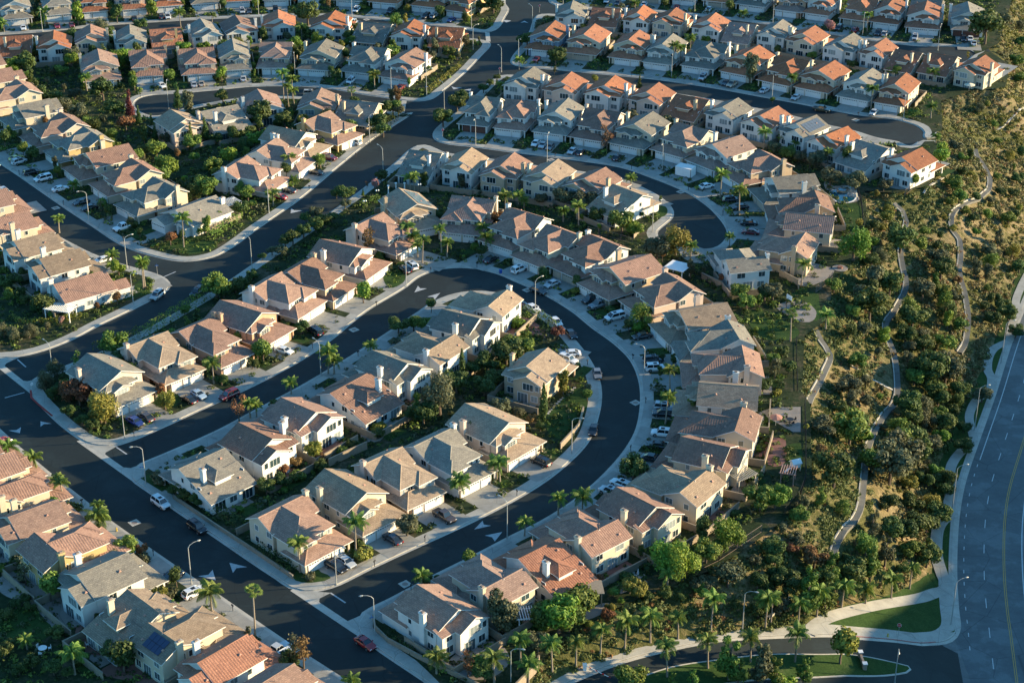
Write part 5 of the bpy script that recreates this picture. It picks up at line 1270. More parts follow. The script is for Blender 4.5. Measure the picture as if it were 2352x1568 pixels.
# ------------------------------------------------------------------ lamps
for i, j, x, y, ax, ay in ((0, 0, 392, 290, 1, 5), (0, 0, 1550, 1000, 1, -9), (1, 0, 25, 135, 1, 5), (1, 0, 885, 232, 1, -9), (1, 0, 1980, 265, -3, 9), (1, 0, 1995, 460, 9, -2), (1, 0, 2255, 662, -9, -5), (1, 0, 360, 700, 0, 9), (1, 0, 1243, 850, 2, 9), (1, 0, 1568, 880, 9, -2), (1, 0, 1730, 1000, -9, -4), (1, 0, 1045, 1305, 9, -2), (1, 0, 2018, 1335, -5, 9), (1, 0, 1170, 1610, -9, -4),
    (2, 0, 468, 75, 0, 9), (2, 0, 187, 272, -9, -4), (2, 0, 60, 575, 5, 5), (2, 0, 1677, 115, 0, 9), (2, 0, 1465, 716, -1, 9), (2, 0, 322, 1500, 5, -9), (2, 0, 1380, 1568, -5, 9), (3, 0, 42, 246, 5, 5), (3, 0, 868, 326, 1, 9), (3, 0, 1560, 463, 5, -9), (3, 0, 35, 913, 9, 9), (3, 0, 1243, 1105, -2, 9),
    (0, 1, 820, 460, -9, 1), (0, 1, 10, 245, 5, -5), (0, 1, 1168, 890, 9, -2), (0, 1, 1226, 1226, 9, 3), (0, 1, 2316, 895, -9, -4), (1, 1, 120, 390, 9, 3), (1, 1, 1382, 1060, 9, 3), (2, 1, 1290, 560, 6, -1), (2, 1, 213, 1290, 9, -3),
    (0, 2, 490, 325, -9, -5), (0, 2, 1148, 900, 7, 3), (0, 2, 1340, 1300, -9, 1), (1, 2, 597, 315, -9, -5), (2, 2, 548, 1030, 9, 1), (2, 2, 1210, 350, -9, -1), (0, 3, 1760, 655, 9, -3), (1, 3, 738, 660, 9, 3), (1, 3, 1092, 1130, -9, 1), (1, 3, 2308, 240, -9, -5)):
    lamp(tl(i, j, [(x, y)])[0], (ax, ay))
# the taller lamps down on the low roads
lamp(tl(2, 3, [(2115, 1100)])[0], (9, 3), 8.2, ZLOW + .15, where='on the entrance road bank among palms')
lamp((2055, 1566), (0, 9), 7.0, ZLOW + .15, where='on the point of the entrance island')
lamp(tl(3, 3, [(1680, 1035)])[0], (9, -2), 9.5, ZLOW + .15, where='at the corner of main road and entrance road')
for V, w_ in (((2238, 988), 'beside the winding roadside path, lower middle'), ((2186, 1176), 'beside the winding roadside path, lowest'), ((2299, 834), 'beside the winding roadside path, topmost')):
    lamp(V, (9, -1), 10.5, ZLOW + .15, where=w_, mat='steel')
lamp(tl(2, 3, [(-10, 1640)])[0], (9, 2), 8.0, ZLOW + .15, where='at the bottom picture edge by the walled yard')
for i, j, x, y in ((0, 0, 1290, 893), (0, 0, 2047, 808), (0, 1, 585, 318), (0, 1, 1137, 652), (0, 1, 178, 38), (0, 1, 1190, 900), (1, 1, 490, 178), (1, 1, 1607, 932), (1, 1, 2030, 888), (1, 1, 1107, 1246), (1, 0, 920, 1448), (2, 0, 365, 628), (2, 0, 1100, 700), (2, 0, 1780, 790), (2, 0, 395, 1445), (2, 0, 1097, 1555), (2, 1, 1620, 180), (2, 1, 1937, 410), (2, 1, 205, 1062), (2, 1, 760, 1356),
    (2, 2, 1110, 165), (2, 2, 693, 215), (2, 2, 1228, 565), (2, 2, 1090, 1005), (2, 2, 45, 1415), (0, 2, 1233, 872), (0, 2, 755, 1500), (0, 2, 235, 1075), (0, 3, 1410, 400), (0, 3, 2140, 905), (1, 2, 520, 62), (1, 2, 938, 135), (1, 3, 1090, 497), (1, 3, 1553, 268), (1, 3, 1425, 710), (3, 0, 828, 1070)):
    mailbox(tl(i, j, [(x, y)])[0])
stop_sign(tl(0, 2, [(305, 487)])[0], (-9, -3)); stop_sign(tl(1, 0, [(1716, 1270)])[0], (2, 9)); stop_sign(tl(2, 0, [(252, 118)])[0], (-3, 9)); stop_sign(tl(1, 0, [(2240, 700)])[0], (-2, 9))
stop_sign(tl(3, 3, [(1195, 1140)])[0], (-5, 9), ZLOW + .15, 'on the lawn corner beside the red kerb')
def name_sign(V, ang, z=.15, where=None):
    p = gp(*V, z); o = empty('street_name_sign', p, ang); m_ = MB(); m_.tube([(0, 0, 0), (0, 0, 2.7)], [.035, .035], 8); obj('post', m_.mesh('post', [M['steel']]), o)
    b_ = MB(); b_.box(-.42, .42, -.012, .012, 2.62, 2.80); obj('blade', b_.mesh('blade', [M['signblue']]), o); b_ = MB(); b_.box(-.012, .012, -.42, .42, 2.84, 3.02); obj('blade', b_.mesh('blade', [M['signblue']]), o)
    book(o, 'blue street name sign on thin post', 'street sign', where or where_near(p.x, p.y), p.x, p.y, 'street name signs')
name_sign(tl(0, 1, [(1448, 965)])[0], .3); name_sign((980, 219), .4); name_sign(tl(0, 2, [(1312, 1262)])[0], .2); name_sign(tl(1, 3, [(1070, 1085)])[0], .4)
# hydrants, bin
def hydrant(V, z, where, mat):
    p = gp(*V, z); o = empty('fire_hydrant', p); m_ = MB(); m_.tube([(0, 0, 0), (0, 0, .06), (0, 0, .07), (0, 0, .55), (0, 0, .6), (0, 0, .75)], [.2, .2, .12, .12, .15, .04], 10); m_.tube([(-.2, 0, .42), (.2, 0, .42)], [.06, .06], 8); m_.tube([(0, -.2, .42), (0, 0, .42)], [.08, .08], 8)
    obj('barrel', m_.mesh('barrel', [mat]), o); book(o, 'yellow fire hydrant', 'fire hydrant', where, p.x, p.y)
YH = simple('hydrant_yellow', (.5, .36, .06), .5, 0)
hydrant(tl(3, 3, [(1100, 1140)])[0], ZLOW + .15, 'beside the red kerb of the entrance road', YH); hydrant(tl(0, 3, [(1073, 170)])[0], .15, 'on the pavement near the bottom left houses', YH)
BLU = simple('blue_bin_plastic', (.02, .07, .30), .5, 0)
p = gp(*tl(2, 1, [(-105, 945)])[0], .15); o = empty('wheelie_bin', p, .4); m_ = MB()
for z0, z1, a, b_ in ((.12, .95, .24, .32),): 
    lo = [(-a, -a), (a, -a), (a, a), (-a, a)]; hi = [(-b_, -b_), (b_, -b_), (b_, b_), (-b_, b_)]
    for i in range(4): m_.face([(*lo[i], z0), (*lo[(i + 1) % 4], z0), (*hi[(i + 1) % 4], z1), (*hi[i], z1)])
    m_.face([(*q, z0) for q in lo[::-1]])
obj('body', m_.mesh('body', [BLU]), o); m_ = MB(); m_.box(-.34, .34, -.36, .34, .95, 1.03); obj('lid', m_.mesh('lid', [BLU]), o); m_ = MB(); m_.tube([(-.26, .26, .12), (.26, .26, .12)], [.12, .12], 10); obj('wheels', m_.mesh('wheels', [M['rubber']]), o)
book(o, 'blue wheeled recycling bin', 'bin', 'on the kerb at the top of the loop', p.x, p.y)

# ------------------------------------------------------------------ palms (tile, base, top of crown)
PALMS = """2 3 370 1480 1160|2 3 585 1400 1150|2 3 810 1320 1030|2 3 1035 1260 950|2 3 1270 1190 900|2 3 1525 1160 920|2 3 1825 1100 760|2 3 2325 1070 740|2 3 1425 1530 1190|2 3 1800 1450 1130|2 3 2190 1390 1110|2 3 1425 690 520|2 3 150 1600 1350|2 3 78 1390 1130|3 3 25 1010 740|3 3 275 1050 800|3 3 445 965 680|3 3 672 890 640|3 3 895 855 670|3 3 1130 805 570|3 3 1298 715 460|3 3 245 1390 1060"""
for ln in PALMS.split('|'):
    i, j, x, y, t = map(float, ln.split()); V = tl(i, j, [(x, y)])[0]; p = on_ground(*V)
    s_ = F * (1 / np.dot([0, CT, -ST], [p.x, p.y, p.z - H])); vv = (V[1] - CY) / F
    h = (y - t) / 4 / (s_ * (CT - vv * ST)) - 1.3
    palm(p.x, p.y, max(2.5, h), p.z, where='in the palm row above the entrance road' if (j == 3 and V[1] < 1560 and not (i == 2 and x in (1425, 1800, 2190) and y > 1300) and not (i == 3 and x == 245)) else 'on the grass island of the entrance road', s=1.0)
PALM2 = """0 3 905 160 -20|0 3 945 170 20|0 3 1950 950 690 b|0 3 2345 1130 690 f|0 3 690 1490 1250|0 3 1570 950 840|0 3 250 1260 1140|1 3 405 550 250|1 3 920 405 60|1 3 1520 760 520|1 3 1660 1480 1290|1 3 870 1640 1510|1 3 2190 1560 1300|2 3 115 215 50|2 2 425 1590 1390|2 2 645 1590 1390|2 2 1450 450 220|2 2 1410 760 470|2 2 1690 700 530|1 2 665 295 60|1 2 718 300 130|1 2 325 485 340|1 2 1870 1450 1250|1 2 2210 1270 1080|1 2 2240 1285 1070|1 2 5 690 550|1 2 1060 130 0|1 2 1250 300 190|0 2 100 1130 920|0 2 325 1250 1030|0 2 545 1440 1220|0 2 590 1485 1250|0 2 1965 385 170|0 2 2300 700 520|0 2 910 1620 1460|0 1 545 565 400|0 1 1040 870 740|0 1 1320 1085 800|0 1 1335 1075 820|0 1 1688 702 400|0 1 85 440 330|0 1 680 195 90|0 1 2070 190 50 f|0 1 560 760 710|0 1 1040 930 860
1 1 1390 700 480|1 1 1440 730 560|1 1 1527 845 600|1 1 1485 800 650|1 1 1705 755 500|1 1 1755 800 620|1 1 2110 735 570|1 1 2080 650 480|1 1 1415 195 30|1 1 1455 200 10|1 1 2290 395 200|1 1 160 325 180|1 1 340 150 60|2 1 1912 245 0|2 1 2085 405 140 b|2 1 1998 705 570|2 1 1638 835 650|2 1 612 515 290|2 1 470 470 330|2 1 1090 130 50|3 1 305 1062 820|3 1 205 1565 1280 f|3 1 530 1445 1290|1 0 255 915 650|1 0 335 900 690|1 0 300 980 760|1 0 350 960 800|1 0 878 895 800 f|1 0 1090 805 650|1 0 895 1235 1110|1 0 305 1600 1410|1 0 185 1590 1420|1 0 595 1545 1420|1 0 565 1540 1430|1 0 420 385 225|1 0 2250 885 750|0 0 415 245 80|0 0 40 295 190|0 0 800 835 680|0 0 1950 215 110|0 0 1660 245 90|0 0 230 780 660
2 0 65 635 520|2 0 1480 625 390|2 0 1550 605 410|2 0 1635 485 330|2 0 1145 565 410|2 0 1130 115 0|2 0 2310 1380 1180|2 0 2120 170 130|3 0 910 295 110|3 0 210 875 680|3 0 945 1005 780|3 0 1505 785 630|3 0 1495 1085 950|3 0 545 1525 1370|3 0 130 1330 1230|3 0 250 1400 1280|3 0 1255 680 590|3 0 1540 1310 1220|2 1 60 330 190|2 1 110 340 250"""
for ln in PALM2.replace('\n', '|').split('|'):
    t = ln.split(); i, j, x, y, tp = map(float, t[:5]); V = tl(i, j, [(x, y)])[0]; p = gp(*V, .15)
    s_ = F / (p.y * CT - (p.z - H) * ST); vv = (V[1] - CY) / F; h = (y - tp) / 4 / (s_ * (CT - vv * ST)) - 1.2
    palm(p.x, p.y, max(1.8, h), .15, fan=(t[-1] == 'f'), s=1.25 if t[-1] == 'b' else (.8 if h < 3 else 1.0))

# ------------------------------------------------------------------ trees: tile, base x y, top y, kind, colour
TREES = """0 0 250 690 510 oak dark|0 0 570 700 600 oak mid|0 0 1010 450 340 round dark|0 0 1080 460 345 oak dark|0 0 870 540 430 round dark|0 0 720 240 40 tall bright|0 0 1080 215 60 round dark|0 0 1400 170 -20 tall mid|0 0 940 310 175 pepper olive|0 0 650 420 270 pepper dark|0 0 1290 290 180 oak dark|0 0 1240 840 715 round mid|0 0 1560 780 645 round mid|0 0 2040 760 630 round bright|0 0 950 930 730 oak dark|0 0 1640 1010 790 conifer dark|0 0 1730 1080 860 tall olive|0 0 1200 1080 850 conifer red|0 0 2050 950 830 oak dark|0 0 1060 1090 930 oak dark|0 0 1160 1210 1060 oak rust|0 0 1280 1150 990 conifer dark|0 0 1400 1230 1060 conifer dark|0 0 1330 1330 1180 tall dark|0 0 1430 1300 1150 conifer dark|0 0 1760 1350 1150 conifer dark|0 0 1890 1300 1090 conifer dark|0 0 1860 1180 1060 tall mid|0 0 1440 1450 1300 oak mid|0 0 1330 1450 1330 oak dark|0 0 1640 1460 1380 round rust|0 0 1780 1500 1400 oak mid|0 0 960 1160 1070 round olive|0 0 690 920 820 oak olive|0 0 590 850 775 round olive|0 0 440 790 720 round olive|0 0 500 700 620 oak olive|0 0 50 1370 1210 round dark|0 0 1450 560 470 round olive|0 0 1430 480 430 round yellow|0 0 2050 1240 1140 oak dark|0 0 2300 1150 1050 oak mid|0 0 2000 1330 1230 oak dark
1 0 480 240 20 oak dark|1 0 130 350 250 pepper mid|1 0 260 350 250 pepper mid|1 0 50 350 270 oak dark|1 0 860 400 270 oak dark|1 0 920 300 220 oak dark|1 0 1290 250 130 pepper mid|1 0 1370 240 140 tall yellow|1 0 2180 130 -30 oak dark|1 0 2060 110 0 oak dark|1 0 1690 170 60 round dark|1 0 350 60 -60 bare rust|1 0 680 90 -60 bare rust|1 0 1640 530 370 tall olive|1 0 1770 540 430 oak dark|1 0 1850 560 480 round olive|1 0 1560 500 420 round dark|1 0 1540 590 480 oak yellow|1 0 1300 970 810 tall rust|1 0 1250 960 830 tall olive|1 0 1200 1080 940 round dark|1 0 1260 1060 930 oak mid|1 0 1310 1070 970 oak olive|1 0 1110 1210 1050 oak dark|1 0 1170 1260 1140 oak dark|1 0 800 1140 1060 round rust|1 0 550 1110 1030 conifer mid|1 0 440 1110 1040 round olive|1 0 40 1170 950 oak dark|1 0 330 1110 1030 round bright|1 0 790 500 380 young yellow|1 0 1130 480 400 round olive|1 0 1890 960 840 oak dark|1 0 1850 1030 890 oak dark|1 0 1720 1170 1010 oak dark|1 0 1680 1100 1010 oak dark|1 0 2090 860 770 oak dark|1 0 2150 800 740 oak dark|1 0 2220 750 690 oak dark|1 0 1030 1270 1210 round olive|1 0 2050 400 340 young olive
1 0 2140 790 730 cypress dark|1 0 2180 790 735 cypress dark|1 0 2210 780 725 cypress dark|2 0 260 270 190 oak olive|2 0 240 310 220 pepper olive|2 0 140 440 300 oak dark|2 0 90 420 330 oak dark|2 0 400 600 450 oak dark|2 0 560 240 180 round dark|2 0 650 300 225 round yellow|2 0 1020 300 240 round yellow|2 0 1300 300 225 bare rust|2 0 1680 350 250 oak dark|2 0 1780 410 330 oak mid|2 0 1090 100 0 oak olive|2 0 1400 80 -10 round dark|2 0 1990 130 10 round dark|2 0 2180 780 520 tall olive|2 0 2120 420 340 pepper olive|2 0 1990 400 330 round olive|2 0 760 780 700 round yellow|2 0 1170 830 700 conifer dark|2 0 200 920 820 pepper bright|2 0 1150 1060 950 tall olive|2 0 870 1400 1180 bare rust|2 0 1090 1150 1030 oak olive|2 0 1420 1200 1080 oak olive|2 0 390 690 620 young olive|2 0 2300 380 310 oak olive|3 0 560 330 200 round pink|3 0 90 520 430 round dark|3 0 400 560 480 oak mid|3 0 1990 410 110 oak dark|3 0 1380 660 530 pepper mid|3 0 1150 720 600 oak mid|3 0 760 640 560 oak dark|3 0 1830 560 480 bare yellow|3 0 150 440 350 bare olive|3 0 720 1560 1360 tall dark|3 0 440 1540 1400 oak olive|3 0 180 1480 1350 oak mid|3 0 50 1420 1310 oak olive|3 0 1330 1100 1010 oak mid|3 0 1580 1470 1320 round bright|3 0 1580 1560 1380 round bright|3 0 40 960 900 round mid|3 0 280 1500 1400 oak olive|3 0 380 1560 1440 round olive
0 1 1900 270 60 oak mid|0 1 1700 130 55 round bright|0 1 2280 280 150 oak mid|0 1 2310 350 270 oak mid|0 1 1910 600 430 tall mid|0 1 2030 500 380 tall mid|0 1 1990 1180 970 oak mid|0 1 2060 1180 1040 oak dark|0 1 100 1230 1100 round mid|0 1 40 1120 990 oak dark|0 1 150 1080 960 oak dark|0 1 240 1240 1150 oak dark|0 1 40 1540 1410 pepper olive|0 1 130 1570 1450 pepper olive|0 1 270 1540 1420 pepper olive|0 1 330 1520 1440 pepper olive|0 1 440 1470 1400 round olive|0 1 570 1420 1350 round pink|0 1 1080 1230 1130 round rust|0 1 890 1290 1220 round rust|0 1 1200 1090 1000 bare rust|0 1 1290 620 540 round dark|0 1 1000 430 330 round dark|0 1 930 380 270 bare olive|0 1 2170 1130 1010 oak dark|0 1 2250 1080 980 oak dark|0 1 1700 1330 1250 oak mid|0 1 2320 1010 920 oak dark
1 1 1150 110 10 oak dark|1 1 1090 190 90 round pink|1 1 1020 170 105 bare rust|1 1 985 240 170 conifer bright|1 1 820 290 130 oak dark|1 1 740 260 170 oak dark|1 1 820 350 270 oak olive|1 1 560 460 340 oak olive|1 1 460 480 390 oak dark|1 1 640 530 410 oak dark|1 1 550 580 450 oak dark|1 1 440 620 500 oak dark|1 1 340 680 560 oak dark|1 1 270 700 600 oak dark|1 1 700 480 380 oak dark|1 1 150 780 700 oak olive|1 1 240 800 700 oak olive|1 1 60 830 760 oak dark|1 1 1040 810 540 bare rust|1 1 1080 760 640 tall rust|1 1 990 1220 1050 round bright|1 1 1240 930 850 young olive|1 1 1690 480 370 oak dark|1 1 2230 520 390 oak rust|1 1 1550 180 30 tall dark|1 1 1890 190 60 tall olive|1 1 2070 790 700 oak dark|1 1 1610 1310 1190 round dark|1 1 1310 1500 1350 oak dark|1 1 1450 1480 1340 oak mid|1 1 1560 1480 1360 oak mid|1 1 430 1500 1390 oak dark|1 1 270 1450 1380 oak dark|1 1 2060 240 190 round olive|1 1 1240 890 820 conifer dark
2 1 480 340 160 oak olive|2 1 650 370 190 oak olive|2 1 270 320 220 oak olive|2 1 770 480 350 oak dark|2 1 640 470 410 round bright|2 1 1010 580 390 oak mid|2 1 1120 610 480 oak bright|2 1 800 550 500 round bright|2 1 1500 790 505 pepper yellow|2 1 1330 820 620 oak olive|2 1 1230 850 740 bare yellow|2 1 1380 840 700 bare rust|2 1 1640 990 840 tall olive|2 1 1760 980 880 young olive|2 1 1920 1060 960 young rust|2 1 2090 1200 1050 oak mid|2 1 2150 1290 1150 oak mid|2 1 2270 1260 1150 tall mid|2 1 2320 1200 1060 oak dark|2 1 1190 1440 1240 pepper mid|2 1 1230 1400 1260 pepper mid|2 1 410 1540 1440 oak red|2 1 130 1560 1480 oak mid|2 1 300 1020 900 round dark|2 1 620 1080 970 oak dark|2 1 740 1000 920 conifer dark|2 1 970 1240 1180 round dark|2 1 1070 1480 1380 round dark|2 1 40 160 20 oak dark|2 1 2240 1500 1440 round mid|2 1 1360 310 240 young dark|2 1 1190 440 390 round mid
3 1 800 200 20 oak olive|3 1 1060 190 80 oak olive|3 1 1330 160 45 round bright|3 1 780 830 530 pepper bright|3 1 1210 760 510 oak dark|3 1 950 900 770 oak dark|3 1 830 540 450 round yellow|3 1 1000 250 185 round yellow|3 1 1110 1150 930 oak dark|3 1 930 1380 1090 oak dark|3 1 1320 1450 1240 oak dark|3 1 1400 1560 1440 oak olive|3 1 1760 1480 1360 oak mid|3 1 1440 1110 1010 oak olive|3 1 1740 1040 970 oak rust|3 1 1900 1000 820 tall olive|3 1 2000 1030 870 tall olive|3 1 2110 700 530 pine olive|3 1 2020 800 680 oak olive|3 1 2110 800 740 pepper olive|3 1 2000 1130 1050 round mid|3 1 2040 1210 1130 round dark|3 1 2110 1220 1140 round dark|3 1 2180 1170 1130 round dark|3 1 1980 1280 1210 oak dark|3 1 2150 1300 1180 oak dark|3 1 2200 1390 1240 oak dark|3 1 2050 1420 1300 oak dark|3 1 1610 460 390 oak yellow|3 1 1820 410 330 oak yellow|3 1 1700 570 500 oak yellow|3 1 40 1210 1050 oak olive|3 1 220 1300 1260 round mid|3 1 570 160 0 oak olive|3 1 1700 200 60 oak mid|3 1 1750 300 180 oak mid|3 1 1670 330 240 oak yellow|3 1 1860 60 0 oak yellow|3 1 2130 240 150 oak dark|3 1 2250 260 170 oak dark|3 1 2040 310 230 oak olive|3 1 2280 120 20 oak dark|3 1 2100 90 20 oak mid|3 1 1060 1550 1440 pepper bright|3 1 2270 1540 1420 oak dark|3 1 2300 950 830 oak dark|3 1 1890 480 400 oak dark
1 2 2130 290 110 oak dark|1 2 2010 320 200 oak dark|1 2 1840 480 290 oak dark|1 2 1895 360 90 cypress dark|1 2 1560 620 440 tall olive|1 2 1690 680 340 pepper olive|1 2 1480 730 500 conifer mid|1 2 1540 760 580 oak dark|1 2 1450 730 600 oak dark|1 2 1830 900 720 oak olive|1 2 1990 970 750 tall olive|1 2 2050 1010 830 tall olive|1 2 2130 1060 900 oak rust|1 2 2240 700 540 oak olive|1 2 530 1080 950 oak yellow|1 2 620 1130 1010 bare rust|1 2 380 1170 1080 oak rust|1 2 240 1230 1130 oak rust|1 2 880 1000 920 oak dark|1 2 600 1200 1100 oak dark|1 2 100 1410 1280 oak dark|1 2 250 1350 1220 oak dark|1 2 350 1300 1220 oak dark|1 2 70 190 15 round mid|1 2 20 180 30 round mid|1 2 2300 220 0 oak dark|1 2 2330 120 -60 oak mid|1 2 2200 400 250 oak dark|1 2 2100 500 330 oak dark
2 2 290 760 420 cypress dark|2 2 100 150 -20 oak mid|2 2 40 190 0 oak dark|2 2 470 500 290 tall yellow|2 2 50 720 610 oak olive|2 2 180 760 680 oak rust|2 2 260 830 740 oak dark|2 2 690 550 450 round mid|2 2 690 480 400 round olive|2 2 1110 1270 1070 oak dark|2 2 1380 180 120 oak dark|2 2 1480 230 130 tall dark|2 2 1360 340 240 tall dark|2 2 2230 440 310 oak dark|2 2 2300 470 350 oak dark|2 2 2270 200 130 oak mid|2 2 2280 1560 1350 oak mid|2 2 1700 640 550 oak olive|2 2 1680 600 560 bare rust|2 2 2060 410 370 round mid
3 2 60 350 170 tall olive|3 2 130 150 50 oak dark|3 2 40 220 120 oak mid|3 2 190 300 190 oak dark|3 2 740 960 660 oak mid|3 2 860 940 800 oak bright|3 2 520 880 700 oak olive|3 2 600 1340 1040 oak dark|3 2 510 1100 960 oak rust|3 2 1110 1310 970 oak olive|3 2 1170 1200 860 oak olive|3 2 1180 880 700 pepper mid|3 2 1060 820 760 oak olive|3 2 1340 890 780 oak olive|3 2 1360 550 460 round mid|3 2 1020 550 480 round mid|3 2 1040 470 410 round olive|3 2 1340 400 260 oak mid|3 2 1280 190 100 oak olive|3 2 1010 150 60 round olive|3 2 1290 100 0 oak olive|3 2 1060 60 -60 round bright|3 2 1470 400 130 oak dark|3 2 1620 400 130 oak olive|3 2 1520 520 360 oak dark|3 2 1560 600 440 oak dark|3 2 1750 520 360 oak dark|3 2 1960 570 430 oak olive|3 2 1790 850 730 oak dark|3 2 1800 1040 900 oak dark|3 2 1620 1350 1190 oak dark|3 2 1450 1340 1220 oak dark|3 2 1480 1560 1400 pepper yellow|3 2 1300 1380 1250 oak yellow|3 2 1380 1260 1190 oak dark|3 2 1620 1430 1290 oak dark|3 2 1320 1560 1400 oak dark|3 2 1100 1560 1420 oak dark|3 2 1690 690 590 oak dark|3 2 270 1560 1400 pine olive|3 2 330 1560 1420 pine olive|3 2 480 1530 1350 pine mid|3 2 60 1540 1350 oak bright|3 2 900 600 500 oak olive|3 2 350 830 770 round yellow
3 3 930 650 340 pine mid|3 3 1070 500 240 pine olive|3 3 570 650 380 pine mid|3 3 360 920 540 pine mid|3 3 330 950 760 pine mid|3 3 730 700 560 oak dark|3 3 180 760 560 oak dark|3 3 60 500 380 oak dark|3 3 420 510 320 oak rust|3 3 950 220 0 pine olive|3 3 1120 250 80 oak dark|3 3 1230 260 80 oak dark|3 3 1350 210 0 oak dark|3 3 1450 190 20 oak dark|3 3 1560 120 -60 oak dark|3 3 40 400 240 oak dark|3 3 140 210 120 round olive|3 3 220 380 280 oak rust|3 3 660 1410 1110 round yellow|3 3 320 1600 1360 pine mid|3 3 50 1640 1360 pine mid|3 3 130 1640 1480 oak bright|3 3 280 100 -40 oak mid|3 3 250 320 200 oak olive|3 3 690 480 380 oak dark|3 3 1220 560 480 oak dark|3 3 760 650 450 oak dark|3 3 500 700 520 oak dark|3 3 90 640 500 oak dark|3 3 1480 400 250 young dark
2 3 1400 600 300 pepper bright|2 3 1560 620 310 pepper bright|2 3 1500 560 340 oak mid|2 3 1640 520 380 oak mid|2 3 1780 470 280 oak mid|2 3 1960 350 70 pepper bright|2 3 2060 330 150 pepper mid|2 3 1750 300 60 tall dark|2 3 1900 400 270 oak mid|2 3 1180 430 320 tall dark|2 3 1260 450 330 tall dark|2 3 1330 470 330 tall dark|2 3 500 420 260 oak dark|2 3 600 950 680 oak mid|2 3 430 1110 820 oak bright|2 3 300 1080 850 oak mid|2 3 520 1100 870 oak mid|2 3 1800 740 600 oak olive|2 3 1700 720 610 oak olive|2 3 1080 750 620 oak yellow|2 3 1150 790 660 oak yellow|2 3 1000 850 800 oak bright|2 3 900 920 840 oak yellow|2 3 780 660 580 oak rust|2 3 880 1000 900 oak rust|2 3 700 1060 990 oak yellow|2 3 930 780 690 oak mid|2 3 1080 1620 1400 oak mid|2 3 1990 1560 1190 pine mid|2 3 2070 1600 1360 pine mid|2 3 1470 1620 1480 pine mid|2 3 1660 1640 1460 pine mid|2 3 2290 1620 1240 pine olive|2 3 2230 490 400 oak olive|2 3 20 560 470 round mid|2 3 1750 790 650 oak mid|2 3 2060 900 820 oak dark|2 3 2250 700 560 oak dark|2 3 1250 820 740 oak dark|2 3 1400 800 700 oak dark|2 3 1560 820 740 oak dark|2 3 240 1290 1130 oak olive
1 3 2230 1150 780 tall olive|1 3 2320 1160 850 tall olive|1 3 1960 530 380 round mid|1 3 1390 220 60 oak olive|1 3 440 1480 1160 bare rust|1 3 360 1440 1170 bare olive|1 3 310 1440 1290 oak dark|1 3 1690 660 580 oak dark|1 3 1560 680 580 oak dark|1 3 2290 540 430 oak mid|1 3 1950 1530 1310 bare rust|1 3 2100 1560 1420 oak dark|1 3 1000 410 330 oak olive|1 3 2070 500 460 oak dark
0 2 530 330 180 pepper olive|0 2 430 400 270 pepper olive|0 2 420 450 310 pepper olive|0 2 740 590 380 oak rust|0 2 640 560 360 pepper rust|0 2 970 770 480 pepper yellow|0 2 930 750 560 pepper yellow|0 2 1520 630 460 pepper yellow|0 2 610 400 310 oak dark|0 2 500 540 430 oak dark|0 2 640 700 600 oak dark|0 2 760 780 680 oak dark|0 2 850 820 720 oak dark|0 2 2040 410 310 oak dark|0 2 560 480 390 oak dark|0 2 2200 760 530 bare rust|0 2 350 1320 1220 round dark|0 2 1110 260 110 oak dark|0 2 1560 1300 1260 oak dark|0 2 1700 1480 1380 oak dark|0 2 1620 1420 1310 oak dark|0 2 1820 1520 1400 oak dark|0 2 1950 1560 1480 oak dark|0 2 1900 290 160 round dark|0 2 2320 260 170 oak dark
0 3 1180 400 240 oak mid|0 3 1090 1230 1110 young dark|0 3 1050 1360 1200 oak dark|0 3 520 1180 1060 oak dark|0 3 240 850 770 oak dark|0 3 150 890 810 oak dark|0 3 280 910 830 oak dark|0 3 20 580 500 round mid|0 3 800 1390 1310 round dark|0 3 60 1000 890 oak dark|0 3 130 1250 1160 oak dark|0 3 40 1340 1220 oak dark|0 3 300 1440 1330 oak dark|0 3 500 1500 1380 oak dark|0 3 620 1520 1440 oak dark|0 3 180 1500 1400 oak dark|0 3 1300 400 310 oak rust|0 3 820 140 30 tall mid"""
TPOS = []
def zone(p, V):
    if V[1] > 1385 and p.z < -7: return 'on the grass beside the entrance road' if V[1] > 1490 else 'on the low bank above the entrance road'
    if V[0] > 2140 and V[1] > 620: return 'at the foot of the hillside by the main road'
    if V[1] < 460: return 'on the upper right hillside'
    if V[1] < 800: return 'on the hillside slope, middle right'
    if V[1] < 1180: return 'on the hillside slope, lower right'
    return 'on the slope above the palm row'
for ln in TREES.replace('\n', '|').split('|'):
    t = ln.split(); i, j, x, y, tp = map(float, t[:5]); V = tl(i, j, [(x, y)])[0]; p = on_ground(*V)
    zc = p.y * CT - (p.z - H) * ST; vv = (V[1] - CY) / F; h = (y - tp) / 4 / (F / zc * (CT - vv * ST))
    off = not inside(np.array([p.x]), np.array([p.y]), CRW)[0]
    kd = t[5]; wide = 1.0; h *= 1.1; TPOS.append((p.x, p.y))
    if kd in ('oak', 'pepper'): h *= .92; wide = 0.95 if h > 6.5 else 1.08
    if kd == 'round': h *= .95; wide = .95
    plant(kd, t[6], p.x, p.y, h, p.z, zone(p, V) if off else None, wide, 'hillside trees' if off else None)

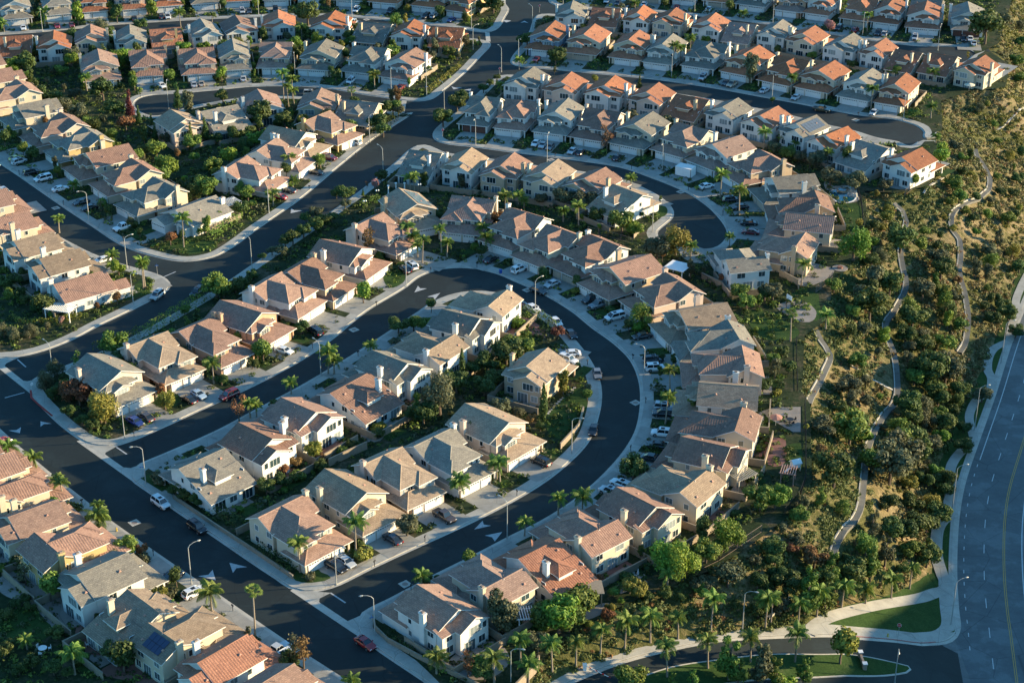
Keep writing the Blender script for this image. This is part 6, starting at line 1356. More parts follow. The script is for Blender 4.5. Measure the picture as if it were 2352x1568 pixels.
# ------------------------------------------------------------------ hedges
HEDGES = [((1, 0), [(1590, 835), (1880, 605)], 1.2, 1.1, 'yellow', 'trimmed yellow-green hedge', 'along the avenue pavement, upper middle'), ((1, 0), [(1090, 1250), (1290, 1085)], 2.2, 1.8, 'dark', 'tall dark hedge', 'beside the avenue pavement below the upper cul-de-sac'), ((0, 1), [(1930, 640), (2210, 430)], 1.8, 1.8, 'mid', 'long clipped green hedge', 'beside the corner house by the street bend'),
 ((0, 1), [(1120, 1180), (1300, 1130)], 1.2, 1.2, 'dark', 'dark clipped hedge', 'beside the single storey house, left corner row'), ((0, 1), [(95, 1355), (200, 1400), (460, 1400), (760, 1350)], 1.2, 1.1, 'yellow', 'curved yellow-green garden hedge', 'below the white pergola'), ((0, 1), [(1300, 1530), (1600, 1340), (1900, 1160)], 2.6, 1.8, 'mid', 'long dark green hedge', 'between the diagonal street and the outer loop row'),
 ((0, 2), [(880, 110), (1300, -50)], 2.6, 2.0, 'dark', 'thick dark hedge', 'behind the first houses of the outer loop row'), ((2, 1), [(90, 1300), (240, 1350), (420, 1470)], 2.0, 1.6, 'dark', 'thick green hedge', 'on the bend inside the loop by the white cars'), ((0, 2), [(1600, 1350), (1860, 1450)], 2.0, 1.6, 'dark', 'dark roadside hedge', 'beside the corner house of the inner loop north row'),
 ((1, 3), [(20, 330), (350, 570)], 2.0, 1.3, 'dark', 'rounded dark hedge', 'beside the first inner loop south row house'), ((0, 2), [(1900, 1500), (2200, 1700)], 2.4, 1.5, 'dark', 'long dark hedge', 'above the pavement of the long straight street'), ((2, 2), [(1210, 1010), (1400, 1010)], 1.5, 1.2, 'dark', 'dark driveway hedge', 'between two driveways on the outer loop'), ((1, 3), [(1240, 1165), (1470, 1300)], .8, .7, 'dark', 'low clipped hedge', 'inside the corner wall of the big white house'),
 ((3, 0), [(60, 1440), (500, 1560)], 1.4, 1.0, 'olive', 'long low olive hedge', 'behind the fourth right row'), ((3, 0), [(380, 1530), (860, 1690)], 1.4, 1.0, 'olive', 'long low olive hedge', 'between pool garden and the upper terrace'), ((1, 1), [(960, 340), (1130, 260)], 1.4, 1.4, 'mid', 'bright green hedge', 'beside the terrace with the white columns'), ((2, 0), [(1380, 390), (1400, 395)], .8, .8, 'dark', 'tiny dark hedge', 'in front of a third right row garage')]
for k, (ij, pts, w_, h_, c, d, wh) in enumerate(HEDGES):
    W = [P2(v, .15) for v in tl(*ij, pts)]; o = leafy_box('hedge', W, w_, h_, .15, LM[c], seed=k + 5); book(o, d, 'hedge', wh, W[0][0], W[0][1], 'clipped hedges')

HEDGE_DONE = 1
# ------------------------------------------------------------------ garden walls, patios, lawns, shrubs for every house
pt = MB(); br = MB(); lw = MB()
def quad_on(mb, h, x0, x1, y0, y1, z):
    ca, sa = math.cos(h['ang']), math.sin(h['ang'])
    mb.face([(h['x'] + a * ca - b_ * sa, h['y'] + a * sa + b_ * ca, z) for a, b_ in ((x0, y0), (x1, y0), (x1, y1), (x0, y1))])
def loc(h, a, b_):
    ca, sa = math.cos(h['ang']), math.sin(h['ang']); return h['x'] + a * ca - b_ * sa, h['y'] + a * sa + b_ * ca
GRID = {}
for h in HOUSES:
    for a in range(-2, 3):
        for b_ in range(-2, 3): GRID.setdefault((int(h['x'] // 10) + a, int(h['y'] // 10) + b_), []).append(h)
def free(x, y, m_=.4):
    for h in GRID.get((int(x // 10), int(y // 10)), []):
        dx, dy = x - h['x'], y - h['y']
        if dx * dx + dy * dy > 150: continue
        ca, sa = math.cos(h['ang']), math.sin(h['ang']); lx, ly = dx * ca + dy * sa, -dx * sa + dy * ca
        if abs(lx) < 4.75 + m_ and -7.7 - m_ < ly < 7.7 + m_: return False
        if abs(lx - DX[h['kind']] * h['mir'] * HS) < 4.0 and -7.7 - h['dist'] < ly < -7: return False
    return in_block(x, y) is not None
DX = {'A': -0.5, 'B': 0.6, 'C': -0.5, 'D': -3.3, 'E': 1.2}
def yard_edge(x, y):
    nm = in_block(x, y)
    return 0 if nm is None else dist1(x, y, OUT[nm])
nsh = 0
for n_, h in enumerate(HOUSES):
    rr_ = random.random(); z = .164 + .003 * (n_ % 5)
    bx, by = loc(h, 0, 10)
    if free(bx, by) and yard_edge(bx, by) > 3:
        w_ = random.uniform(2.6, 4.2); d_ = random.uniform(2.0, 3.4); quad_on(br if rr_ < .3 else pt, h, -w_, w_, 7.4, 7.6 + d_, z)
        lx = random.uniform(-2, 2); quad_on(lw, h, lx - 2.6, lx + 2.6, 7.9 + d_, 10.4 + d_, z + .001)
    fx = (5.5 if h['kind'] in 'AC' else -5.4) * h['mir']
    if h['dist'] < 20 and h['dist'] > 4: quad_on(lw, h, fx - 1.2, fx + 1.2, -7.0 - min(h['dist'] - 3.0, 6), -6.0, z + .002)
    # side wall with a return behind the garden
    if n_ % 10 != 7 and in_block(*loc(h, 6.0, 3)):
        m_ = MB(); L = 7.7 + (3.6 if free(*loc(h, 6.0, 12), .1) else .2); hh = 1.5
        m_.box(6.0, 6.18, -1.0, L, -.1, hh); m_.box(5.95, 6.23, -1.03, L + .03, hh, hh + .07)
        if free(*loc(h, 2, L + .6), .1) and yard_edge(*loc(h, 0, L + 1)) > 3: m_.box(-5.9, 6.0, L - .18, L, -.1, hh); m_.box(-5.95, 5.95, L - .22, L + .04, hh, hh + .07)
        o = obj('garden_wall', m_.mesh('garden_wall', [M['wallblock']]), None, (h['x'], h['y'], .15), (0, 0, h['ang'])); book(o, 'low tan block garden wall', 'wall', 'beside ' + short(h), h['x'], h['y'], 'block garden walls')
    # planting
    for q in range(7):
        a, b_ = random.choice([(random.choice([-5.6, 5.5]), random.uniform(-6, 7)), (random.uniform(-5, 5), random.uniform(9, 13)), (random.choice([-5.6, 5.4]), random.uniform(-11, -7)), (random.uniform(-5, 5), random.uniform(8.6, 12))])
        X_, Y_ = loc(h, a, b_)
        sx, sy = to_sheet((X_, Y_, 0))
        if nsh >= 290 or not (-10 < sx < 2360 and -10 < sy < 1575) or not free(X_, Y_, .0) or yard_edge(X_, Y_) < 2.6: continue
        if q > 2: continue
        c = random.choices(['dark', 'mid', 'bright', 'olive', 'rust', 'yellow', 'red'], [5, 4, 2, 1.6, .2, 1, .0])[0]
        plant('bush', c, X_, Y_, random.uniform(.9, 2.4), .16, wide=random.uniform(.8, 1.15)); nsh += 1
nt_ = 0
for h in HOUSES:
    for q in range(9):
        a, b_ = random.choice([(random.choice([-5.9, 5.9]), random.uniform(-5, 9)), (random.uniform(-5.5, 5.5), random.uniform(10, 15)), (random.uniform(-6, 6), random.uniform(9.5, 13)), (random.choice([-5.6, 5.6]), random.uniform(-12, -7.5))])
        X_, Y_ = loc(h, a, b_); sx, sy = to_sheet((X_, Y_, 0))
        if nt_ > 230 or not (-10 < sx < 2360 and -10 < sy < 1575) or not free(X_, Y_, -.1 if b_ < 8 else .9) or yard_edge(X_, Y_) < 3.2: continue
        if min((X_ - a_) ** 2 + (Y_ - c_) ** 2 for a_, c_ in TPOS) < 14: continue
        kd = random.choices(['oak', 'round', 'pepper', 'tall', 'young', 'bare'], [5, 4, 2, 2, 2, .6])[0]; hh_ = random.uniform(2.8, 4.6) if b_ < 8 else random.uniform(3.6, 6.2)
        plant(kd, random.choices(['dark', 'mid', 'bright', 'olive', 'yellow', 'rust'], [6, 4, 1.6, 2, .8, .3])[0], X_, Y_, hh_, .16, wide=.8 if b_ < 8 else 1.0); TPOS.append((X_, Y_)); nt_ += 1
print('EXTRA TREES', nt_)
for nm, mb, mt in (('patio', pt, M['patio']), ('patio', br, M['brick_patio']), ('lawn', lw, M['lawn'])): struct(obj(nm, mb.mesh(nm, [mt])))
print('SHRUBS', nsh)
# loose planting in the yards: nobody could count it
X = []; Y = []; S = []
for nm, p in OUT.items():
    lo, hi = p.min(0), p.max(0); A_ = abs(area(p)); n_ = int(A_ / 2.6)
    q = rng.uniform(lo, hi, (int(n_ * (hi - lo).prod() / A_), 2))
    zc = q[:, 1] * CT + H * ST; sx = CX + F * q[:, 0] / zc; q = q[(sx > -60) & (sx < 2420)]
    for x, y in q:
        if in1(x, y, p) and dist1(x, y, p) > 2.8 and free(x, y, .25): X.append(x); Y.append(y)
X = np.array(X); Y = np.array(Y); N_ = len(X); S = rng.uniform(.35, 1.0, N_) * np.where(rng.random(N_) < .12, 1.7, 1); dens = vnoise(X * 1.5, Y * 1.5) + rng.normal(size=N_) * .6
k = dens > -.95; X, Y, S = X[k], Y[k], S[k]; g = rng.random(len(X)); print('YARD PLANTS', len(X))
for a, b_, c, nm in ((0, .55, 'dark', 'ground_cover'), (.55, .85, 'mid', 'ground_cover'), (.85, 1, 'olive', 'ground_cover')):
    m_ = (g >= a) & (g < b_); o = scatter_stuff(nm, X[m_], Y[m_], np.full(m_.sum(), .14), S[m_], LM[c], 20, 4, .8)
# more trees on the slopes, thickest along the foot and above the palms
r_ = random.Random(21); nh = 0; HLS = [hill_line(P, 6) for P in PATHS]; HLA = np.concatenate(HLS)
while nh < 115:
    g_ = r_.random()
    V = (r_.uniform(2085, 2200), r_.uniform(640, 1200)) if g_ < .35 else (r_.uniform(1560, 2130), r_.uniform(1230, 1420)) if g_ < .62 else (r_.uniform(2190, 2350), r_.uniform(60, 640)) if g_ < .72 else (r_.uniform(1900, 2180), r_.uniform(470, 1250))
    p = on_ground(*V)
    if in1(p.x, p.y, CRW) or in1(p.x, p.y, LOWPOLY) or np.hypot(HLA[:, 0] - p.x, HLA[:, 1] - p.y).min() < 4 or min((p.x - a_) ** 2 + (p.y - c_) ** 2 for a_, c_ in TPOS) < 12: nh += .05; continue
    up = V[1] < 600
    plant(r_.choices(['oak', 'pepper', 'round', 'tall'], [7, 2, 2, .8])[0], r_.choices(['dark', 'mid', 'olive', 'bright', 'yellow'], [4, 4, 3, .8, 2.5 if up else .6])[0], p.x, p.y, r_.uniform(2.4, 4.6) if up else r_.uniform(3, 6.2), p.z, zone(p, V), 1.0, 'hillside trees'); TPOS.append((p.x, p.y)); nh += 1
# hillside chaparral
n_ = 120000; qx = rng.uniform(-10, 330, n_); qy = rng.uniform(205, 720, n_); zt = T(qx, qy)
zc = qy * CT - (zt - H) * ST; sx = CX + F * qx / zc; sy = CY - F * (qy * ST + (zt - H) * CT) / zc
ok = ~inside(qx, qy, CRW) & ~inside(qx, qy, LOWPOLY) & (sx < 2460) & (sx > 1080) & (sy > -60) & (sy < 1700)
qx, qy, sx, sy = qx[ok], qy[ok], sx[ok], sy[ok]
near = np.full(len(qx), 1e9)
for P in HLS: near = np.minimum(near, seg_dist(qx, qy, P))
dn = 1.1 * vnoise(qx * .5 + 9, qy * .5) + .6 * vnoise(qx * 1.3, qy * 1.3 + 4) + rng.normal(size=len(qx)) * .30
DCR = seg_dist(qx, qy, CRW, True); dn += np.where(DCR < 13, 1.5, 0) + np.where(sy > 1180, .5, 0) + np.where((sy > 1330) & (sx < 1900), 1.5, 0) + np.where((sy < 620), .55, 0) + np.where((sx > 2080) & (sy > 560), .6, 0)
k = (near > 1.2) & (dn > -.02); k0 = k; qx, qy, sx, sy = qx[k], qy[k], sx[k], sy[k]; print('CHAPARRAL', len(qx))
S = rng.uniform(.5, 1.5, len(qx)); g = vnoise(qx * .6 + 3, qy * .6 + 8) * .5 + .5 + rng.normal(size=len(qx)) * .22 + np.where(sy < 560, .42, 0) - np.where((DCR[k0] < 13) & (sy > 420), .6, 0) - np.where((sy > 1300) & (sx < 1950), 1.5, 0)
qz = T(qx, qy) - .05
for a, b_, c in ((-9, .35, 'chap_green'), (.35, .62, 'chap_brown'), (.62, 1.0, 'chap_olive'), (1.0, 9, 'chap_lime')):
    m_ = (g >= a) & (g < b_)
    if m_.any(): scatter_stuff('chaparral', qx[m_], qy[m_], qz[m_], S[m_], LM[c], 60, 6, .45, .16)
m_ = rng.random(len(qx)) < .10; scatter_stuff('dry_brush', qx[m_] + 1.5, qy[m_] + 1, T(qx[m_] + 1.5, qy[m_] + 1), S[m_] * .7, LM['rust'], 22, 8, .6)
# ------------------------------------------------------------------ fences and walls along given lines
def fence(V, name, desc, where, ground=False, h=1.6, mat='iron'):
    W = [on_ground(*v) if ground else gp(*v, .15) for v in V]; m_ = MB(); ps = MB()
    for a, b_ in zip(W[:-1], W[1:]):
        L = (b_ - a).length; n_ = max(1, int(L / 2.4))
        for i in range(n_ + 1):
            p = a.lerp(b_, i / n_); p.z = T1(p.x, p.y) if ground else .15; ps.box(p.x - .05, p.x + .05, p.y - .05, p.y + .05, p.z - .2, p.z + h + .08)
            if i:
                for zz in (.15, h): m_.bar(pp + Vector((0, 0, zz)), p + Vector((0, 0, zz)), .05)
                for q in range(1, 14): c = pp.lerp(p, q / 14); m_.bar(c + Vector((0, 0, .15)), c + Vector((0, 0, h)), .022)
            pp = p.copy()
    o = empty(name, W[0]); 
    for mm_, nm in ((m_, 'railing'), (ps, 'posts')): c = obj(nm, mm_.mesh(nm, [M[mat]]), o); c.matrix_parent_inverse = Matrix.Translation(-W[0])
    book(o, desc, 'fence', where, W[0].x, W[0].y, 'garden fences')
fence([(1969, 440), (1978, 470), (1984, 535)], 'iron_fence', 'dark iron fence', 'along the terrace edge below the pool')
fence([(1829, 785), (1829, 830), (1831, 898)], 'iron_fence', 'dark iron fence', 'behind the ninth clockwise crescent gardens')
fence([(1848, 932), (1850, 1010), (1850, 1104)], 'iron_fence', 'tall dark iron fence', 'beside the grey patio at the hillside edge', h=1.9)
fence([(1849, 1106), (1838, 1140), (1802, 1182)], 'iron_fence', 'dark iron fence', 'below the small wooden pergola')
fence([(1749, 1222), (1700, 1255), (1651, 1288), (1613, 1306)], 'mesh_fence', 'grey mesh fence', 'on top of the bare sandy slope', mat='cap')
fence([(1874, 672), (1896, 655), (1912, 636)], 'iron_fence', 'grey glass-look fence', 'round the patio with the fire pit', mat='cap')
fence([(2078, 449), (2110, 424), (2158, 392)], 'iron_fence', 'long mesh fence', 'beside the orange roofed house at the hillside', True, mat='cap')
fence([(1350, 534), (1400, 545), (1452, 560)], 'iron_fence', 'grey mesh fence', 'above the hedge terrace inside the right block', mat='cap')
fence([(1545, 600), (1580, 622), (1640, 660)], 'iron_fence', 'black iron fence', 'beside the white house at the cul-de-sac end')
fence([(953, 1490), (985, 1508), (1014, 1528)], 'iron_fence', 'black iron gate fence', 'on the wall beside the big white corner house')
def wall_line(V, h, desc, where, th=.22, z=.15, mat='wallblock', ground=False):
    m_ = MB(); W = [on_ground(*v) if ground else gp(*v, z) for v in V]
    for a, b_ in zip(W[:-1], W[1:]):
        d = (b_ - a); n_ = d.normalized().cross(Vector((0, 0, 1))) * th / 2; c = (a + b_) / 2
        m_.obox(c + Vector((0, 0, h / 2 - .2)), d / 2 * 1.003, n_, (0, 0, h / 2 + .2)); m_.obox(c + Vector((0, 0, h + .03)), d / 2 * 1.004, n_ * 1.35, (0, 0, .04))
    o = obj('block_wall', m_.mesh('block_wall', [M[mat]])); book(o, desc, 'wall', where, W[0].x, W[0].y, 'block walls'); return o
wall_line([(398, 1144), (490, 1207), (588, 1271), (673, 1329)], .8, 'long low tan retaining wall', 'beside the long straight street pavement')
wall_line([(755, 1071), (800, 1050), (843, 1031)], 1.7, 'grey block wall', 'between the two inner loop rows')
wall_line([(857, 1421), (862, 1446), (890, 1474), (963, 1513), (1040, 1550), (1113, 1585)], .9, 'curved tan corner wall', 'round the big white house with brown roof')
wall_line([(1340, 946), (1330, 984), (1287, 1031)], 1.3, 'tan retaining wall with pillar', 'round the curved front lawn inside the loop')
wall_line([(1611, 640), (1650, 658), (1657, 661)], 1.6, 'tan block wall', 'below the white house at the cul-de-sac end')
wall_line([(1790, 633), (1833, 656), (1834, 668)], 1.6, 'tan block wall', 'beside the patio with the fire pit')
wall_line([(1455, 548), (1472, 530), (1476, 528)], 1.5, 'short cream wall', 'beside the lawn at the curved street')
wall_line([(1176, 1595), (1230, 1540), (1238, 1520)], 1.5, 'tan yard wall', 'at the bottom edge left of the palms')
# ------------------------------------------------------------------ sheets: drives, courts, lawns seen in the photograph
def area_sheet(name, pts, z, mat, smooth=True):
    if smooth: p, _ = smooth_poly(pts, 1.0, True, z)
    else: p = np.array([P2(v, z) for v in pts])
    return fill(name, p, z, mat)
area_sheet('lawn', tl(0, 1, [(1140, 575), (1200, 555), (1350, 610), (1300, 645), (1200, 605)]), .186, M['lawn'])
area_sheet('lawn', tl(0, 1, [(1465, 700), (1600, 625), (1850, 600), (2000, 690), (1900, 740), (1760, 765), (1600, 740)]), .186, M['lawn'])
area_sheet('lawn', tl(0, 1, [(1230, 1080), (1300, 1000), (1380, 1000), (1395, 1060), (1360, 1110), (1280, 1110)]), .186, M['lawn'])
area_sheet('lawn', tl(2, 2, [(330, 680), (480, 500), (620, 430), (680, 500), (690, 600), (640, 700), (560, 830), (440, 895), (330, 830)]), .186, M['lawn'])
area_sheet('lawn', tl(2, 1, [(2140, 1290), (2300, 1290), (2360, 1340), (2560, 1400), (2640, 1500), (2500, 1560), (2300, 1540), (2200, 1440)]), .186, M['lawn'])
area_sheet('lawn', tl(3, 1, [(640, 320), (830, 310), (835, 540), (690, 530), (640, 450)]), .186, M['lawn'])
area_sheet('lawn', tl(3, 1, [(200, 1130), (430, 1120), (470, 1200), (480, 1330), (420, 1380), (200, 1180)]), .182, M['lawn'])
area_sheet('lawn', tl(3, 2, [(165, 960), (240, 935), (300, 930), (305, 1180), (230, 1170), (170, 1060)]), .186, M['lawn'])
area_sheet('lawn', tl(0, 3, [(0, 900), (330, 880), (370, 960), (480, 1060), (400, 1170), (200, 1180), (0, 1100)]), .186, M['lawn'])
area_sheet('lawn', tl(1, 3, [(340, 600), (480, 470), (600, 550), (690, 600), (550, 640), (420, 640)]), .186, M['lawn'])
area_sheet('lawn', tl(2, 1, [(1270, 360), (1330, 320), (1410, 330), (1420, 400), (1350, 430), (1290, 410)]), .186, M['lawn'])
area_sheet('lawn', tl(0, 0, [(430, 940), (560, 915), (660, 990), (640, 1020), (520, 990)]), .186, M['lawn'])
area_sheet('lawn', tl(1, 1, [(1180, 930), (1270, 920), (1375, 985), (1260, 1075), (1190, 1040)]), .186, M['lawn'])
area_sheet('patio', tl(0, 3, [(0, 600), (140, 540), (480, 700), (800, 990), (650, 1060), (480, 1060), (380, 940), (250, 850), (0, 730)]), .182, M['patio'])
area_sheet('patio', tl(0, 3, [(700, 1060), (830, 1010), (1200, 1230), (980, 1300), (860, 1310), (740, 1240)]), .184, M['brick_patio'])
area_sheet('patio', tl(0, 3, [(920, 1470), (1000, 1400), (1230, 1300), (1480, 1450), (1300, 1540), (1100, 1530)]), .184, M['brick_patio'])
area_sheet('basketball_court', tl(3, 1, [(80, 1250), (180, 1200), (320, 1200), (430, 1270), (440, 1340), (380, 1390), (280, 1380), (150, 1310)]), .19, M['patio'])
area_sheet('patio', tl(3, 1, [(240, 1020), (440, 870), (610, 920), (380, 1060)]), .188, M['patio'])
area_sheet('patio', tl(3, 2, [(-60, 640), (60, 600), (300, 600), (300, 830), (230, 830), (0, 700)]), .188, M['patio'], False)
area_sheet('patio', tl(3, 2, [(-20, 900), (140, 890), (165, 960), (170, 1060), (120, 1140), (0, 1130)]), .188, M['brick_patio'])
area_sheet('patio', tl(2, 3, [(860, 600), (1060, 480), (1120, 510), (930, 620)]), .188, M['patio'], False)
area_sheet('patio', tl(2, 3, [(930, 680), (1190, 590), (1250, 640), (1000, 750)]), .188, M['patio'], False)
area_sheet('patio', tl(2, 3, [(600, 980), (770, 860), (890, 830), (880, 900), (650, 1000)]), .188, M['patio'])
area_sheet('patio', tl(1, 3, [(1760, 1380), (2140, 1180), (2330, 1330), (2200, 1500), (1950, 1530)]), .182, M['patio'])
area_sheet('patio', tl(1, 2, [(960, 850), (1050, 820), (1270, 710), (1330, 740), (1200, 830), (1140, 910), (1020, 920)]), .188, M['patio'])
area_sheet('patio', tl(2, 1, [(80, 1340), (190, 1380), (340, 1500), (300, 1540), (120, 1470), (60, 1400)]), .19, M['brick_patio'])
area_sheet('patio', tl(3, 1, [(1060, 110), (1320, 130), (1310, 165), (1160, 165)]), .188, M['patio'])
area_sheet('driveway', tl(2, 1, [(1580, 700), (1760, 715), (1800, 800), (1720, 850), (1560, 790)]), .196, M['drive'])
for i, j, x, y in [(2, 2, 320 + 30 * q, 665 - 28 * q) for q in range(8)]:
    pass
# stepping stones across the lawn inside the loop
st = MB()
for q in range(14):
    t = q / 13; x = 330 + 245 * t ** 1.15; y = 660 - 235 * t; p = gp(*tl(2, 2, [(x, y)])[0], .19); st.box(p.x - .3, p.x + .3, p.y - .3, p.y + .3, .187, .2)
struct(obj('stepping_stones', st.mesh('stepping_stones', [M['gutter']])))
# ------------------------------------------------------------------ pool garden
area_sheet('patio', tl(3, 1, [(520, 95), (600, 140), (760, 140), (830, 200), (835, 270), (720, 300), (640, 285), (560, 220)]), .19, M['patio'])
o = empty('swimming_pool', gp(*tl(3, 1, [(660, 220)])[0], .2)); 
p, _ = smooth_poly(tl(3, 1, [(575, 185), (640, 175), (740, 205), (800, 235), (760, 280), (650, 285), (600, 240)]), .8, True, .3)
def child_fill(nm, p, z, mat, o, skirt=None): c = fill(nm, p, z, mat, None, skirt, False); c.parent = o; c.matrix_parent_inverse = Matrix.Translation(-o.location); return c
child_fill('coping', offset(p, -.35), .24, M['white'], o, .1); child_fill('water', p, .25, M['water'], o)
sp = gp(*tl(3, 1, [(680, 190)])[0], .2); m_ = MB(); m_.tube([(sp.x, sp.y, .2), (sp.x, sp.y, .75)], [1.5, 1.4], 20); c = obj('spa', m_.mesh('spa', [M['wallblock']]), o); c.matrix_parent_inverse = Matrix.Translation(-o.location)
m_ = MB(); m_.tube([(sp.x, sp.y, .74), (sp.x, sp.y, .77)], [1.1, 1.1], 20); c = obj('spa_water', m_.mesh('spa_water', [M['water']]), o); c.matrix_parent_inverse = Matrix.Translation(-o.location)
m_ = MB(); r_ = random.Random(4)
for q in range(16):
    pq = gp(*tl(3, 1, [(770 + r_.uniform(-45, 40), 215 + r_.uniform(-30, 30))])[0], .3); s = r_.uniform(.35, .8); m_.tube([(pq.x, pq.y, .1), (pq.x, pq.y, .2 + s * .5), (pq.x + .1, pq.y, .2 + s)], [s, s * .85, s * .35], 7)
c = obj('rock_waterfall', m_.mesh('rock_waterfall', [M['gutter']]), o); c.matrix_parent_inverse = Matrix.Translation(-o.location)
book(o, 'blue garden pool with round spa and rock waterfall', 'swimming pool', 'on the terrace edge at the hillside', sp.x, sp.y)
def umbrella(V, col, desc, where, z=.2, r=1.3, closed=False):
    p = gp(*V, z); o = empty('parasol', p); m_ = MB(); m_.tube([(0, 0, 0), (0, 0, 2.4)], [.03, .03], 6); obj('pole', m_.mesh('pole', [M['white']]), o); m_ = MB()
    if closed: m_.tube([(0, 0, 1.0), (0, 0, 1.5), (0, 0, 2.45)], [.16, .2, .03], 8)
    else:
        for i in range(8): a, b_ = i * PI / 4, (i + 1) * PI / 4; m_.face([(r * math.cos(a), r * math.sin(a), 2.0), (r * math.cos(b_), r * math.sin(b_), 2.0), (0, 0, 2.5)]); m_.face([(r * math.cos(b_), r * math.sin(b_), 2.0), (r * math.cos(a), r * math.sin(a), 2.0), (r * math.cos(a), r * math.sin(a), 1.85), (r * math.cos(b_), r * math.sin(b_), 1.85)])
    obj('canopy', m_.mesh('canopy', [simple(desc.replace(' ', '_'), col, .8, 0)]), o); book(o, desc, 'parasol', where, p.x, p.y)
umbrella(tl(3, 1, [(753, 190)])[0], (.25, .6, .6), 'closed turquoise parasol', 'beside the pool', closed=True)
umbrella(tl(3, 2, [(70, 770)])[0], (.34, .17, .13), 'faded red parasol', 'on the grey patio by the iron fence', r=1.3)
umbrella(tl(3, 0, [(1845, 835)])[0], (.6, .55, .42), 'cream parasol', 'behind the last house of the second right row', r=1.7)
umbrella(tl(2, 3, [(1155, 620)])[0], (.55, .5, .5), 'closed pale parasol', 'over the table on the small square patio', closed=True)
umbrella(tl(0, 3, [(860, 1210)])[0], (.45, .12, .08), 'closed red parasol', 'through the white round garden table', closed=True)
umbrella(tl(0, 3, [(1160, 1400)])[0], (.6, .6, .58), 'closed white parasol', 'on the red brick patio at the bottom left', closed=True)
def table_set(V, mat, desc, where, z=.2, n=4):
    p = gp(*V, z); o = empty('garden_table', p, random.uniform(0, 3)); m_ = MB(); m_.tube([(0, 0, .70), (0, 0, .75)], [.75, .75], 20); obj('table_top', m_.mesh('table_top', [mat]), o); m_ = MB(); m_.tube([(0, 0, 0), (0, 0, .03), (0, 0, .06), (0, 0, .7)], [.3, .3, .05, .05], 10); obj('pedestal', m_.mesh('pedestal', [mat]), o)
    book(o, desc, 'table', where, p.x, p.y)
    for i in range(n):
        a = i * 2 * PI / n + .4; q = (p.x + 1.15 * math.cos(a), p.y + 1.15 * math.sin(a), p.z); c = empty('garden_chair', q, a + PI / 2); m_ = MB(); m_.box(-.24, .24, -.24, .24, .40, .45); obj('seat', m_.mesh('seat', [mat]), c); m_ = MB(); m_.box(-.24, .24, -.26, -.21, .45, .9); obj('backrest', m_.mesh('backrest', [mat]), c)
        for sx in (-1, 1):
            for sy in (-1, 1): m_ = MB(); m_.bar((sx * .21, sy * .21, 0), (sx * .2, sy * .2, .41), .04); obj('leg', m_.mesh('leg', [mat]), c)
        book(c, 'garden chair', 'chair', 'at the ' + ' '.join(desc.split()[-3:]) + ' ' + where, q[0], q[1], 'garden chairs')
table_set(tl(0, 3, [(865, 1215)])[0], M['white'], 'white round garden table', 'on a bottom left patio')
table_set(tl(0, 3, [(395, 1275)])[0], M['white'], 'white small round table', 'in the bottom left garden', n=3)
table_set(tl(0, 3, [(1160, 1405)])[0], M['black'], 'black round table', 'on the red patio, bottom left')
table_set(tl(3, 2, [(200, 740)])[0], M['black'], 'dark round table', 'on the grey fenced patio')
table_set(tl(2, 3, [(1150, 625)])[0], M['steel'], 'grey round table', 'on the small square patio')
table_set(tl(2, 2, [(95, -320)])[0], M['door_wood'], 'brown wooden table', 'inside the loop by the hedge', n=3)
# pergolas and patio covers
def pergola(V0, V1, d, h, mat, desc, where, solid=False, z=.16, posts=True, slats=12):
    a, b_ = gp(*V0, z), gp(*V1, z); ax = (b_ - a); L = ax.length; ang = math.atan2(ax.y, ax.x); o = empty('pergola', a, ang)
    for x in (.15, L - .15):
        for y in (.15, d - .15): m_ = MB(); m_.box(x - .09, x + .09, y - .09, y + .09, 0, h); obj('post', m_.mesh('post', [mat]), o)
    m_ = MB(); 
    for y in (.15, d - .15): m_.box(-.3, L + .3, y - .06, y + .06, h, h + .22)
    obj('beam', m_.mesh('beam', [mat]), o); m_ = MB()
    if solid: m_.box(-.3, L + .3, -.3, d + .3, h + .23, h + .33)
    else:
        n_ = int(L / .45)
        for i in range(n_ + 1): x = L * i / n_; m_.box(x - .06, x + .06, -.35, d + .35, h + .225, h + .36)
    obj('roof_slats', m_.mesh('roof_slats', [mat]), o); book(o, desc, 'pergola', where, a.x, a.y, 'pergolas and patio covers')
pergola(tl(0, 1, [(415, 1365)])[0], tl(0, 1, [(645, 1400)])[0], 3.4, 2.5, M['white'], 'white slatted pergola', 'behind the single storey left corner house')
pergola(tl(0, 1, [(2090, 420)])[0], tl(0, 1, [(2230, 380)])[0], 4.2, 2.6, M['white'], 'white slatted pergola', 'behind the one-storey house at the street bend')
pergola(tl(2, 3, [(60, 1110)])[0], tl(2, 3, [(280, 1090)])[0], 3.2, 2.6, M['white'], 'white slatted pergola', 'behind the second last outer loop row house')
pergola(tl(3, 2, [(105, 1310)])[0], tl(3, 2, [(235, 1330)])[0], 3.0, 2.4, simple('pink_timber', (.35, .22, .18), .7), 'pinkish wooden pergola', 'at the hillside edge by the play house')
pergola(tl(2, 3, [(640, 870)])[0], tl(2, 3, [(830, 860)])[0], 3.5, 2.5, M['wallblock'], 'brown patio cover', 'behind the big red tile roof house', True)
pergola(tl(2, 1, [(1400, 990)])[0], tl(2, 1, [(1560, 1030)])[0], 4.5, 2.7, M['white'], 'white flat patio cover', 'behind the yellow house of the outer loop row', True)
pergola(tl(2, 2, [(2080, 1400)])[0], tl(2, 2, [(2240, 1330)])[0], 5.5, 2.7, M['gutter'], 'pale slatted patio cover', 'behind a brown outer loop row house', False)
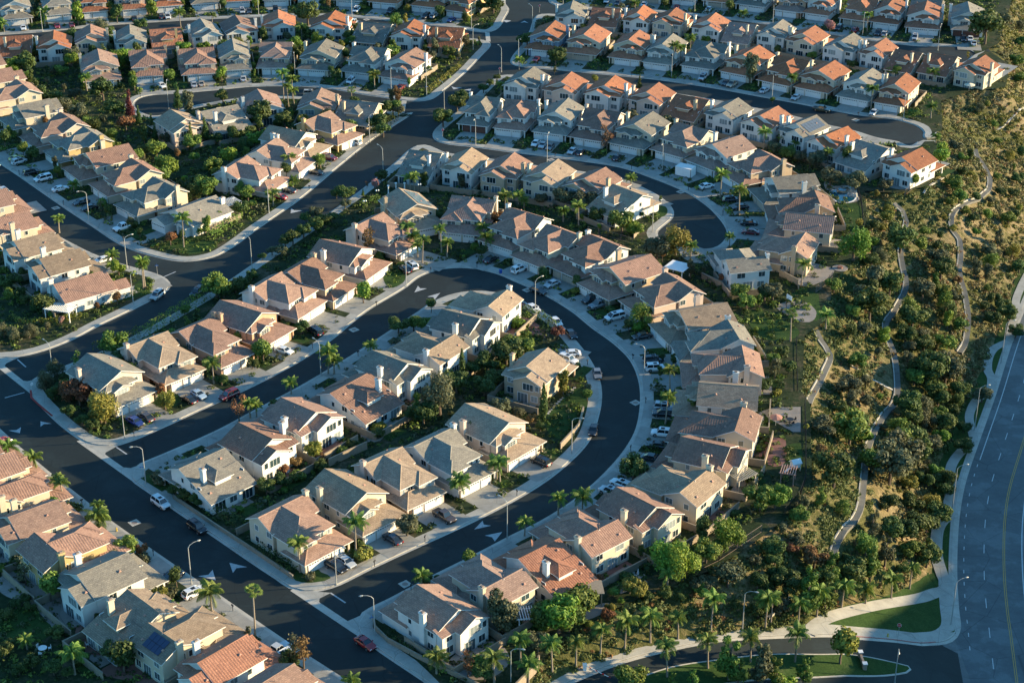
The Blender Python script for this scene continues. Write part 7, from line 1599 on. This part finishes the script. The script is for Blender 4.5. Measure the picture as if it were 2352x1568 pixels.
# storage container on a driveway
cp = gp(1574, 402, .18); q = gp(1600, 408, .18); o = empty('storage_container', cp, math.atan2(q.y - cp.y, q.x - cp.x)); m_ = MB(); m_.box(-2.4, 2.4, -1.6, 1.6, .1, 2.5); obj('body', m_.mesh('body', [M['white']]), o)
m_ = MB(); m_.box(-2.45, 2.45, -1.65, 1.65, 2.5, 2.6); obj('roof', m_.mesh('roof', [M['trim']]), o); m_ = MB()
for x, y in ((-2.41, -1.61), (2.41, -1.61), (2.41, 1.61), (-2.41, 1.61)): m_.box(x - .05, x + .05, y - .05, y + .05, 0, 2.55)
m_.box(-2.43, 2.43, -1.63, -1.59, .06, .14); m_.box(-2.43, -2.39, -1.6, 1.6, .06, .14); obj('frame', m_.mesh('frame', [M['black']]), o)
book(o, 'big white storage container with black edges', 'container', 'on a driveway of the fifth right row', cp.x, cp.y)
# white garden columns and globe lamps
for x, y in ((1217, 215), (1287, 190), (1366, 190)):
    p = gp(*tl(1, 1, [(x, y)])[0], .15); o = empty('garden_column', p); m_ = MB(); m_.tube([(0, 0, 0), (0, 0, .2), (0, 0, .22), (0, 0, 2.3)], [.28, .28, .18, .16], 12); obj('shaft', m_.mesh('shaft', [M['white']]), o); m_ = MB(); m_.box(-.3, .3, -.3, .3, 2.3, 2.45); obj('capital', m_.mesh('capital', [M['white']]), o)
    book(o, 'white free-standing column', 'column', 'behind the solar panel house at the loop', p.x, p.y, 'white garden columns')
def globe(V, where, z=.15, n=2, h=2.6):
    p = gp(*V, z); o = empty('globe_lamp', p, .3); m_ = MB(); m_.tube([(0, 0, 0), (0, 0, .3), (0, 0, h)], [.1, .05, .04], 8)
    if n == 2: m_.bar((-.3, 0, h - .15), (.3, 0, h - .15), .05)
    obj('post', m_.mesh('post', [M['black']]), o)
    for sx in ((-.3, .3) if n == 2 else (0,)):
        m_ = MB(); m_.tube([(sx, 0, h - .12), (sx, 0, h), (sx, 0, h + .17), (sx, 0, h + .32), (sx, 0, h + .38)], [.08, .19, .25, .17, .03], 12); obj('globe', m_.mesh('globe', [M['lamp_glass']], True), o)
    book(o, 'black lamp post with white globes', 'garden lamp', where, p.x, p.y, 'globe garden lamps')
globe(tl(1, 1, [(1003, 368)])[0], 'beside the hedge terrace'); globe(tl(1, 1, [(1117, 270)])[0], 'left of the white columns'); globe(tl(1, 1, [(1502, 215)])[0], 'right of the white columns'); globe(tl(2, 0, [(168, 530)])[0], 'beside the blue grey house'); globe(tl(2, 3, [(1045, 290)])[0], 'behind the last outer loop row houses')
# basketball hoop
p = gp(*tl(3, 1, [(165, 1290)])[0], .2); o = empty('basketball_hoop', p, .6); m_ = MB(); m_.tube([(0, 0, 0), (0, 0, 2.9), (.7, 0, 3.2)], [.07, .06, .05], 8); obj('post', m_.mesh('post', [M['black']]), o); m_ = MB(); m_.box(.7, .75, -.9, .9, 2.8, 3.9); obj('backboard', m_.mesh('backboard', [M['white']]), o); m_ = MB(); m_.tube([(.98 + .22 * math.cos(a), .22 * math.sin(a), 3.0) for a in np.linspace(0, 6.28, 13)], [.02] * 13, 6, cap=False); obj('rim', m_.mesh('rim', [M['signred']]), o)
book(o, 'basketball hoop with white backboard', 'basketball hoop', 'on the round court at the hillside edge', p.x, p.y)
# fire pit, play house
p = gp(*tl(3, 1, [(662, 895)])[0], .2); o = empty('fire_pit', p); m_ = MB(); m_.tube([(0, 0, -.05), (0, 0, .05)], [1.9, 1.9], 24); obj('base', m_.mesh('base', [M['patio']]), o); m_ = MB(); m_.tube([(0, 0, .05), (0, 0, .45)], [.7, .65], 18); obj('ring', m_.mesh('ring', [M['brick_patio']]), o); book(o, 'round brick fire pit on circular base', 'fire pit', 'in the garden at the hillside edge', p.x, p.y)
p = gp(*tl(3, 2, [(248, 1180)])[0], .2); o = empty('play_house', p, .4); m_ = MB(); m_.box(-.8, .8, -.7, .7, .9, 2.0); obj('cabin', m_.mesh('cabin', [M['white']]), o); m_ = MB(); roof_piece(m_, -.8, .8, -.7, .7, 2.0, .8, 'x', o=.2, cap=False); obj('roof', m_.mesh('roof', [M['white'], M['white']]), o)
for x in (-.75, .75):
    for y in (-.65, .65): m_ = MB(); m_.box(x - .05, x + .05, y - .05, y + .05, 0, .9); obj('leg', m_.mesh('leg', [M['white']]), o)
m_ = MB(); m_.bar((-.8, 0, 1.0), (-2.4, 0, .1), .5, .06); obj('slide', m_.mesh('slide', [M['lamp_glass']]), o); book(o, 'white children play house with slide', 'play house', 'on the lawn at the hillside edge', p.x, p.y)
# entrance: barrier, monument sign
p = gp(*tl(2, 3, [(668, 1445)])[0], ZLOW + .15); o = empty('barrier_gate', p, 0); m_ = MB(); m_.box(-.3, .3, -.3, .3, 0, 1.1); m_.box(-.36, .36, -.36, .36, 1.1, 1.18); obj('housing', m_.mesh('housing', [M['white']]), o)
q = gp(*tl(2, 3, [(905, 1560)])[0], ZLOW + .15) - p; m_ = MB(); n_ = 12
for i in range(n_): m_.bar(Vector((0, 0, .95)) + q * (i / n_), Vector((0, 0, .95)) + q * ((i + 1) / n_), .09, .09, i % 3 == 2)
obj('arm', m_.mesh('arm', [M['white'], M['signred']]), o); book(o, 'white barrier gate with long arm', 'barrier', 'across the entrance road', p.x, p.y)
p = gp(*tl(3, 3, [(862, 1400)])[0], ZLOW + .15); q = gp(*tl(3, 3, [(885, 1440)])[0], ZLOW + .15); q0 = gp(*tl(3, 3, [(845, 1330)])[0], ZLOW + .15); d = q - q0; o = empty('monument_sign', (q0 + q) / 2, math.atan2(d.y, d.x)); L = d.length / 2
BR = simple('sign_brick', (.34, .24, .17), .9, .2, 5); m_ = MB(); m_.box(-L, L, -.2, .2, 0, .95); obj('wall', m_.mesh('wall', [BR]), o)
for sx in (-1, 1):
    m_ = MB(); m_.box(sx * L - .35, sx * L + .35, -.35, .35, 0, 1.25); pl = obj('pillar', m_.mesh('pillar', [BR]), o); m_ = MB(); m_.box(sx * L - .45, sx * L + .45, -.42, .42, 1.25, 1.36); obj('cap', m_.mesh('cap', [M['white']]), pl)
book(o, 'brick monument wall with two white-capped pillars', 'sign wall', 'on the grass island', p.x, p.y)
# solar panels lie on roofs: each array is a thing of its own
def solar(ref, k, x0, x1, y0, y1, nx_, ny_, mat, e, pitch, cx_, side, desc, zy=None):
    h = [q for q in HOUSES if q['row'] == ref and q['i'] == k][0]; o = empty('solar_array', (h['x'], h['y'], .15), h['ang']); o.scale = h['obj'].scale
    for i in range(nx_):
        for j in range(ny_):
            xa = x0 + (x1 - x0) * i / nx_ + .04; xb = x0 + (x1 - x0) * (i + 1) / nx_ - .04; ya = y0 + (y1 - y0) * j / ny_ + .04; yb = y0 + (y1 - y0) * (j + 1) / ny_ - .04
            zf = (lambda x, y: e + pitch * (5.2 - abs(x - cx_)) + .12) if zy is None else zy
            m_ = MB(); t = [(xa, ya, zf(xa, ya)), (xb, ya, zf(xb, ya)), (xb, yb, zf(xb, yb)), (xa, yb, zf(xa, yb))]; m_.face(t); m_.face([(x, y, z - .05) for x, y, z in t[::-1]])
            for a in range(4): b_ = (a + 1) % 4; m_.face([t[a], t[b_], (t[b_][0], t[b_][1], t[b_][2] - .05), (t[a][0], t[a][1], t[a][2] - .05)][::-1])
            obj('panel', m_.mesh('panel', [mat]), o)
    book(o, desc, 'solar panels', 'on the roof of ' + short(h), h['x'], h['y'], 'roof solar arrays')
solar('fourth right row', 7, -4.6, -1.0, -3.4, 5.0, 3, 6, M['solar_grey'], 5.5, .46, 0, 1, 'large grey solar array')
solar('outer loop row', 8, 0.8, 4.6, -2.6, 7.4, 3, 7, M['solar_grey'], 5.5, .46, 0, 1, 'long grey solar array')
solar('bottom left row', 7, -3.2, 2.4, 5.4, 8.2, 4, 2, M['solar'], 5.5, .5, 0, 1, 'dark blue solar array', lambda x, y: 5.5 + .5 * (8.5 - y) + .14)
close_book()
for d_ in (TP, CARP):
    for r_ in d_.values():
        def kill2(o):
            for c_ in kids(o): kill2(c_)
            bpy.data.objects.remove(o)
        kill2(r_)
